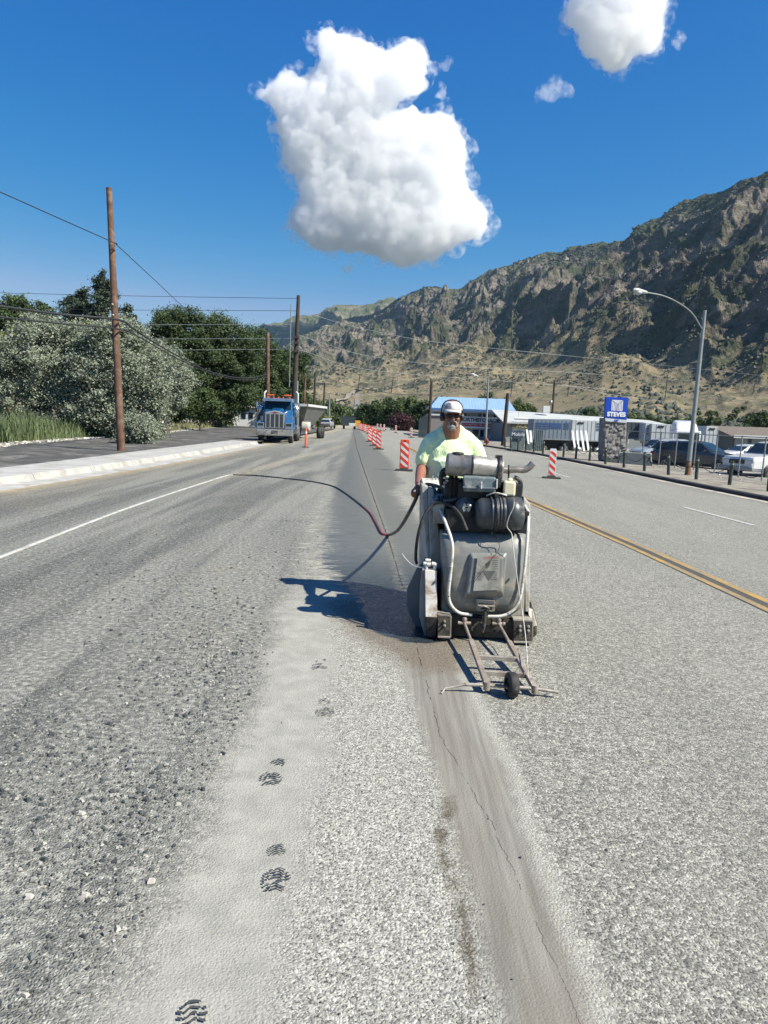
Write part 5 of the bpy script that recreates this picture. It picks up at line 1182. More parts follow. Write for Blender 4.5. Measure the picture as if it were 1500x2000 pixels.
# right of the road
for i, (px_, Y, top, w_, lm, lab_) in enumerate((
    (712, 230, 792, 14, L_dark, 'dark tree closest to the far road on its right'),
    (730, 200, 784, 18, L_dark, 'dark tree behind the row of orange-striped panels'),
    (752, 180, 779, 20, L_mid, 'tall mid-green tree right of the far road, behind the orange panels'),
    (778, 170, 782, 20, L_dark, 'dark tree above the small purple tree'),
    (803, 160, 777, 20, L_mid, 'mid-green tree between the purple tree and the thin right pole'),
    (826, 155, 781, 18, L_dark, 'dark tree directly left of the thin dark pole by the grey shed'),
    (858, 150, 779, 14, L_dark, 'dark tree peeking out left of the man and his cap'),
    (784, 125, 814, 13, L_pur, 'small purple-leaved tree beside the road'))):
    hh = 838 - top; pts = [(px_, top + hh * .35, hh * .33), (px_ - w_ * .45, top + hh * .5, hh * .33), (px_ + w_ * .45, top + hh * .5, hh * .33), (px_, top + hh * .7, hh * .36), (px_ + w_ * .3, top + hh * .25, hh * .2)]
    px_tree('roadside_tree', px_, Y, pts, 11000, .24 * Y / 150, lm, lab_, 50 + i, zb=-1, clump=.9)
for i, (px_, Y, top, w_, lm, lab_) in enumerate((
    (1010, 200, 782, 18, L_mid, 'dark green tree behind the right end of the blue roof'),
    (1032, 215, 786, 14, L_dark, 'rounded tree behind the white building, left of the rooftop unit'),
    (953, 240, 766, 9, L_dark, 'small dark tree sticking up behind the blue roof'),
    (1150, 230, 796, 9, L_dark, 'lone small dark tree behind the white roof, left of the blue sign'))):
    hh = 838 - top; pts = [(px_, top + hh * .25, hh * .2), (px_ - w_ * .4, top + hh * .45, hh * .28), (px_ + w_ * .4, top + hh * .45, hh * .28), (px_, top + hh * .7, hh * .36)]
    px_tree('green_tree', px_, Y, pts, 7000, .30, lm, lab_, 70 + i, zb=-1, clump=.9)
# the wooded belt behind the yard on the right reads as one mass
rg = np.random.default_rng(5); bl = []
for i in range(90):
    px_ = rg.uniform(1225, 1900); Y = rg.uniform(230, 300); t_ = np.interp(px_, [1225, 1300, 1380, 1500, 1900], [800, 812, 796, 786, 775]); cy_ = rg.uniform(t_ + 12, 845)
    c = D(px_, cy_, Y); r_ = rg.uniform(8, 15) * Y / F * 1.0; bl.append(((c.x, c.y, c.z), (r_ * 1.2, r_, r_)))
V, Fq = leaves([b[0] for b in bl], [b[1] for b in bl], 60000, .42, rg, 1.0)
props(np_mesh('woods', V, Fq, [L_mid]), 'belt of green trees and bushes behind the yard on the right', 'woods', kind='stuff')

# reeds along the left bank
rg = np.random.default_rng(8); n = 15000
ys_ = rg.uniform(14, 52, n); xl = interp(LB, ys_); dx_ = rg.gamma(1.6, 1.3, n) + .45; xs_ = xl - dx_
h_ = rg.uniform(.6, 1.75, n) * (1 + .55 * fbm(xs_ * .6, ys_ * .35, 3, 31)) * np.clip(.35 + dx_ * .5, .35, 1) * np.interp(ys_, [14, 30, 42, 52], [1, 1, .75, .4]); an = rg.uniform(0, 2 * np.pi, n); ln = rg.uniform(.08, .5, n) * h_; wd = rg.uniform(.010, .024, n)
b0 = np.stack([xs_, ys_, np.full(n, -.05)], 1); dd = np.stack([np.cos(an), np.sin(an), np.zeros(n)], 1); sd = np.stack([-np.sin(an), np.cos(an), np.zeros(n)], 1)
md = b0 + dd * (ln * .3)[:, None] + np.array([0, 0, 1]) * (h_ * .62)[:, None]; tp = b0 + dd * ln[:, None] + np.array([0, 0, 1]) * h_[:, None]
V = np.stack([b0 - sd * wd[:, None], b0 + sd * wd[:, None], md + sd * wd[:, None] * .9, md - sd * wd[:, None] * .9, tp, tp + sd * .002], 1).reshape(-1, 3)
q_ = np.arange(n)[:, None] * 6; Fq = np.concatenate([q_ + np.array([[0, 1, 2, 3]]), q_ + np.array([[3, 2, 5, 4]])])
props(np_mesh('reeds', V, Fq, [leaf_mat('reed_blades', (.06, .085, .035), (.21, .27, .12), .2)]), 'tall grey-green reeds along the left bank', 'reeds', kind='stuff')
n = 9000; ys_ = rg.uniform(50, 120, n); xs_ = interp(LB, ys_) - .2 - rg.gamma(1.5, 2.2, n); h_ = rg.uniform(.15, .6, n); an = rg.uniform(0, 6.28, n)
b0 = np.stack([xs_, ys_, np.full(n, -.03)], 1); sd = np.stack([-np.sin(an), np.cos(an), np.zeros(n)], 1) * .04; tp = b0 + np.stack([np.cos(an) * .15, np.sin(an) * .15, h_], 1)
V = np.stack([b0 - sd, b0 + sd, tp + sd * .3, tp - sd * .3], 1).reshape(-1, 3)
props(np_mesh('grass', V, np.arange(n * 4).reshape(n, 4), [leaf_mat('dry_grass_blades', (.13, .14, .06), (.34, .32, .16), .2)]), 'rough grass on the bank under the dark trees', 'grass', kind='stuff')
# stones: loose chips on the left lane, rubble along the footpath and verge
def stones(name, pos, sz, mats, rg, label):
    n = len(pos); base = np.array([(-1, -1, -.5), (1, -.8, -.5), (.9, 1, -.5), (-.8, .9, -.5), (-.6, -.7, .6), (.7, -.5, .75), (.5, .6, .55), (-.5, .5, .7)])
    jit = rg.uniform(.6, 1.15, (n, 8, 3)); an = rg.uniform(0, 6.28, n); V = base[None] * jit * sz[:, None, None] * np.array([1, .8, .62]) * .5
    c, s = np.cos(an)[:, None], np.sin(an)[:, None]; X = V[..., 0] * c - V[..., 1] * s; Yv = V[..., 0] * s + V[..., 1] * c
    V = np.stack([X, Yv, V[..., 2]], -1) + pos[:, None, :]; f = np.array([(0, 3, 2, 1), (4, 5, 6, 7), (0, 1, 5, 4), (1, 2, 6, 5), (2, 3, 7, 6), (3, 0, 4, 7)])
    Fq = (np.arange(n)[:, None, None] * 8 + f[None]).reshape(-1, 4)
    props(np_mesh(name, V.reshape(-1, 3), Fq, mats), label, 'gravel', kind='stuff')
def stone_mat(name, lo, mid, hi):
    m, nt, b = new_mat(name); k = N(nt); g = k.n('ShaderNodeNewGeometry'); k.link(k.ramp(g.outputs['Random Per Island'], [(.2, lo), (.75, mid), (1.0, hi)]), b.inputs['Base Color']); b.inputs['Roughness'].default_value = .9; return m
sm_ = stone_mat('mixed_chips', (.04, .048, .055), (.17, .175, .17), (.42, .40, .36)); sp_ = stone_mat('pale_rubble', (.18, .17, .15), (.42, .40, .36), (.72, .70, .66))
n = 15000; y_ = 1.2 + rg.gamma(1.5, 1.9, n); y_ = np.minimum(y_, 12); x_ = -.75 - rg.gamma(1.6, .9, n); x_ = np.where(x_ < -6, -2 - rg.random(n) * 3, x_)
cl = fbm(x_ * .9, y_ * .5, 4, 17) + rg.normal(size=n) * .15 > -.05; x_, y_ = x_[cl], y_[cl]; sz = np.clip(rg.gamma(2.0, .0042, len(x_)) + .004, .004, .034)
stones('gravel', np.stack([x_, y_, gzv(x_) + .006 + sz * .18], 1), sz, [sm_], rg, 'loose dark and pale chips strewn over the left lane')
n = 260; x_ = rg.uniform(-.6, 4.5, n); y_ = rg.uniform(1.6, 12, n); sz = np.clip(rg.gamma(2, .0025, n) + .003, .003, .014)
stones('gravel', np.stack([x_, y_, gzv(x_) + .006 + sz * .18], 1), sz, [stone_mat('dark_chips', (.03, .035, .04), (.07, .07, .07), (.25, .24, .22))], rg, 'scattered dark chips on the pale middle of the road')
n = 5000; y_ = rg.uniform(12, 75, n); x_ = interp(LB, y_) - rg.gamma(1.4, .5, n) + .35; sz = np.clip(rg.gamma(1.8, .035, n), .02, .28)
stones('gravel', np.stack([x_, y_, np.full(n, .07) + sz * .1], 1), sz, [sp_], rg, 'pale rubble between the dark footpath and the reeds')
n = 2500; y_ = rg.uniform(14, 60, n); x_ = interp(KR, y_) + .3 + rg.uniform(0, 6, n); sz = np.clip(rg.gamma(1.6, .02, n), .01, .12)
stones('gravel', np.stack([x_, y_, gzv(x_) + .06], 1), sz, [sp_], rg, 'small pale stones over the right verge')
# juniper scrub dotted over the mountain: far too many to tell apart
n0 = 60000; u_ = rg.uniform(-.30, .60, n0); t_ = rg.uniform(.02, .99, n0) ** .8
ii = np.searchsorted(TT, t_).clip(1, len(TT) - 1); jj = np.searchsorted(TU, u_).clip(1, len(TU) - 1)
X = TX[ii, jj] + rg.uniform(-5, 5, n0); Y = TY[ii, jj] + rg.uniform(-5, 5, n0); Z = TZ[ii, jj]; Q = TQ[ii, jj]
den = fbm(X / 260, Y / 260, 4, 61) * 1.2 + .30 * np.exp(-((Q - .10) / .10) ** 2) + .35 * (Q > .8) - .02 * (Q < .01) * 6
kp = (den + rg.normal(size=n0) * .16 > .14) & (Y > 300); X, Y, Z = X[kp], Y[kp], Z[kp]; n = len(X)
s_ = rg.uniform(2.6, 6.5, n) * np.clip(Y / 2500, .55, 1.35)
m6 = np.array([(1, 0, 0), (.5, .8, .1), (-.6, .7, 0), (-1, -.1, .1), (-.4, -.9, 0), (.6, -.8, .1), (.3, .2, .9), (-.3, -.2, .8)]); jit = rg.uniform(.6, 1.3, (n, 8, 3))
V = (m6[None] * jit * s_[:, None, None] + np.stack([X, Y, Z - .3], 1)[:, None, :]).reshape(-1, 3)
f = np.array([(0, 1, 6, 6), (1, 2, 7, 6), (2, 3, 7, 7), (3, 4, 7, 7), (4, 5, 6, 7), (5, 0, 6, 6)]); tri = []
F3 = np.array([(0, 1, 6), (1, 2, 6), (2, 7, 6), (2, 3, 7), (3, 4, 7), (4, 5, 7), (5, 6, 7), (5, 0, 6)]); Fq = (np.arange(n)[:, None, None] * 8 + F3[None]).reshape(-1, 3)
props(np_mesh('scrub', V, Fq, [leaf_mat('juniper', (.009, .016, .011), (.034, .046, .026), 0)]), 'dark juniper scrub dotted over the mountain slopes', 'scrub', kind='stuff')

# ================================================================== TRAFFIC DEVICES
orange_p = plain('orange_red_plastic', (.72, .085, .03), .45, var=.1, sc=9, dirt=(.40, .14, .09), dirt_amt=.15)
sheet_w = plain('retroreflective_white', (.62, .63, .62), .45, var=.06, sc=20, dirt=(.40, .39, .36), dirt_amt=.2)
sheet_r = plain('retroreflective_red', (.62, .05, .025), .45, var=.1, sc=20)
base_b = plain('rubber_base', (.025, .025, .026), .85, var=.3, sc=9, bump=.3)
def stripe_polys(x0, x1, z0, z1, w, gap, slope):
    """diagonal bands running down to the right, clipped to the rectangle"""
    out = []; c = z0 - abs(slope) * (x1 - x0)
    while c < z1 + 1:
        pts = []
        for k_ in range(9):
            x = x0 + (x1 - x0) * k_ / 8; pts.append((x, c + slope * (x - x0)))
        lo = [(x, min(max(z, z0), z1)) for x, z in pts]; hi = [(x, min(max(z + w, z0), z1)) for x, z in pts]
        for a, b_, c_, d_ in zip(lo[:-1], lo[1:], hi[1:], hi[:-1]):
            if max(c_[1] - b_[1], d_[1] - a[1]) > .002: out.append([a, b_, c_, d_])
        c += w + gap
    return out
def panel(kind):
    r = empty('barricade_panel', (0, 0, 0)); body = orange_p if kind == 'red' else sheet_w
    m = MB(); m.box((0, 0, .028), (.60, .34, .056), taper=(.96, .9)); m.box((0, 0, .075), (.30, .16, .05), taper=(.8, .8)); m.build('base', [base_b], r, bevel=.008)
    m = MB(); W_, H_ = (.160, 1.06) if kind == 'red' else (.120, 1.02)
    pl = [(-W_, 0, .08), (W_, 0, .08), (W_ * .97, 0, H_ - .05), (W_ * .80, 0, H_), (-W_ * .80, 0, H_), (-W_ * .97, 0, H_ - .05)]; m.prism([(x, -.022, z) for x, _, z in pl], (0, .044, 0)); m.build('panel', [body], r, bevel=.008)
    if kind == 'red':
        m = MB(); m.box((0, -.024, H_ - .045), (.10, .006, .030)); m.build('handle_slot', [base_b], r, bevel=.004)
    x_, z0, z1 = (W_ - .030, .14, H_ - .10) if kind == 'red' else (W_ - .012, .12, H_ - .09)
    m = MB(); m.box((0, -.0255, (z0 + z1) / 2), (2 * x_, .005, z1 - z0)); f = m.build('sheeting', [sheet_w], r)
    m = MB()
    for p_ in stripe_polys(-x_, x_, z0, z1, .125, .115, -.85): m.quad([(x, -.0295, z) for x, z in p_])
    m.build('stripes', [sheet_r], r)
    return r
pr, pw = panel('red'), panel('white')
P_list = [(789, 920, 'r', 'nearest orange striped panel, just left of the operator'), (739, 878, 'r', 'orange striped panel at the front of the receding row, beside the dark slurry edge'), (731, 871, 'r', 'second orange striped panel of the receding row'), (722, 863, 'r', 'third orange striped panel of the receding row'),
          (726, 853, 'r', 'fourth orange striped panel of the receding row'), (719, 848, 'r', 'fifth orange striped panel of the receding row'), (713, 844.5, 'r', 'sixth orange striped panel of the receding row'), (709, 842, 'r', 'seventh orange striped panel of the receding row'), (705, 840.5, 'r', 'eighth orange striped panel of the receding row'), (701, 839.2, 'r', 'last tiny orange striped panel by the far road'),
          (1077, 935, 'w', 'white panel with red stripes on the right lane, right of the saw'), (803, 855, 'w', 'white striped panel on the far lane, near the grey shed'), (773, 846, 'w', 'white striped panel in front of the purple tree'), (750, 842.5, 'w', 'small white panel left of the purple tree'), (743, 841, 'w', 'tiny white panel behind the receding orange row'), (737, 840, 'w', 'tiniest white panel at the head of the white row')]
u1 = u2 = False
for px_, py_, kd, lab_ in P_list:
    src = pr if kd == 'r' else pw; used = u1 if kd == 'r' else u2
    o = copy_tree(src) if used else src
    if kd == 'r': u1 = True
    else: u2 = True
    g_ = G(px_, py_); o.location = g_ + Vector((0, 0, .006)); o.rotation_euler = (0, 0, R(random.uniform(-6, 6))); props(o, lab_, 'barricade', 'striped traffic panels along the closed lane')
for px_, py_, h, lab_ in ((597, 874, 1.08, 'slim orange delineator post beside the blue truck'), (606, 845, .9, 'far orange delineator post behind the truck, right of its trailer')):
    g_ = G(px_, py_); r = empty('delineator_post', g_ + Vector((0, 0, .005)), 0, lab_, 'delineator', 'slim orange posts by the truck')
    m = MB(); m.lathe((0, 0, 0), (0, 0, 1), [(0, .02), (0, .23), (.03, .22), (.05, .06)], 8); m.build('base', [base_b], r)
    m = MB(); m.lathe((0, 0, .04), (0, 0, 1), [(0, .062), (h - .12, .050), (h - .10, .035), (h - .06, .052), (h - .02, .045), (h - .02, .01)], 16); m.build('tube', [orange_p], r)
    m = MB(); m.lathe((0, 0, h * .74), (0, 0, 1), [(0, .0545), (.12, .0530)], 16); m.build('reflective_band', [sheet_w], r)

# ================================================================== POLES AND WIRES
wood = plain('weathered_pole_wood', (.115, .062, .040), .9, var=.35, sc=3, bump=.6, dirt=(.22, .15, .11), dirt_amt=.35)
wood_d = plain('dark_pole_wood', (.050, .038, .032), .9, var=.3, sc=3, bump=.5)
galv = plain('galvanised_steel', (.27, .29, .285), .45, metal=.4, var=.12, sc=5, dirt=(.30, .30, .27), dirt_amt=.2)
def pole(bx, by, tx, ty, Y, r0, r1, mt, label, arm=None, zb=None, extras=None, group='utility poles along the road'):
    if zb is None: b0 = D(bx, by, Y); b0.z = min(b0.z, gz(b0.x) + .05) if Y < 175 else hT(b0.x, Y)
    else: b0 = D(bx, by, Y); b0.z = zb
    t0 = D(tx, ty, Y); L0 = t0 - b0; root = empty('utility_pole', b0, 0, label, 'utility pole', group)
    m = MB(); m.tube([(0, 0, -.2), L0 * .33, L0 * .66, L0], [r0, r0 * .67 + r1 * .33, r0 * .33 + r1 * .67, r1], 12); m.build('shaft', [mt], root)
    if arm:
        for f_, w_ in arm:
            m = MB(); m.box(L0 * f_ + Vector((0, -r1 - .05, 0)), (w_, .10, .12)); a_ = m.build('crossarm', [mt], root)
            for s_ in (-.45, -.2, .2, .45):
                m = MB(); m.lathe(L0 * f_ + Vector((s_ * w_, -r1 - .05, .06)), (0, 0, 1), [(0, .02), (.06, .05), (.12, .05), (.14, .01)], 8); m.build('insulator', [galv], a_)
    if extras: extras(root, L0, b0)
    return root
def p1x(root, L0, b0):
    for f_ in (.525, .565):
        m = MB(); m.lathe(L0 * f_ + Vector((0, -.16, 0)), (0, -1, 0), [(0, .03), (.05, .05), (.10, .05), (.12, .02)], 10); m.build('insulator', [galv], root)
    m = MB(); m.box((.17, -.1, 1.0), (.02, .02, .5), rot=(.2, .3, 0)); m.build('splinter', [wood], root)
pole(237, 883, 213, 367, 30.5, .165, .115, wood, 'tall brown wooden pole nearest the camera, at the back of the left kerb', extras=p1x, zb=.02)
pole(523, 848, 523, 650, 66, .20, .15, wood, 'bare reddish wooden pole rising behind the blue truck', zb=0)
def p3x(root, L0, b0):
    m = MB(); m.tube([Vector((-.42, -.25, L0.z * .34)), Vector((-.40, -.25, L0.z * .93))], .05, 6); m.build('conduit', [galv], root)
    for f_ in (.60, .66, .70):
        m = MB(); m.box(L0 * f_ + Vector((0, -.25, 0)), (.5, .25, .22)); m.build('bracket', [wood_d], root)
pole(572, 848, 583, 577, 76, .34, .17, wood_d, 'tallest dark pole near the centre, standing right of the truck', zb=0, extras=p3x)
pole(579, 800, 581, 744, 72, .10, .09, galv, 'thin pale metal pole directly behind the truck’s exhaust'.replace('’s', ''), zb=0)
pole(590, 843, 597, 733, 92, .17, .10, wood, 'leaning brown pole right of the tallest dark pole', zb=0)
pole(604, 842, 590, 725, 96, .10, .06, wood_d, 'thin crooked dark pole leaning left behind the leaning brown one', zb=0)
pole(612, 834, 616, 727, 105, .20, .13, wood_d, 'straight dark pole left of the silver car', zb=0)
pole(631, 832, 634, 747, 135, .22, .15, wood_d, 'dark pole with a crossarm just left of the silver car', arm=[(.97, 2.6)], zb=-.3)
pole(643, 826, 644, 768, 165, .20, .14, galv, 'pale pole above the silver car', zb=-.5)
pole(654, 822, 655, 778, 200, .22, .16, wood_d, 'small dark pole right of the pale pole over the silver car', zb=-1)
pole(837, 858, 843, 745, 78, .19, .13, wood_d, 'thin dark pole left of the man beside the grey shed', zb=-.3)
pole(982, 866, 992, 768, 62, .19, .14, wood_d, 'black pole standing in front of the blue-roofed building', zb=-.5, group='dark poles on the right')
def p10x(root, L0, b0):
    m = MB(); m.lathe(L0 * .66 + Vector((-.35, 0, -.4)), (0, 0, 1), [(0, .02), (0, .25), (.7, .25), (.7, .02)], 12); m.build('transformer', [galv], root)
pole(1077, 830, 1083, 745, 120, .22, .16, wood_d, 'dark pole with a small transformer behind the white building', arm=[(.97, 2.4)], zb=-1, group='dark poles on the right', extras=p10x)
def hillpole(px, py, topy, label, lean=3):
    p = terr_hit(px, py); sc_ = p.y / F; b0 = Vector((p.x, p.y, p.z - .5)); H_ = (py - topy) * sc_ * 1.02
    root = empty('utility_pole', b0, 0, label, 'utility pole', 'poles on the mountain foot'); r0 = .9 * sc_
    m = MB(); m.tube([(0, 0, -1), (lean * sc_, 0, H_)], [r0, r0 * .8], 8); m.build('shaft', [wood_d], root)
    m = MB(); m.box((lean * sc_, 0, H_ * .97), (9 * sc_, .6 * sc_, .8 * sc_)); m.build('crossarm', [wood_d], root); return b0 + Vector((lean * sc_, 0, H_))
HP = [hillpole(1298, 782, 725, 'distant pole on the tan slope left of the tall street light'), hillpole(1108, 775, 744, 'distant pole on the slope right of the transformer pole'), hillpole(997, 776, 738, 'distant pole on the slope above the blue roof'), hillpole(699, 765, 732, 'distant pole over the dirt track at the end of the road'), hillpole(764, 768, 738, 'distant thin pole on the slope above the roadside trees'), hillpole(1470, 770, 745, 'distant pole on the slope at the right picture edge')]
wire_b = plain('black_cable', (.02, .022, .025), .6, var=.2); wire_p = plain('pale_conductor', (.34, .36, .36), .5, metal=.3, var=.1)  # conductors are pale in their own colour
def wire(pts, r, label, mt=wire_b, grp='overhead wires', n=14):
    m = MB(); m.tube(smooth_path(pts, n), r, 6); c = pts[len(pts) // 2]; o = m.build('overhead_wire', [mt], origin=c); props(o, label, 'wire', grp)
Y1, Y2 = 30.3, 66
wire([D(-60, 352, 24), D(0, 375, 24.5), D(110, 424, 27), D(222, 474, 30.2), D(232, 482, 30.6), D(300, 545, 39), D(370, 610, 49), D(440, 665, 58), D(523, 697, 65.9)], .018, 'single cable high across the left sky, fixed to the near pole')
wire([D(-60, 588, 24), D(0, 598, 25), D(120, 614, 27.5), D(232, 625, 30.2), D(262, 643, 34), D(320, 680, 41), D(400, 722, 52), D(450, 736, 58), D(490, 738, 62), D(521, 731, 65.8)], .045, 'thick cable bundle crossing the silvery trees, upper of the two')
wire([D(-60, 611, 24), D(0, 619, 25), D(120, 632, 27.5), D(232, 643, 30.2), D(275, 660, 35), D(340, 697, 44), D(410, 729, 53), D(460, 741, 59), D(495, 742, 62), D(521, 737, 65.8)], .032, 'thinner cable sagging just below the thick bundle')
for i, (ya, yb, lab_) in enumerate(((571, 583, 'faint topmost wire across the left sky'), (602, 607, 'faint second wire across the left sky'), (632, 634, 'pale wire across the dark tree tops'), (661, 661, 'pale wire across the middle of the dark trees'), (684, 682, 'double pale wire at mid-height of the dark trees'))):
    wire([D(-40, ya, 80), D(260, (ya + yb) / 2 + 1, 78), D(581, yb, 76)], .022, lab_, wire_p if i > 1 else wire_b)
for i, (q_, lab_) in enumerate((
    ([(584, 606, 76), (700, 640, 95), (850, 668, 115), (1060, 690, 130), (1290, 713, 130), (1560, 741, 120)], 'highest pale wire crossing the mountain'),
    ([(584, 655, 76), (720, 695, 95), (900, 716, 115), (1110, 727, 130), (1300, 741, 130), (1560, 757, 120)], 'second pale wire crossing the mountain'),
    ([(584, 683, 76), (720, 722, 100), (950, 742, 120), (1150, 757, 130), (1340, 773, 130), (1560, 793, 120)], 'third pale wire crossing the tan slope'),
    ([(1083, 747, 120), (1190, 770, 125), (1300, 784, 125), (1400, 797, 120), (1560, 808, 110)], 'lowest pale wire just above the trees on the right'),
    ([(616, 730, 105), (680, 752, 105), (760, 768, 95), (843, 772, 78)], 'dark wire spanning the road ahead between two poles'))):
    wire([D(*p) for p in q_], .020 if i < 4 else .025, lab_, wire_p if i < 4 else wire_b)
# street lights
def street_light(bx, by, tx, ty, arm_px, Yt, scl, label):
    b0 = G(bx, by); b0.z += .06; Y = b0.y; t0 = D(tx, ty, Y); L0 = t0 - b0
    r = empty('street_light', b0, 0, label, 'street light', 'galvanised street lights on the right')
    m = MB(); m.tube([Vector((0, 0, .55)), L0 * .5, L0], [.098 * scl, .085 * scl, .062 * scl], 16); m.build('mast', [galv], r)
    m = MB(); m.tube([(0, 0, -.05), (0, 0, .10), (.0, 0, .62)], [.19 * scl, .125 * scl, .10 * scl], 16); m.build('rusty_foot', [plain('rusty_foot', (.16, .085, .05), .9, var=.35, sc=7, bump=.5, dirt=(.28, .26, .22), dirt_amt=.3)], r)
    ap = [D(*q) - b0 for q in arm_px]
    m = MB(); m.tube(smooth_path(ap, 6), .025 * scl, 10); m.build('arm', [galv], r)
    e = ap[-1]; dv = (ap[-1] - ap[-2]).normalized(); m = MB(); 
    m.lathe(e - dv * .05, dv, [(0, .04 * scl), (.05, .06 * scl), (.22 * scl, .075 * scl), (.5 * scl, .095 * scl), (.66 * scl, .07 * scl), (.72 * scl, .02)], 14); hd = m.build('lamp_head', [plain('lamp_housing', (.40, .41, .40), .4, var=.06)], r)
    m = MB(); m.ell(e + dv * .42 * scl + Vector((0, 0, -.07 * scl)), (.17 * scl, .10 * scl, .08 * scl), 12, 8); m.build('lens', [plain('lamp_lens', (.42, .44, .44), .2)], hd)
street_light(1343, 932, 1377, 606, [(1371, 642, 30.9), (1352, 612, 30.6), (1326, 592, 30.2), (1296, 578, 29.8), (1262, 571, 29.4)], 0, 1.0, 'tall curved-arm street light at the right, over the parked vehicles')
street_light(948, 868, 954, 737, [(953, 752, 68), (947, 744, 67.6), (940, 738, 67.2), (933, 735, 67)], 0, 1.1, 'farther street light in front of the blue-roofed building')

# ================================================================== BOLLARDS AND CHAINS, FENCE, BARRIERS
bol_m = plain('dark_green_post_paint', (.022, .040, .035), .5, var=.25, sc=8, dirt=(.13, .14, .11), dirt_amt=.3)
chain_m = plain('rusty_chain', (.04, .032, .028), .8, var=.3)
BP = [(986, 877), (997, 879), (1011, 882), (1026, 884), (1042, 886.5), (1060, 890), (1100, 897), (1124, 901), (1151, 905), (1182, 911), (1218, 918), (1258, 925), (1305, 933), (1359, 942), (1424, 953), (1500, 966), (1592, 981)]
bpos = [G(*q) for q in BP]; nmB = len(BP)
def_names = ['farthest bollard, near the hydrant', 'second bollard from the far end of the chained row', 'third bollard from the far end of the chained row', 'fourth bollard from the far end, before the panel fence', 'fifth bollard from the far end, before the panel fence', 'sixth bollard from the far end, before the blue-striped trailer', 'bollard right of the white striped panel, before the leaning planks', 'bollard before the leaning white planks, next one nearer', 'bollard left of the stone pillar', 'bollard in front of the left concrete barrier', 'bollard between the two concrete barriers', 'bollard just right of the concrete barriers', 'bollard in front of the light-grey jeep', 'bollard directly left of the street light foot', 'bollard in front of the white pickup', 'bollard cut by the right picture edge', 'bollard outside the frame to the right']
proto = None
for i, p_ in enumerate(bpos[:16]):
    h = .86
    if proto is None:
        r = empty('bollard', p_); m = MB(); m.tube([(0, 0, -.1), (.0, 0, h * .5), (.01, 0, h)], .062, 14); m.lathe((.01, 0, h), (0, 0, 1), [(0, .062), (.012, .05), (.016, .01)], 14); m.build('post', [bol_m], r)
        m = MB(); m.lathe((.01, 0, h - .11), (0, 0, 1), [(0, .0635), (.05, .0635)], 14); m.build('pale_band', [plain('worn_band', (.22, .23, .20), .7, var=.3, sc=20)], r)
        proto = r
    else: r = copy_tree(proto)
    r.location = p_ + Vector((0, 0, .06)); r.rotation_euler = (R(random.uniform(-1.5, 1.5)), R(random.uniform(-1, 3)), random.random() * 6); props(r, def_names[i], 'bollard', 'chained bollards along the right verge')
for i in range(len(bpos) - 1):
    if i == 5: continue
    a, b_ = bpos[i] + Vector((0, 0, .80)), bpos[i + 1] + Vector((0, 0, .80)); m = MB(); pts = []
    nseg = 14
    for k_ in range(nseg + 1):
        t = k_ / nseg; pts.append(a.lerp(b_, t) - Vector((0, 0, .34 * 4 * t * (1 - t))))
    m.tube(pts, .012, 6)
    if i >= 9:
        for k_ in range(nseg): m.ell((pts[k_] + pts[k_ + 1]) / 2, (.022, .022, .018), 6, 4)
    o = m.build('chain', [chain_m], origin=a); props(o, ('sagging chain hung after the ' + def_names[i].split(',')[0]) if i != 12 else 'sagging chain hung between jeep and street light', 'chain', 'chains between the bollards')
FP = [(1221, 902), (1253, 905), (1286, 909), (1317, 914.5), (1354, 919), (1394, 926), (1441, 933), (1487, 940), (1545, 950)]
fpos = [G(*q) for q in FP]; fence = empty('chain_link_fence', fpos[0], 0, 'tall chain-link fence in front of the parked vehicles', 'fence')
for p_ in fpos:
    m = MB(); m.tube([p_ + Vector((0, 0, -.1)), p_ + Vector((.03, 0, 1.86))], .032, 8); m.build('post', [galv], fence, world=True)
m = MB(); m.tube([p_ + Vector((.03, 0, 1.82)) for p_ in fpos], .022, 8); m.build('top_rail', [galv], fence, world=True)
m = MB(); m.tube([p_ + Vector((.02, 0, .06)) for p_ in fpos], .006, 5); m.build('tension_wire', [galv], fence, world=True)
m = MB(); st = .16
for a, b_ in zip(fpos[:-1], fpos[1:]):
    L_ = (b_ - a).length; d_ = (b_ - a) / L_; n_ = int(L_ / st)
    for k_ in range(-11, n_):
        for sg in (1, -1):
            s0 = k_ * st; s1 = s0 + 1.76; z0, z1 = (.06, 1.82) if sg > 0 else (1.82, .06)
            lo, hi = max(s0, 0), min(s1, L_)
            if hi <= lo: continue
            f0, f1 = (lo - s0) / 1.76, (hi - s0) / 1.76; pa = a + d_ * lo + Vector((0, 0, z0 + (z1 - z0) * f0)); pb = a + d_ * hi + Vector((0, 0, z0 + (z1 - z0) * f1)); q_ = Vector((0, 0, .0022)); m.quad([pa - q_, pb - q_, pb + q_, pa + q_])
m.build('wire_mesh', [galv], fence, world=True)
bar_m = plain('barrier_concrete', (.34, .33, .30), .9, var=.15, sc=4, bump=.4, dirt=(.15, .15, .14), dirt_amt=.35); bar_d = plain('barrier_dark', (.022, .036, .05), .7, var=.3, sc=5)  # second material: even dark colour for the barrier fronts
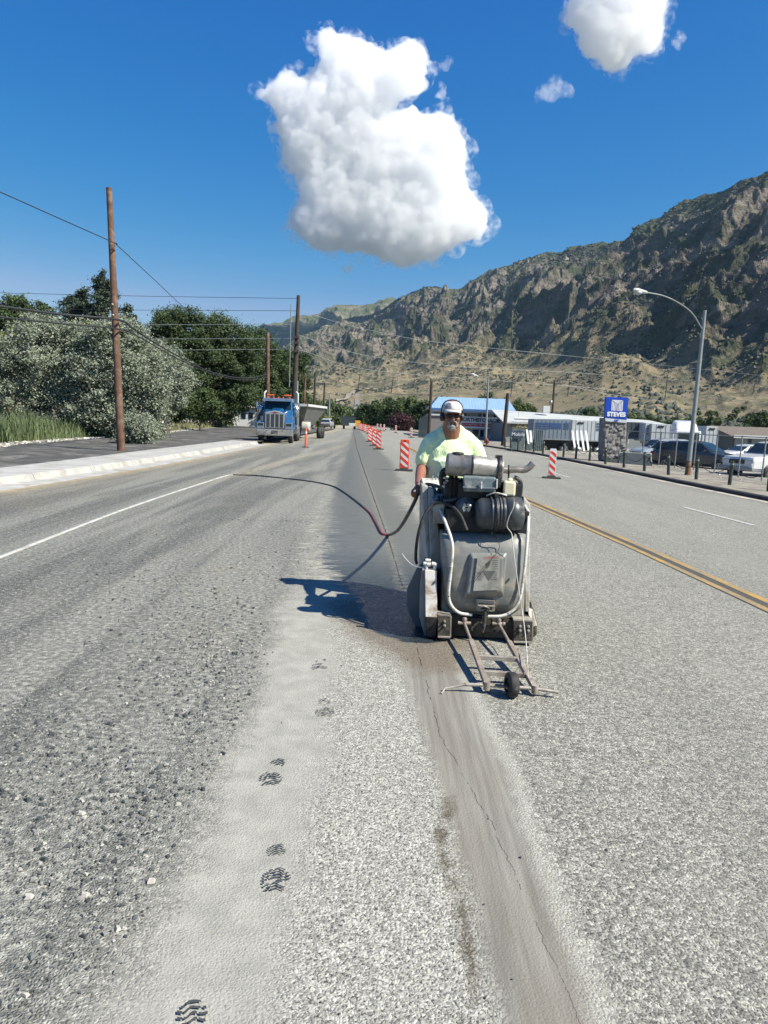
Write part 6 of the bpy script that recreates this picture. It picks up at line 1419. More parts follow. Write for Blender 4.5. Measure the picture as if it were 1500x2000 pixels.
for x0, x1, yb, lab_ in ((1184, 1213, 904, 'low concrete barrier with a dark face, left of the pair by the pillar'), (1222, 1255, 909, 'low concrete barrier with a dark face, right of the pair by the pillar')):
    a, b_ = G(x0, yb), G(x1, yb); r = empty('concrete_barrier', (a + b_) / 2, 0, lab_, 'barrier', 'concrete barriers by the stone pillar'); w_ = (b_ - a).length
    m = MB(); prof = [(-w_ / 2, -.25, .0), (-w_ / 2, -.23, .12), (-w_ / 2, -.12, .40), (-w_ / 2, -.09, .68), (-w_ / 2, .09, .68), (-w_ / 2, .12, .40), (-w_ / 2, .23, .12), (-w_ / 2, .25, 0)]; m.prism(prof[::-1], (w_, 0, 0)); m.build('block', [bar_m], r, bevel=.01)
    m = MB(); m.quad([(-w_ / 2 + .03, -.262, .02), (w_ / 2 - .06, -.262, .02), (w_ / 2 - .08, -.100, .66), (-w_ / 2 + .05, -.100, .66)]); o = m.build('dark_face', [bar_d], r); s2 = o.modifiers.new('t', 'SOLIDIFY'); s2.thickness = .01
hy = G(951, 872); r = empty('fire_hydrant', hy, 0, 'small dark red hydrant by the foot of the farther street light', 'hydrant'); m = MB(); m.lathe((0, 0, 0), (0, 0, 1), [(0, .14), (.05, .14), (.06, .10), (.42, .10), (.46, .13), (.5, .11), (.62, .05), (.66, .04), (.67, .005)], 14); m.build('barrel', [plain('hydrant_red', (.16, .02, .02), .5)], r)
m = MB(); m.cyl((-.17, 0, .36), (.17, 0, .36), .05, 10); m.cyl((0, 0, .36), (0, -.16, .36), .06, 10); m.build('outlets', [plain('hydrant_red', (.16, .02, .02), .5)], r)

# ================================================================== SIGN ON STONE PILLAR
stone_p = plain('rough_stone', (.16, .155, .15), .95, var=.35, sc=6, bump=1.0, dirt=(.28, .27, .26), dirt_amt=.4)
bluep = plain('sign_blue', (.008, .055, .42), .35, var=.04, sc=2); whitep = plain('sign_white', (.72, .74, .76), .4, var=.04, sc=3)
YS = 40; sg = empty('pylon_sign', D(1200, 890, YS), 0, 'square blue sign with white arch emblem on a rough stone pillar', 'sign'); sg.location.z = gz(20)
m = MB(); a0, a1, a2, a3 = D(1177, 898, YS), D(1222, 898, YS), D(1224, 818, YS), D(1180, 816, YS)
nx_, nz_ = 14, 22; vs = []; 
for j in range(nz_ + 1):
    for i in range(nx_ + 1):
        u, v = i / nx_, j / nz_; p_ = a0.lerp(a1, u).lerp(a3.lerp(a2, u), v); e_ = 1 if 0 < i < nx_ and 0 < j < nz_ else 0; vs.append(p_ + Vector((0, -e_ * random.uniform(.0, .09), 0)))
m.add(vs, [(j * 15 + i, j * 15 + i + 1, (j + 1) * 15 + i + 1, (j + 1) * 15 + i) for j in range(nz_) for i in range(nx_)])
m.prism([a0, a1, a2, a3][::-1], (0, .9, 0)); m.build('pillar', [stone_p], sg, world=True)
b0_, b1_, b2_, b3_ = D(1182, 816, YS - .1), D(1224, 820, YS - .1), D(1228, 777, YS - .1), D(1184, 775, YS - .1)
m = MB(); m.prism([b0_, b1_, b2_, b3_][::-1], (0, .30, 0)); m.build('sign_face', [bluep], sg, bevel=.01, world=True)
def on(u, v, h=.012): return b0_.lerp(b1_, u).lerp(b3_.lerp(b2_, u), v) + Vector((0, -h, 0))
m = MB()
for k_, (hw, top_) in enumerate(((.23, .86), (.165, .81), (.10, .76), (.038, .71))):
    t_ = .021 if k_ < 3 else .016
    for s_ in (-1, 1): m.quad([on(.51 + s_ * hw - t_, .37), on(.51 + s_ * hw + t_, .37), on(.51 + s_ * hw + t_, top_), on(.51 + s_ * hw - t_, top_)])
    m.quad([on(.51 - hw - t_, top_ - .028), on(.51 + hw + t_, top_ - .028), on(.51 + hw + t_, top_ + .012), on(.51 - hw - t_, top_ + .012)])
m.build('arch_emblem', [whitep], sg, world=True)
def text(name, s, size, loc, mt, parent, ext=.004, bold=0, rz=0, align='CENTER', sx=1.0):
    cu = bpy.data.curves.new(name, 'FONT'); cu.body = s; cu.size = size; cu.extrude = ext; cu.align_x = align; cu.align_y = 'CENTER'; cu.offset = bold
    o = bpy.data.objects.new(name, cu); COL.objects.link(o); cu.materials.append(mt); o.parent = parent
    off = Vector((0, 0, 0)); q = parent
    while q is not None: off += q.location; q = q.parent
    bpy.context.view_layer.update(); me = bpy.data.meshes.new_from_object(o.evaluated_get(bpy.context.evaluated_depsgraph_get())); bpy.data.objects.remove(o)
    me.name = name; o = bpy.data.objects.new(name, me); COL.objects.link(o); o.parent = parent
    if not me.materials: me.materials.append(mt)
    o.location = Vector(loc) - off; o.rotation_euler = (R(90), 0, rz); o.scale = (sx, 1, 1); return o
text('lettering', 'STEVES', .31, on(.5, .20, .02), whitep, sg, bold=.018)
b4, b5 = D(1183, 822.5, YS - .1), D(1224, 826, YS - .1); m = MB(); m.prism([b4, b5, b1_ - Vector((0, 0, .01)), b0_ - Vector((0, 0, .01))][::-1], (0, .25, 0)); m.build('number_plate', [plain('plate_pale', (.50, .56, .60), .4)], sg, world=True)
text('house_number', '1080', .13, (b4 + b1_) / 2 + Vector((0, -.02, 0)), bluep, sg, bold=.004)

# ================================================================== BUILDINGS ON THE RIGHT
wallw = plain('pale_painted_block', (.30, .33, .345), .8, var=.08, sc=1.2, dirt=(.22, .23, .23), dirt_amt=.3)
wallg = plain('grey_painted_wall', (.22, .24, .245), .8, var=.1, sc=1); roofw = plain('white_membrane_roof', (.42, .44, .43), .6, var=.06, sc=.6, dirt=(.34, .34, .32), dirt_amt=.35)
glass = plain('dark_window_glass', (.012, .022, .028), .08, var=.3, sc=1.5); trimw = plain('white_trim', (.52, .53, .52), .6, var=.06)
broof, nt, b = new_mat('blue_metal_roof'); k = N(nt); tc = k.obj(); sx_ = k.n('ShaderNodeSeparateXYZ'); k.link(tc, sx_.inputs[0]); rib = k.math('PINGPONG', sx_.outputs[0], .18); k.link(k.mix(k.rng(k.noise(tc, 2, 4), .3, .7), (.20, .33, .48), (.26, .39, .54)), b.inputs['Base Color']); b.inputs['Roughness'].default_value = .4; k.link(k.bump(k.rng(rib, .0, .04), .6, .05), b.inputs['Normal'])
YB = 92; zg = -.6
bb = empty('blue_roof_building', (D(930, 860, YB).x, YB, zg), 0, 'two-storey pale building with a light blue metal roof behind the man', 'building')
def V3(px, py, Y): return D(px, py, Y)
x0, x1 = V3(846, 830, YB).x, V3(985, 830, YB).x; zt = V3(930, 799, YB).z
m = MB(); m.box(((x0 + x1) / 2, YB + 4, (zt + zg) / 2), (x1 - x0, 8, zt - zg)); m.build('wall', [wallw], bb, world=True)
ze = zt - .05; xe0, xe1 = x0 - .6, V3(1007, 804, YB - 1).x; xr0, xr1 = V3(887, 777, YB + 3).x, V3(991, 781, YB + 3).x; zr = V3(940, 778, YB + 3).z
m = MB(); m.v = []; vs = [(xe0, YB - 1.2, ze), (xe1, YB - 1.2, ze), (xe1, YB + 9, ze), (xe0, YB + 9, ze), (xr0 - 2, YB + 2.5, zr), (xr1, YB + 2.5, zr), (xr1, YB + 5.5, zr), (xr0 - 2, YB + 5.5, zr)]
m.hexa(vs); m.build('roof', [broof], bb, world=True)
m = MB(); m.box(((xe0 + xe1) / 2, YB - 1.1, ze - .14), (xe1 - xe0, .25, .26)); m.build('fascia', [plain('blue_fascia', (.05, .12, .30), .5)], bb, world=True)
m = MB(); m.box(((xe0 + x1) / 2 + .4, YB - .55, ze - .36), (xe1 - xe0 - .8, 1.0, .16)); m.build('soffit', [trimw], bb, world=True)
for a_, b_, c_, d_ in ((903, 803, 912, 816), (932, 805, 941, 819), (943, 806, 955, 820), (963, 808, 971, 821), (974, 809, 983, 822), (922, 839, 935, 852), (937, 840, 945, 853), (947, 841, 951, 853), (880, 803, 890, 814)):
    p0, p1 = V3(a_, d_, YB - .02), V3(c_, b_, YB - .02); m = MB(); m.box(((p0.x + p1.x) / 2, YB, (p0.z + p1.z) / 2), (p1.x - p0.x + .16, .10, p1.z - p0.z + .16)); wf = m.build('window', [trimw], bb, world=True)
    m = MB(); m.box(((p0.x + p1.x) / 2, YB - .03, (p0.z + p1.z) / 2), (p1.x - p0.x, .09, p1.z - p0.z)); m.build('pane', [glass], wf, world=True)
p0, p1 = V3(899, 833, YB - .2), V3(971, 818, YB - .2); bw, bh = p1.x - p0.x, p1.z - p0.z + .35; bc = (p0 + p1) / 2
m = MB(); m.box((bc.x, YB - .15, bc.z), (bw, .10, bh)); bn = m.build('banner', [whitep], bb, world=True)
blk = plain('sign_black', (.02, .02, .025), .5); redp = plain('sign_red', (.42, .02, .04), .5)
text('lettering', 'NORTH', .62, (bc.x - bw * .30, YB - .22, bc.z + bh * .22), blk, bn, bold=.02); text('lettering', 'STORAGE', .62, (bc.x + bw * .24, YB - .22, bc.z + bh * .20), blk, bn, bold=.02); text('lettering', '/@', .5, (bc.x - bw * .04, YB - .22, bc.z + bh * .2), plain('sign_grey', (.25, .3, .34), .5), bn)
m = MB(); zc = bc.z - bh * .20; m.prism([(bc.x - bw * .46, YB - .21, zc - .2), (bc.x + bw * .36, YB - .21, zc - .2), (bc.x + bw * .36, YB - .21, zc - .34), (bc.x + bw * .46, YB - .21, zc), (bc.x + bw * .36, YB - .21, zc + .34), (bc.x + bw * .36, YB - .21, zc + .2), (bc.x - bw * .46, YB - .21, zc + .2)], (0, .02, 0)); m.build('red_arrow', [redp], bn, world=True)
text('lettering', 'NOW RENTING * 801-544-8888', .26, (bc.x - bw * .05, YB - .25, zc), whitep, bn)
text('phone_number', '435-723-2111', .48, (V3(938, 836, YB).x, YB - .05, V3(938, 835.5, YB).z), blk, bb, bold=.012)
m = MB(); a, b_ = V3(938, 868, YB - 1.5), V3(975, 842, YB - 1.5); a.z = zg; m.prism([a, a + Vector((2.4, 0, 0)), b_ + Vector((.5, 0, 0)), b_ - Vector((.4, 0, 0))], (0, .5, 0)); a2, b2 = V3(977, 838, YB - 1.2), V3(1000, 808, YB - 1.2); m.prism([a2, a2 + Vector((.7, 0, 0)), b2 + Vector((.5, 0, 0)), b2 - Vector((.2, 0, 0))], (0, .4, 0)); m.build('staircase', [trimw], bb, world=True)
# long white building
YW = 80; wb = empty('long_building', (D(1160, 860, YW).x, YW, zg), 0, 'long low white-roofed building behind the trailers', 'building')
xa, xb = V3(988, 830, YW).x, V3(1318, 830, YW).x; za, zb_ = V3(1000, 826, YW).z, V3(1318, 836, YW).z; ra, rb = V3(1000, 801, YW + 9), V3(1305, 822, YW + 9)
m = MB(); m.hexa([(xa, YW, zg), (xb, YW, zg), (xb, YW + 18, zg), (xa, YW + 18, zg), (xa, YW, za), (xb, YW, zb_), (xb, YW + 18, zb_), (xa, YW + 18, za)]); m.build('wall', [wallg], wb, world=True)
m = MB(); m.hexa([(xa - .4, YW - .5, za - .06), (xb + .4, YW - .5, zb_ - .06), (xb + .4, YW + 9, rb.z - .2), (xa - .4, YW + 9, ra.z - .2), (xa - .4, YW - .5, za + .1), (xb + .4, YW - .5, zb_ + .1), (xb + .4, YW + 9, rb.z), (xa - .4, YW + 9, ra.z)]); m.build('roof', [roofw], wb, world=True)
for i in range(5):
    xx = xa + (xb - xa) * (.12 + .19 * i); m = MB(); m.box((xx, YW - .03, zg + 1.3), (1.6, .1, 1.2)); wf = m.build('window', [trimw], wb, world=True); m = MB(); m.box((xx, YW - .07, zg + 1.3), (1.4, .08, 1.0)); m.build('pane', [glass], wf, world=True)
m = MB(); c_ = V3(1066, 800, YW + 7); m.box(c_, (.75, .75, .8)); m.build('rooftop_unit', [trimw], wb, bevel=.03, world=True)
m = MB(); c_ = V3(1018, 815, YW - .5); m.tube([c_ + Vector((-.7, 0, -.15)), c_ + Vector((.7, 0, -.15))], .12, 8); m.tube([V3(1013, 818, YW), V3(1013.5, 805, YW)], .03, 6); m.build('roof_vent', [trimw], wb, world=True)
m = MB(); a, b_ = V3(999, 838, YW - .3), V3(1041, 825, YW - .3); m.box((a + b_) / 2, (b_.x - a.x, .1, b_.z - a.z)); sb = m.build('fascia_sign', [plain('olive_sign', (.10, .10, .06), .6, var=.3, sc=1.5)], wb, world=True)
text('lettering', 'ACE C', .62, ((a + b_) / 2 + Vector((.25, -.08, 0))), plain('sign_gold', (.42, .36, .18), .5), sb, bold=.015)
# shed, brown-roofed building
sh_ = empty('grey_shed', (V3(855, 840, 86).x, 86, zg), 0, 'small grey flat-roofed shed between the trees and the man', 'shed')
m = MB(); a, b_ = V3(838, 845, 86), V3(872, 812, 86); m.box(((a.x + b_.x) / 2, 88, (zg + b_.z) / 2), (b_.x - a.x, 4, b_.z - zg)); m.build('wall', [plain('taupe_wall', (.19, .175, .17), .8)], sh_, world=True); m = MB(); m.box(((a.x + b_.x) / 2, 88, b_.z + .08), (b_.x - a.x + .3, 4.3, .18)); m.build('roof', [trimw], sh_, world=True)
fw = empty('plank_fence', (V3(827, 840, 80).x, 80, -.4), 0, 'dark board fence piece left of the grey shed', 'fence'); m = MB()
a, b_ = V3(817, 848, 80), V3(839, 808, 80)
for i in range(9): 
    t = (i + .5) / 9; m.box((a.x + (b_.x - a.x) * t, 80 + .01 * (i % 2), (b_.z * (.75 + .25 * t) - .4) / 2 + .1 * (i % 2)), ((b_.x - a.x) / 9 * .94, .05, b_.z * (.75 + .25 * t) + .4))
m.build('boards', [plain('dark_boards', (.03, .045, .055), .8, var=.3, sc=3)], fw, world=True)
m = MB()
for i in (0, 8): m.tube([(a.x + (b_.x - a.x) * (i + .5) / 9, 80.08, -.45), (a.x + (b_.x - a.x) * (i + .5) / 9, 80.08, b_.z * .7)], .05, 6)
m.build('rails', [plain('dark_boards', (.03, .045, .055), .8)], fw, world=True)
YR = 66; br = empty('brown_roof_building', (V3(1470, 870, YR).x, YR, zg), 0, 'low building with a brown roof and white fascia at the right edge', 'building')
xa = V3(1427, 860, YR).x; xb = xa + 14; m = MB(); za = V3(1427, 853, YR).z; m.box(((xa + xb) / 2, YR + 4, (za + zg) / 2), (xb - xa, 8, za - zg)); m.build('wall', [plain('dark_panel_wall', (.07, .08, .09), .6, var=.15)], br, world=True)
m = MB(); m.hexa([(xa - .3, YR - .8, za), (xb, YR - .8, za), (xb, YR + 8, za), (xa - .3, YR + 8, za), (xa - .3, YR - .6, za + .12), (xb, YR - .6, za + .12), (xb, YR + 4, za + .95), (xa - .3, YR + 4, za + .95)]); m.build('roof', [plain('brown_shingle', (.14, .115, .095), .9, var=.25, sc=4)], br, world=True)
m = MB(); m.box(((xa + xb) / 2, YR - .85, za + .05), (xb - xa + .3, .12, .26)); m.build('fascia', [trimw], br, world=True)
for i in range(4): m = MB(); m.box((xa + .9 + i * 1.5, YR - .04, zg + 1.2), (1.15, .1, 1.7)); m.build('window', [plain('pale_blind', (.22, .27, .30), .4)], br, world=True)

# trailers and containers
def box_trailer(x0, x1, yt, yb, Y, mt, label, cat='trailer', depth=2.5, yt2=None, wheels=True, extra=None, name='box_trailer'):
    a, b_ = V3(x0, yb, Y), V3(x1, yt, Y); b2 = V3(x1, yt2 if yt2 else yt, Y); z1 = V3(x0, yt, Y).z; z2 = b2.z; g_ = gz(30)
    r = empty(name, ((a.x + b_.x) / 2, Y, g_), 0, label, cat); zb0 = V3((x0 + x1) / 2, yb, Y).z
    m = MB(); m.hexa([(a.x, Y, zb0), (b_.x, Y, zb0), (b_.x, Y + depth, zb0), (a.x, Y + depth, zb0), (a.x, Y, z1), (b_.x, Y, z2), (b_.x, Y + depth, z2), (a.x, Y + depth, z1)]); bd = m.build('body', [mt], r, bevel=.02, world=True)
    m = MB(); n_ = int((b_.x - a.x) / .3)
    for i in range(n_ + 1): m.box((a.x + (b_.x - a.x) * i / max(n_, 1), Y - .012, (zb0 + min(z1, z2)) / 2), (.035, .024, min(z1, z2) - zb0 - .08))
    m.build('ribs', [mt], r, world=True)
    m = MB(); m.box(((a.x + b_.x) / 2, Y - .02, zb0 + .04), (b_.x - a.x, .06, .09)); m.build('lower_rail', [galv], r, world=True)
    if wheels:
        for t in (.15, .28, .85):
            xx = a.x + (b_.x - a.x) * t; w_ = bpy.data.objects.new('wheel', None); COL.objects.link(w_); w_.parent = r; w_.location = Vector((xx, Y + .15, g_ + .42)) - r.location
            m = MB(); m.lathe((0, 0, 0), (0, 1, 0), [(0, .1), (0, .42), (.25, .42), (.25, .1)], 18); m.build('tyre', [rubber], w_); m = MB(); m.lathe((0, -.01, 0), (0, 1, 0), [(0, .02), (0, .22), (.05, .2)], 14); m.build('rim', [galv], w_)
        m = MB(); m.box(((a.x + b_.x) / 2, Y + depth / 2, (g_ + .42 + zb0) / 2), ((b_.x - a.x) * .92, depth * .7, max(.1, zb0 - g_ - .35))); m.build('underframe', [eng_m], r, world=True)
    if extra: extra(r, a.x, b_.x, Y, zb0, z1, z2)
    return r
blue_ink = plain('faded_blue_ink', (.05, .10, .24), .5)
def ex_stripes(r, xa, xb, Y, zb0, z1, z2):
    W_ = xb - xa; H_ = z1 - zb0
    for i, fz in enumerate((.80, .68, .56)):
        for fx0, fx1 in ((.05, .42), (.82, .97)):
            m = MB(); zz = zb0 + H_ * fz + (z2 - z1) * (fx0 + fx1) / 2; m.box((xa + W_ * (fx0 + fx1) / 2, Y - .032, zz), (W_ * (fx1 - fx0), .02, .08)); m.build('stripe', [blue_ink], r, world=True)
    text('lettering', 'SWIFT', .60, (xa + W_ * .61, Y - .04, zb0 + H_ * .68 + (z2 - z1) * .6), blue_ink, r, bold=.03) if False else None
    for i in range(6): m = MB(); m.box((xa + W_ * (.46 + i * .056), Y - .032, zb0 + H_ * .68 + (z2 - z1) * .6), (W_ * .040, .02, .42)); m.build('worn_letter', [blue_ink], r, world=True)
box_trailer(1041, 1115, 818, 859, 58, plain('corrugated_bluegrey', (.17, .21, .25), .5, var=.1, sc=1), 'blue-grey corrugated container trailer with faded blue stripes', yt2=819, extra=ex_stripes)
whp = plain('white_trailer_skin', (.46, .49, .50), .45, var=.06, sc=.8, dirt=(.36, .36, .33), dirt_amt=.3)
def ex_logo(r, xa, xb, Y, zb0, z1, z2):
    m = MB(); c_ = Vector((xa + (xb - xa) * .45, Y - .03, zb0 + (z1 - zb0) * .85)); m.prism([c_ + Vector(q) for q in ((-.3, 0, -.08), (.2, 0, -.08), (.3, 0, .08), (-.18, 0, .1))], (0, .02, 0)); m.build('dark_logo', [blk], r, world=True)
def ex_bars(r, xa, xb, Y, zb0, z1, z2):
    ex_logo(r, xa, xa + (xb - xa) * .55, Y, zb0, z1, z2)
    for fz in (.86, .72, .58):
        m = MB(); m.box((xa + (xb - xa) * .85, Y - .03, zb0 + (z1 - zb0) * fz), ((xb - xa) * .18, .02, .1)); m.build('stripe', [blue_ink], r, world=True)
box_trailer(1116, 1180, 820, 862, 60, whp, 'white box trailer with dark stripes directly left of the stone pillar', extra=ex_bars, yt2=822)
def ex_bars2(r, xa, xb, Y, zb0, z1, z2):
    for fz in (.85, .7, .55, .4): m = MB(); m.box((xa + (xb - xa) * .5, Y - .03, zb0 + (z1 - zb0) * fz), ((xb - xa) * .4, .02, .09)); m.build('stripe', [blk], r, world=True)
box_trailer(1225, 1258, 824, 858, 59, plain('dark_trailer', (.055, .07, .08), .4), 'dark glassy trailer end right beside the blue sign pillar', wheels=False, yt2=825, name='site_container')
box_trailer(1259, 1270, 826, 862, 57.5, whp, 'narrow white door panel with four black bars', wheels=False, extra=ex_bars2, name='site_container')
box_trailer(1271, 1311, 827, 868, 57, whp, 'white box truck body with small dark logo behind the parked jeep', wheels=True, extra=ex_logo, yt2=829)
box_trailer(1377, 1403, 832, 872, 60, whp, 'white box trailer behind the white tractor cab', yt2=834, extra=ex_logo, depth=9)
# panel fence and leaning planks
pf = empty('panel_fence', G(1030, 884), 0, 'weathered grey sheet-metal fence panels left of the striped trailer', 'fence'); m = MB()
for i, (x0, x1, t_, b_) in enumerate(((999, 1012, 838, 874), (1012, 1026, 838, 877), (1026, 1042, 840, 879), (1042, 1063, 839, 882))):
    a, c_ = V3(x0, b_, 52), V3(x1, t_, 52); m.hexa([(a.x, 52, -.2), (c_.x - .04, 52, -.2), (c_.x - .04, 52.05, -.2), (a.x, 52.05, -.2), (a.x, 52, c_.z), (c_.x - .04, 52, c_.z), (c_.x - .04, 52.05, c_.z), (a.x, 52.05, c_.z)])
    for j in range(5): m.box((a.x + (c_.x - a.x) * (j + .5) / 5, 51.98, c_.z / 2 - .1), (.06, .05, c_.z + .2))
m.build('panels', [plain('zinc_sheet', (.15, .19, .20), .6, var=.25, sc=1.5)], pf, world=True)
m = MB(); a, c_ = V3(1003, 852, 51.8), V3(1022, 846, 51.8); m.box(((a.x + c_.x) / 2, 51.88, (a.z + c_.z) / 2), (c_.x - a.x, .05, .55)); m.build('banner', [plain('banner_navy', (.03, .05, .09), .6)], pf, world=True)
text('banner_lettering', 'Mobile', .34, ((a.x + c_.x) / 2, 51.84, (a.z + c_.z) / 2 + .02), whitep, pf)
for i, (x0, y0, x1, y1, lab_) in enumerate(((1029, 839, 1033, 867, 'leaning white plank, leftmost, against the sheet-metal fence'), (1036, 841, 1038, 864, 'second leaning white plank against the sheet-metal fence'), (1118, 841, 1123, 874, 'leaning white plank right of the striped container trailer'), (1127, 841, 1130, 876, 'second leaning plank right of the container trailer'), (1135, 841, 1141, 881, 'third leaning plank, long, right of the container trailer'), (1144, 841, 1150, 881, 'rightmost leaning white plank, before the white trailer'))):
    a, b_ = V3(x1, y1, 50), V3(x0, y0, 51); a.z = max(a.z, gz(12)); m = MB(); d_ = b_ - a; m.hexa([a + Vector((-.07, 0, 0)), a + Vector((.07, 0, 0)), a + Vector((.07, .05, 0)), a + Vector((-.07, .05, 0)), b_ + Vector((-.07, 0, 0)), b_ + Vector((.07, 0, 0)), b_ + Vector((.07, .05, 0)), b_ + Vector((-.07, .05, 0))]); o = m.build('plank', [trimw], origin=a); props(o, lab_, 'plank', 'white planks leaning in the yard')

# ================================================================== VEHICLES
def car(kind, paint, name, label, loc, rz, grp=None, L=4.7, W=1.86, rough=.25, trimc=None):
    """local: nose towards -Y"""
    r = empty(name, loc, rz, label, {'pickup': 'pickup', 'van': 'van'}.get(kind, 'car'), grp); hw = W / 2
    pm = paint
    if kind == 'suv': prof = [(0, .55, .80, .80), (.12, .38, .92, .92), (.9, .33, 1.05, 1.05), (1.25, .33, 1.10, 1.12), (1.95, .33, 1.14, 1.62), (2.6, .33, 1.14, 1.70), (3.7, .33, 1.16, 1.66), (4.35, .36, 1.14, 1.50), (4.62, .45, 1.02, 1.04), (4.7, .55, .95, .96)]
    elif kind == 'pickup': prof = [(0, .62, .95, .95), (.1, .48, 1.12, 1.12), (1.0, .45, 1.20, 1.20), (1.45, .45, 1.24, 1.26), (2.05, .45, 1.26, 1.82), (2.7, .45, 1.26, 1.88), (3.4, .45, 1.27, 1.84), (3.62, .45, 1.27, 1.29), (3.7, .45, 1.25, 1.25), (5.4, .5, 1.22, 1.22), (5.5, .6, 1.15, 1.15)]
    else: prof = [(0, .5, .68, .68), (.12, .35, .78, .78), (1.0, .30, .90, .90), (1.3, .30, .94, .96), (2.0, .30, .96, 1.38), (2.7, .30, .96, 1.44), (3.3, .3, .97, 1.38), (3.9, .3, .98, 1.04), (4.4, .35, .95, .96), (4.55, .5, .8, .8)]
    sc_ = L / prof[-1][0]; prof = [(y * sc_, a, b_, c_) for y, a, b_, c_ in prof]
    m = MB(); vs = []; nsec = 12
    for y, zl, zb, zt in prof:
        e = min(1, .80 + .20 * min(1, min(y, L - y) / .35)); w_ = hw * e; rw = (hw * .74) if zt > zb + .1 else hw * .86 * e
        vs += [(-w_ * .90, y, zl), (-w_, y, zl + .16), (-w_, y, zb - .18), (-w_ * .96, y, zb), (-rw, y, max(zt - .05, zb + .005)), (-rw * .82, y, max(zt, zb + .02)), (rw * .82, y, max(zt, zb + .02)), (rw, y, max(zt - .05, zb + .005)), (w_ * .96, y, zb), (w_, y, zb - .18), (w_, y, zl + .16), (w_ * .90, y, zl)]
    np_ = len(prof); fs = [(i * nsec + j, i * nsec + (j + 1) % nsec, (i + 1) * nsec + (j + 1) % nsec, (i + 1) * nsec + j) for i in range(np_ - 1) for j in range(nsec)]
    m.add(vs, fs); m.add(vs[:nsec], [tuple(range(nsec))[::-1]]); m.add(vs[-nsec:], [tuple(range(nsec))]); body = m.build('body', [pm], r, bevel=.03)
    # glass: windscreen, sides, rear set proud of the greenhouse
    cab = [i for i, q in enumerate(prof) if q[3] > q[2] + .3]; f0, f1 = cab[0], cab[-1]; a, b_ = prof[f0 - 1], prof[f0]
    def P_(y, zb, zt, s, t, wv=None):
        rw = hw * .74; return (s * (hw * .96 + (rw - hw * .96) * t), y, zb + (zt - .06 - zb) * t)
    m = MB(); ws = [(-hw * .82, a[0] + .06, a[3] + .03), (hw * .82, a[0] + .06, a[3] + .03), (hw * .66, b_[0] - .03, b_[3] - .06), (-hw * .66, b_[0] - .03, b_[3] - .06)]; nn = Vector((0, -.03, .02)); m.quad([Vector(q) + nn for q in ws]); g_ = m.build('windscreen', [glass], r); s2 = g_.modifiers.new('t', 'SOLIDIFY'); s2.thickness = .01
    a2, b2 = prof[f1], prof[f1 + 1]; m = MB(); m.quad([Vector(q) + Vector((0, .03, .02)) for q in [(hw * .80, b2[0] - .05, b2[3] + .04), (-hw * .80, b2[0] - .05, b2[3] + .04), (-hw * .64, a2[0] + .02, a2[3] - .08), (hw * .64, a2[0] + .02, a2[3] - .08)]]); g_ = m.build('rear_window', [glass], r); s2 = g_.modifiers.new('t', 'SOLIDIFY'); s2.thickness = .01
    for s in (-1, 1):
        y0, y1 = prof[f0][0] - .38, prof[f1][0] + .05; ym = (y0 + y1) / 2 + .1
        for (ya, yb, ta, tb) in ((y0, ym - .05, .35, 1), (ym + .05, y1, 1, .8)):
            zb = prof[f0][2]; zt = prof[f0][3] + .04; q = [P_(ya, zb + .04, zt, s, .05), P_(yb, zb + .04, zt, s, .05), P_(yb - .02, zb, zt, s, .93 * tb), P_(ya + (.36 if ta < 1 else .02), zb, zt, s, .93)]
            m = MB(); m.quad([Vector(v) + Vector((s * .02, 0, 0)) for v in (q if s > 0 else q[::-1])]); g_ = m.build('side_window', [glass], r); s2 = g_.modifiers.new('t', 'SOLIDIFY'); s2.thickness = .008
        m = MB(); m.box((s * (hw + .09), prof[f0][0] - .30, prof[f0][2] + .06), (.16, .10, .13)); m.build('mirror', [pm], r, bevel=.03)
        wr = .36 if kind != 'pickup' else .40
        for yw in (L * .185, L * .80):
            m = MB(); m.lathe((s * (hw - .02), yw, wr), (s, 0, 0), [(0, .02), (0, wr + .06), (.024, wr + .06), (.026, .02)], 24); m.build('wheel_arch', [black_pl], r)
            w_ = bpy.data.objects.new('wheel', None); COL.objects.link(w_); w_.parent = r; w_.location = (s * (hw - .16), yw, wr)
            m = MB(); m.lathe((-s * .02, 0, 0), (s, 0, 0), [(0, .15), (0, wr - .02), (.02, wr), (.20, wr), (.22, wr - .02), (.22, wr * .62)], 24); m.build('tyre', [rubber], w_)
            m = MB(); m.lathe((s * .15, 0, 0), (s, 0, 0), [(0, .01), (.0, wr * .62), (.04, wr * .64), (.045, wr * .58), (.02, wr * .52)], 20)
            for k_ in range(5):
                an = k_ * 1.2566; m.box((s * .178, math.cos(an) * wr * .32, math.sin(an) * wr * .32), (.02, .05, wr * .5), rot=Matrix.Rotation(math.pi / 2 - an, 3, 'X'))
            m.build('rim', [alu], w_)
        m = MB(); fz = prof[1][2] - .14; m.box((s * hw * .66, .07, fz), (hw * .42, .12, .15)); m.build('headlight', [plain('lamp_glass', (.45, .47, .48), .1)], r, bevel=.03)
        m = MB(); m.box((s * hw * .80, L - .10, prof[-2][2] - .10), (hw * .22, .14, .22)); m.build('tail_light', [plain('tail_red', (.30, .015, .015), .25)], r, bevel=.02)
    m = MB(); m.box((0, .015, prof[1][2] - .20), (hw * .85, .10, .20)); m.build('grille', [black_pl], r, bevel=.02)
    m = MB(); m.box((0, .0, prof[1][1] + .12), (W * .92, .16, .20)); m.build('bumper', [trimc or black_pl], r, bevel=.04)
    m = MB(); m.box((0, L, prof[-1][1] + .06), (W * .92, .14, .20)); m.build('bumper', [trimc or black_pl], r, bevel=.04)
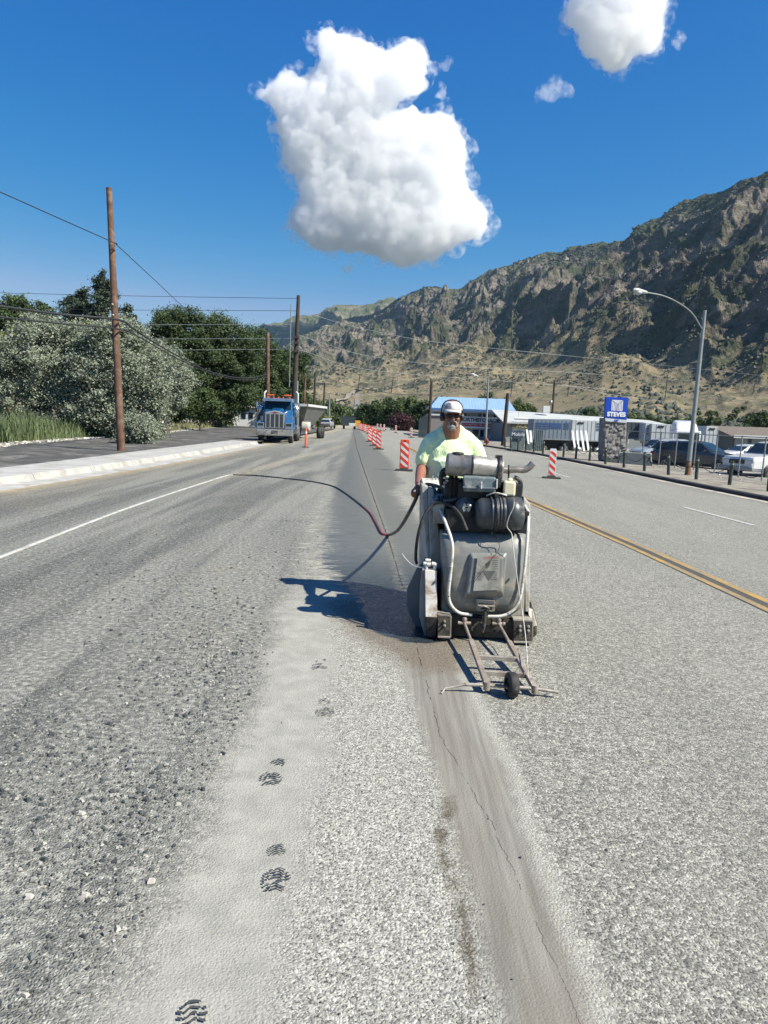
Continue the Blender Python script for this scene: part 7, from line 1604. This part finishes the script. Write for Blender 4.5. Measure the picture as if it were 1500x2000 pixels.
    if kind == 'pickup': m = MB(); m.box((0, L * .835, 1.235), (W * .78, L * .28, .02)); m.build('bed_liner', [black_pl], r)
    return r
silver = plain('silver_car_paint', (.40, .41, .40), .28, metal=.3, var=.04, coat=.6); whitec = plain('white_car_paint', (.62, .63, .63), .3, var=.03, coat=.5, dirt=(.5, .49, .46), dirt_amt=.15); darkc = plain('charcoal_car_paint', (.028, .035, .042), .25, var=.1, coat=.8); greyc = plain('pale_grey_paint', (.44, .45, .43), .3, var=.04, coat=.5)
zl = gz(30) + .03
def at(px, py, Y): p = V3(px, py, Y); p.z = zl; return p
GR = 'vehicles parked behind the chain-link fence'
car('suv', silver, 'parked_car', 'silver SUV leftmost of the parked vehicles, right of the barriers', at(1243, 900, 47), R(-62), GR)
car('suv', greyc, 'parked_car', 'light-grey jeep-like SUV with a dark grille, second from the left', at(1272, 905, 43), R(-48), GR, L=4.4)
car('suv', darkc, 'parked_car', 'charcoal SUV with alloy wheels behind the street light', at(1452, 920, 39.5), R(44), GR, L=4.9)
car('sedan', whitec, 'parked_car', 'white saloon half hidden behind the charcoal SUV', at(1400, 905, 52), R(-75), GR)
car('pickup', whitec, 'parked_pickup', 'big white pickup cut by the right picture edge', at(1436, 935, 34.5), R(-66), GR, L=5.6, W=2.0, trimc=galv)
car('sedan', plain('blue_car_paint', (.03, .06, .12), .3, coat=.6), 'parked_car', 'dark blue car behind the pickup roof', at(1440, 905, 56), R(-60), GR)
p_ = G(645, 837); car('suv', plain('far_silver_paint', (.34, .36, .38), .35, metal=.2), 'parked_car', 'silver SUV parked far ahead on the left side of the road', p_ + Vector((0, 0, .02)), R(180 - 6), None, L=4.6)
# white conventional tractor in the yard
tr = empty('white_tractor', at(1350, 905, 52), R(-8), 'white tractor unit with a rounded roof fairing behind the dark SUV', 'truck')
m = MB(); m.hexa([(-1.1, .2, .9), (1.1, .2, .9), (1.15, 1.9, .9), (-1.15, 1.9, .9), (-.9, .25, 1.65), (.9, .25, 1.65), (1.0, 1.9, 1.95), (-1.0, 1.9, 1.95)]); m.build('hood', [whitec], tr, bevel=.12, seg=3)
m = MB(); m.box((0, 3.1, 1.9), (2.3, 2.5, 2.1)); m.build('cab', [whitec], tr, bevel=.10, seg=3)
m = MB(); m.hexa([(-1.12, 2.2, 2.9), (1.12, 2.2, 2.9), (1.12, 4.3, 2.9), (-1.12, 4.3, 2.9), (-.9, 3.1, 3.75), (.9, 3.1, 3.75), (1.0, 4.3, 3.95), (-1.0, 4.3, 3.95)]); m.build('roof_fairing', [whitec], tr, bevel=.25, seg=4)
m = MB(); m.quad([(-1.0, 1.83, 2.05), (1.0, 1.83, 2.05), (.95, 1.83, 2.75), (-.95, 1.83, 2.75)]); o = m.build('windscreen', [glass], tr); o.modifiers.new('t', 'SOLIDIFY').thickness = .02
m = MB(); m.box((0, .2, 1.2), (1.1, .06, .7)); m.build('grille', [black_pl], tr)
for s in (-1, 1):
    for yw in (1.0, 5.4, 6.6): m = MB(); m.lathe((s * 1.0, yw, .5), (s, 0, 0), [(0, .1), (0, .5), (.25, .5), (.25, .1)], 20); m.build('wheel', [rubber], tr)
    m = MB(); m.box((s * 1.35, 1.9, 2.3), (.12, .2, .6)); m.build('mirror', [whitec], tr, bevel=.02); m = MB(); m.quad([(s * 1.16, 2.1, 2.1), (s * 1.16, 2.9, 2.1), (s * 1.16, 2.9, 2.7), (s * 1.16, 2.2, 2.7)]); m.build('side_window', [glass], tr)
m = MB(); m.box((0, 4.6, .75), (1.0, 5.5, .3)); m.build('frame', [eng_m], tr)

tr.scale = (.76, .76, .76)
# ------------------------------------------------ blue truck with its trailer
tb = plain('truck_blue', (.012, .13, .34), .25, metal=.1, var=.12, coat=.8, dirt=(.10, .17, .26), dirt_amt=.25); chrome = plain('dull_chrome', (.50, .52, .53), .22, metal=.85, var=.1, sc=4, dirt=(.35, .34, .32), dirt_amt=.2)
chg = plain('grille_bars', (.06, .065, .07), .4, metal=.5, var=.2)
tg = G(536, 866); T = empty('blue_truck', tg + Vector((0, 0, .02)), R(2.5), 'blue conventional truck with chrome grille and twin stacks parked on the left', 'truck')
def tp(mb, name, mats, par=T, bevel=0, seg=2): return mb.build(name, mats, par, bevel, seg=seg)
m = MB(); m.hexa([(-1.18, -.05, .48), (1.18, -.05, .48), (1.20, .25, .48), (-1.20, .25, .48), (-1.18, -.10, .92), (1.18, -.10, .92), (1.20, .25, .92), (-1.20, .25, .92)]); bp = tp(m, 'bumper', [chrome], bevel=.04)
for x_ in (-.50, .50): m = MB(); m.lathe((x_, -.105, .80), (0, -1, 0), [(0, .04), (.01, .03), (.012, .001)], 10); tp(m, 'tow_eye', [black_pl], bp)
m = MB(); m.box((0, -.10, .78), (.42, .03, .05)); tp(m, 'slot', [black_pl], bp)
for i_, c_ in enumerate('MTZ'): pass
lp = text('plate_lettering', 'MTZ', .22, (0, 0, 0), black_pl, bp, bold=.006); lp.location = (0, -.112, .64)
m = MB(); m.box((0, .02, 1.47), (1.26, .16, 1.02)); gr = tp(m, 'grille', [chrome], bevel=.03)
for x_ in (-.435, -.145, .145, .435): m = MB(); m.box((x_, -.062, 1.44), (.215, .02, .86)); tp(m, 'grille_opening', [chg], gr)
m = MB(); m.box((0, -.075, 1.93), (.16, .03, .09)); tp(m, 'badge', [plain('badge_red', (.4, .05, .03), .4)], gr)
m = MB(); m.hexa([(-.62, .08, 1.0), (.62, .08, 1.0), (.92, 1.75, 1.0), (-.92, 1.75, 1.0), (-.60, .08, 1.98), (.60, .08, 1.98), (.88, 1.75, 2.20), (-.88, 1.75, 2.20)]); m.hexa([(-.30, .06, 1.98), (.30, .06, 1.98), (.44, 1.72, 2.18), (-.44, 1.72, 2.18), (-.22, .04, 2.08), (.22, .04, 2.08), (.34, 1.7, 2.30), (-.34, 1.7, 2.30)]); tp(m, 'hood', [tb], bevel=.03)
m = MB(); m.prism([(-.66, .0, 1.97), (0, .0, 2.10), (.66, .0, 1.97), (.66, .0, 1.93), (0, .0, 2.055), (-.66, .0, 1.93)], (0, .14, 0)); tp(m, 'grille_hood_trim', [trimw])
for s in (-1, 1):
    m = MB(); m.hexa([(s * .64 if s > 0 else -1.20, .0, .92), (1.20 if s > 0 else -.64, .0, .92), (1.22 if s > 0 else -.90, 1.55, .92), (.90 if s > 0 else -1.22, 1.55, .92), (.64 if s > 0 else -1.12, .12, 1.42), (1.12 if s > 0 else -.64, .12, 1.42), (1.20 if s > 0 else -.88, 1.4, 1.36), (.88 if s > 0 else -1.20, 1.4, 1.36)]); fd_ = tp(m, 'fender', [tb], bevel=.06, seg=3)
    m = MB(); m.box((s * .91, -.02, 1.19), (.46, .10, .28)); hl = tp(m, 'headlight', [chrome], bevel=.02); m = MB(); m.box((s * .91, -.075, 1.19), (.36, .02, .17)); tp(m, 'lens', [glass], hl)
    m = MB(); m.box((s * .90, .0, 1.00), (.46, .06, .10)); tp(m, 'chrome_strip', [chrome])
    # wheels
    for yw, rr in ((.85, .50), (5.4, .50), (6.7, .50)):
        w_ = bpy.data.objects.new('wheel', None); COL.objects.link(w_); w_.parent = T; w_.location = (s * .98, yw, .50)
        m = MB(); m.lathe((-s * .14, 0, 0), (s, 0, 0), [(0, .2), (0, .47), (.03, .50), (.25, .50), (.28, .47), (.28, .28)], 26); m.build('tyre', [rubber], w_)
        m = MB(); m.lathe((s * .06, 0, 0), (s, 0, 0), [(0, .02), (0, .28), (.08, .29), (.09, .22), (.02, .16), (.10, .09), (.12, .01)], 20); m.build('rim', [chrome], w_)
    # exhaust stack, air cleaner, mirrors, tank
    m = MB(); m.tube([(s * 1.17, 3.9, 1.0), (s * 1.17, 3.9, 2.7)], .11, 14); st_ = tp(m, 'heat_shield', [chrome]); m = MB(); m.tube(smooth_path([(s * 1.17, 3.9, 2.6), (s * 1.17, 3.9, 3.15), (s * 1.15, 3.92, 3.35), (s * 1.04, 4.0, 3.47)], 5), .062, 12); tp(m, 'exhaust_stack', [trimw])
    m = MB(); m.lathe((s * 1.22, 2.0, 1.75), (0, 0, 1), [(0, .05), (0, .20), (.65, .20), (.70, .12), (.80, .12), (.82, .02)], 18); tp(m, 'air_cleaner', [chrome])
    m = MB(); m.box((s * 1.42, 1.95, 2.45), (.10, .16, .42)); mr = tp(m, 'mirror', [chrome], bevel=.02); m = MB(); m.tube([(s * 1.0, 1.95, 2.62), (s * 1.42, 1.95, 2.66)], .016, 6); m.tube([(s * 1.0, 1.95, 2.15), (s * 1.42, 1.95, 2.24)], .016, 6); tp(m, 'mirror_arm', [chrome], mr)
    m = MB(); m.tube([(s * 1.0, 2.7, .85), (s * 1.0, 4.3, .85)], .30, 18); tp(m, 'fuel_tank', [chrome])
    m = MB(); m.quad([(s * 1.035, 2.0, 2.15), (s * 1.035, 2.95, 2.15), (s * 1.0, 2.95, 2.72), (s * 1.0, 2.15, 2.72)]); o = tp(m, 'side_window', [glass]); o.modifiers.new('t', 'SOLIDIFY').thickness = .02
    m = MB(); m.hexa([(s * .72 - .02, -.02 + .1, 2.85), (s * .72 + .5 - .48, .1, 2.85), (s * .74, .2, 2.85), (s * .72 - .02, .2, 2.85), (s * .72 - .02, .1, 2.9), (s * .74, .1, 2.9), (s * .74, .2, 2.9), (s * .72 - .02, .2, 2.9)]) if False else None
    m = MB(); m.box((s * .58, 2.5, 3.16), (.50, .26, .10)); bc_ = tp(m, 'beacon', [plain('amber_beacon', (.65, .12, .02), .3)], bevel=.03); m = MB(); m.tube([(s * .58, 2.5, 2.98), (s * .58, 2.5, 3.11)], .05, 8); tp(m, 'beacon_stem', [galv], bc_)
m = MB(); m.hexa([(-1.0, 1.75, 1.0), (1.0, 1.75, 1.0), (1.03, 3.6, 1.0), (-1.03, 3.6, 1.0), (-.98, 1.78, 2.16), (.98, 1.78, 2.16), (1.03, 3.6, 2.16), (-1.03, 3.6, 2.16)]); m.hexa([(-.98, 1.80, 2.16), (.98, 1.80, 2.16), (1.02, 3.6, 2.16), (-1.02, 3.6, 2.16), (-.90, 2.02, 2.95), (.90, 2.02, 2.95), (.98, 3.6, 2.98), (-.98, 3.6, 2.98)]); tp(m, 'cab', [tb], bevel=.04)
m = MB(); m.quad([(-.88, 1.775, 2.22), (.88, 1.775, 2.22), (.82, 1.93, 2.76), (-.82, 1.93, 2.76)]); o = tp(m, 'windscreen', [glass]); o.modifiers.new('t', 'SOLIDIFY').thickness = .02
m = MB(); m.hexa([(-.97, 1.45, 2.74), (.97, 1.45, 2.74), (.95, 1.95, 2.80), (-.95, 1.95, 2.80), (-.97, 1.48, 2.90), (.97, 1.48, 2.90), (.95, 1.95, 2.96), (-.95, 1.95, 2.96)]); tp(m, 'sun_visor', [chrome], bevel=.01)
for x_ in (-.75, -.32, 0, .32, .75): m = MB(); m.lathe((x_, 2.0, 2.98), (0, -.6, .8), [(-.02, .06), (.06, .055), (.09, .02)], 10); tp(m, 'marker_light', [plain('amber_lamp', (.60, .08, .03), .3)])
m = MB(); m.box((0, 4.4, .80), (.9, 6.4, .28)); tp(m, 'frame', [eng_m])
m = MB(); m.box((0, .6, .75), (1.3, 1.2, .4)); tp(m, 'axle_and_engine', [eng_m])
# bottom-dump trailer swung out behind
TR = empty('hopper_trailer', tg + Vector((.10, 6.8, .02)), R(-4), 'grey hopper trailer with a white top rim hitched behind the blue truck', 'trailer')
hop = plain('hopper_grey', (.13, .135, .13), .6, var=.15, sc=1.5, dirt=(.2, .19, .17), dirt_amt=.3)
m = MB(); m.hexa([(-.55, 2.2, 1.1), (.55, 2.2, 1.1), (.55, 7.5, 1.1), (-.55, 7.5, 1.1), (-1.25, .2, 2.55), (1.25, .2, 2.55), (1.25, 9.4, 2.55), (-1.25, 9.4, 2.55)]); m.build('hopper', [hop], TR, bevel=.02)
m = MB()
for a_, b_ in (((-1.27, .15, 2.63), (1.27, .15, 2.63)), ((1.27, .15, 2.63), (1.27, 9.45, 2.63)), ((-1.27, .15, 2.63), (-1.27, 9.45, 2.63)), ((-1.27, 9.45, 2.63), (1.27, 9.45, 2.63))):
    A_, B_ = Vector(a_), Vector(b_); d_ = B_ - A_; m.box((A_ + B_) / 2, (abs(d_.x) + .12, abs(d_.y) + .12, .18))
m.build('top_rim', [trimw], TR)
m = MB(); m.box((0, 4.6, 1.0), (.7, 9.5, .22)); m.build('frame', [hop], TR)
for s in (-1, 1):
    for yw in (7.4, 8.6):
        m = MB(); m.lathe((s * .85, yw, .5), (s, 0, 0), [(0, .1), (0, .5), (.35, .5), (.35, .1)], 20); m.build('wheel', [rubber], TR)
    m = MB(); m.lathe((s * 1.0 - .30, 1.2, 1.0), (1, 0, 0), [(0, .1), (0, .40), (.08, .42), (.16, .40), (.24, .42), (.32, .40), (.40, .42), (.48, .40), (.60, .40), (.60, .1)], 20); m.build('ribbed_tank', [plain('off_white_poly', (.42, .41, .37), .6, dirt=(.3, .28, .24), dirt_amt=.3)], TR)
# paver far up the road
pg = G(684, 838.5); pv = empty('road_machine', pg + Vector((0, 0, .02)), R(3), 'dark road-building machine with a yellow flank far up the closed lane', 'machine'); m = MB(); m.box((-.35, 1.5, 1.3), (2.3, 3.2, 1.5)); m.build('hopper_body', [darkc], pv, bevel=.06)
m = MB(); m.box((-.3, 1.8, 2.75), (2.2, 2.2, .10)); m.build('canopy', [black_pl], pv, bevel=.03)
for x_ in (-1.3, .7):
    for y_ in (.9, 2.7): m = MB(); m.tube([(x_, y_, 2.0), (x_, y_, 2.72)], .04, 6); m.build('canopy_post', [black_pl], pv)
m = MB(); m.box((1.15, 1.2, .95), (1.0, 1.8, 1.0)); m.build('side_body', [plain('machine_yellow', (.55, .30, .02), .5)], pv, bevel=.05)
m = MB(); m.box((.3, .0, .75), (1.1, .5, .5)); m.build('front_plate', [trimw], pv, bevel=.03)
for x_ in (-1.25, .55):
    for y_ in (.6, 2.6): m = MB(); m.lathe((x_, y_, .5), (1, 0, 0), [(0, .1), (0, .5), (.35, .5), (.35, .1)], 18); m.build('wheel', [rubber], pv)
# white house on the left
YH = 108; wh_ = empty('white_house', (V3(478, 825, YH).x, YH, 0), 0, 'small white house left of the blue truck under dark trees', 'house')
a, b_ = V3(456, 826, YH), V3(503, 797, YH); m = MB(); m.box(((a.x + b_.x) / 2, YH + 3, b_.z / 2), (b_.x - a.x, 6, b_.z)); m.build('wall', [plain('house_white', (.60, .61, .60), .8, var=.06)], wh_, world=True)
m = MB(); m.prism([(a.x - .3, YH - .4, b_.z), (b_.x + .3, YH - .4, b_.z), (b_.x + .3, YH + 3, b_.z + 1.1), (a.x - .3, YH + 3, b_.z + 1.1)], (0, .1, .12)); m.build('roof', [plain('grey_roof', (.30, .30, .29), .8)], wh_, world=True)
for px_ in (476, 490): p_ = V3(px_, 812, YH); m = MB(); m.box((p_.x, YH - .02, p_.z), (.62, .1, .8)); m.build('window', [glass], wh_, world=True)
sg2 = G(468, 842); m = MB()
# parked vehicle pieces half hidden under the silvery trees
rv = car('van', plain('cream_van_paint', (.52, .42, .36), .5, var=.1), 'old_van', 'old cream vehicle half hidden under the silvery tree', Vector((V3(322, 812, 63).x, 63, .1)), R(70), None, L=4.6)
g_ = G(632, 842); 

# ================================================================== AIR
hz = MB(); hz.box((-500, 4200, 640), (13000, 9600, 1300)); hz_m = bpy.data.materials.new('valley_air'); hz_m.use_nodes = True; nt = hz_m.node_tree; nt.nodes.clear()
ho2 = nt.nodes.new('ShaderNodeOutputMaterial'); pv_ = nt.nodes.new('ShaderNodeVolumePrincipled'); pv_.inputs['Density'].default_value = .000022; pv_.inputs['Color'].default_value = (.50, .78, 1.0, 1); pv_.inputs['Anisotropy'].default_value = .2
nt.links.new(pv_.outputs[0], ho2.inputs['Volume']); props(hz.build('haze', [hz_m]), 'thin valley haze', 'haze', kind='stuff')
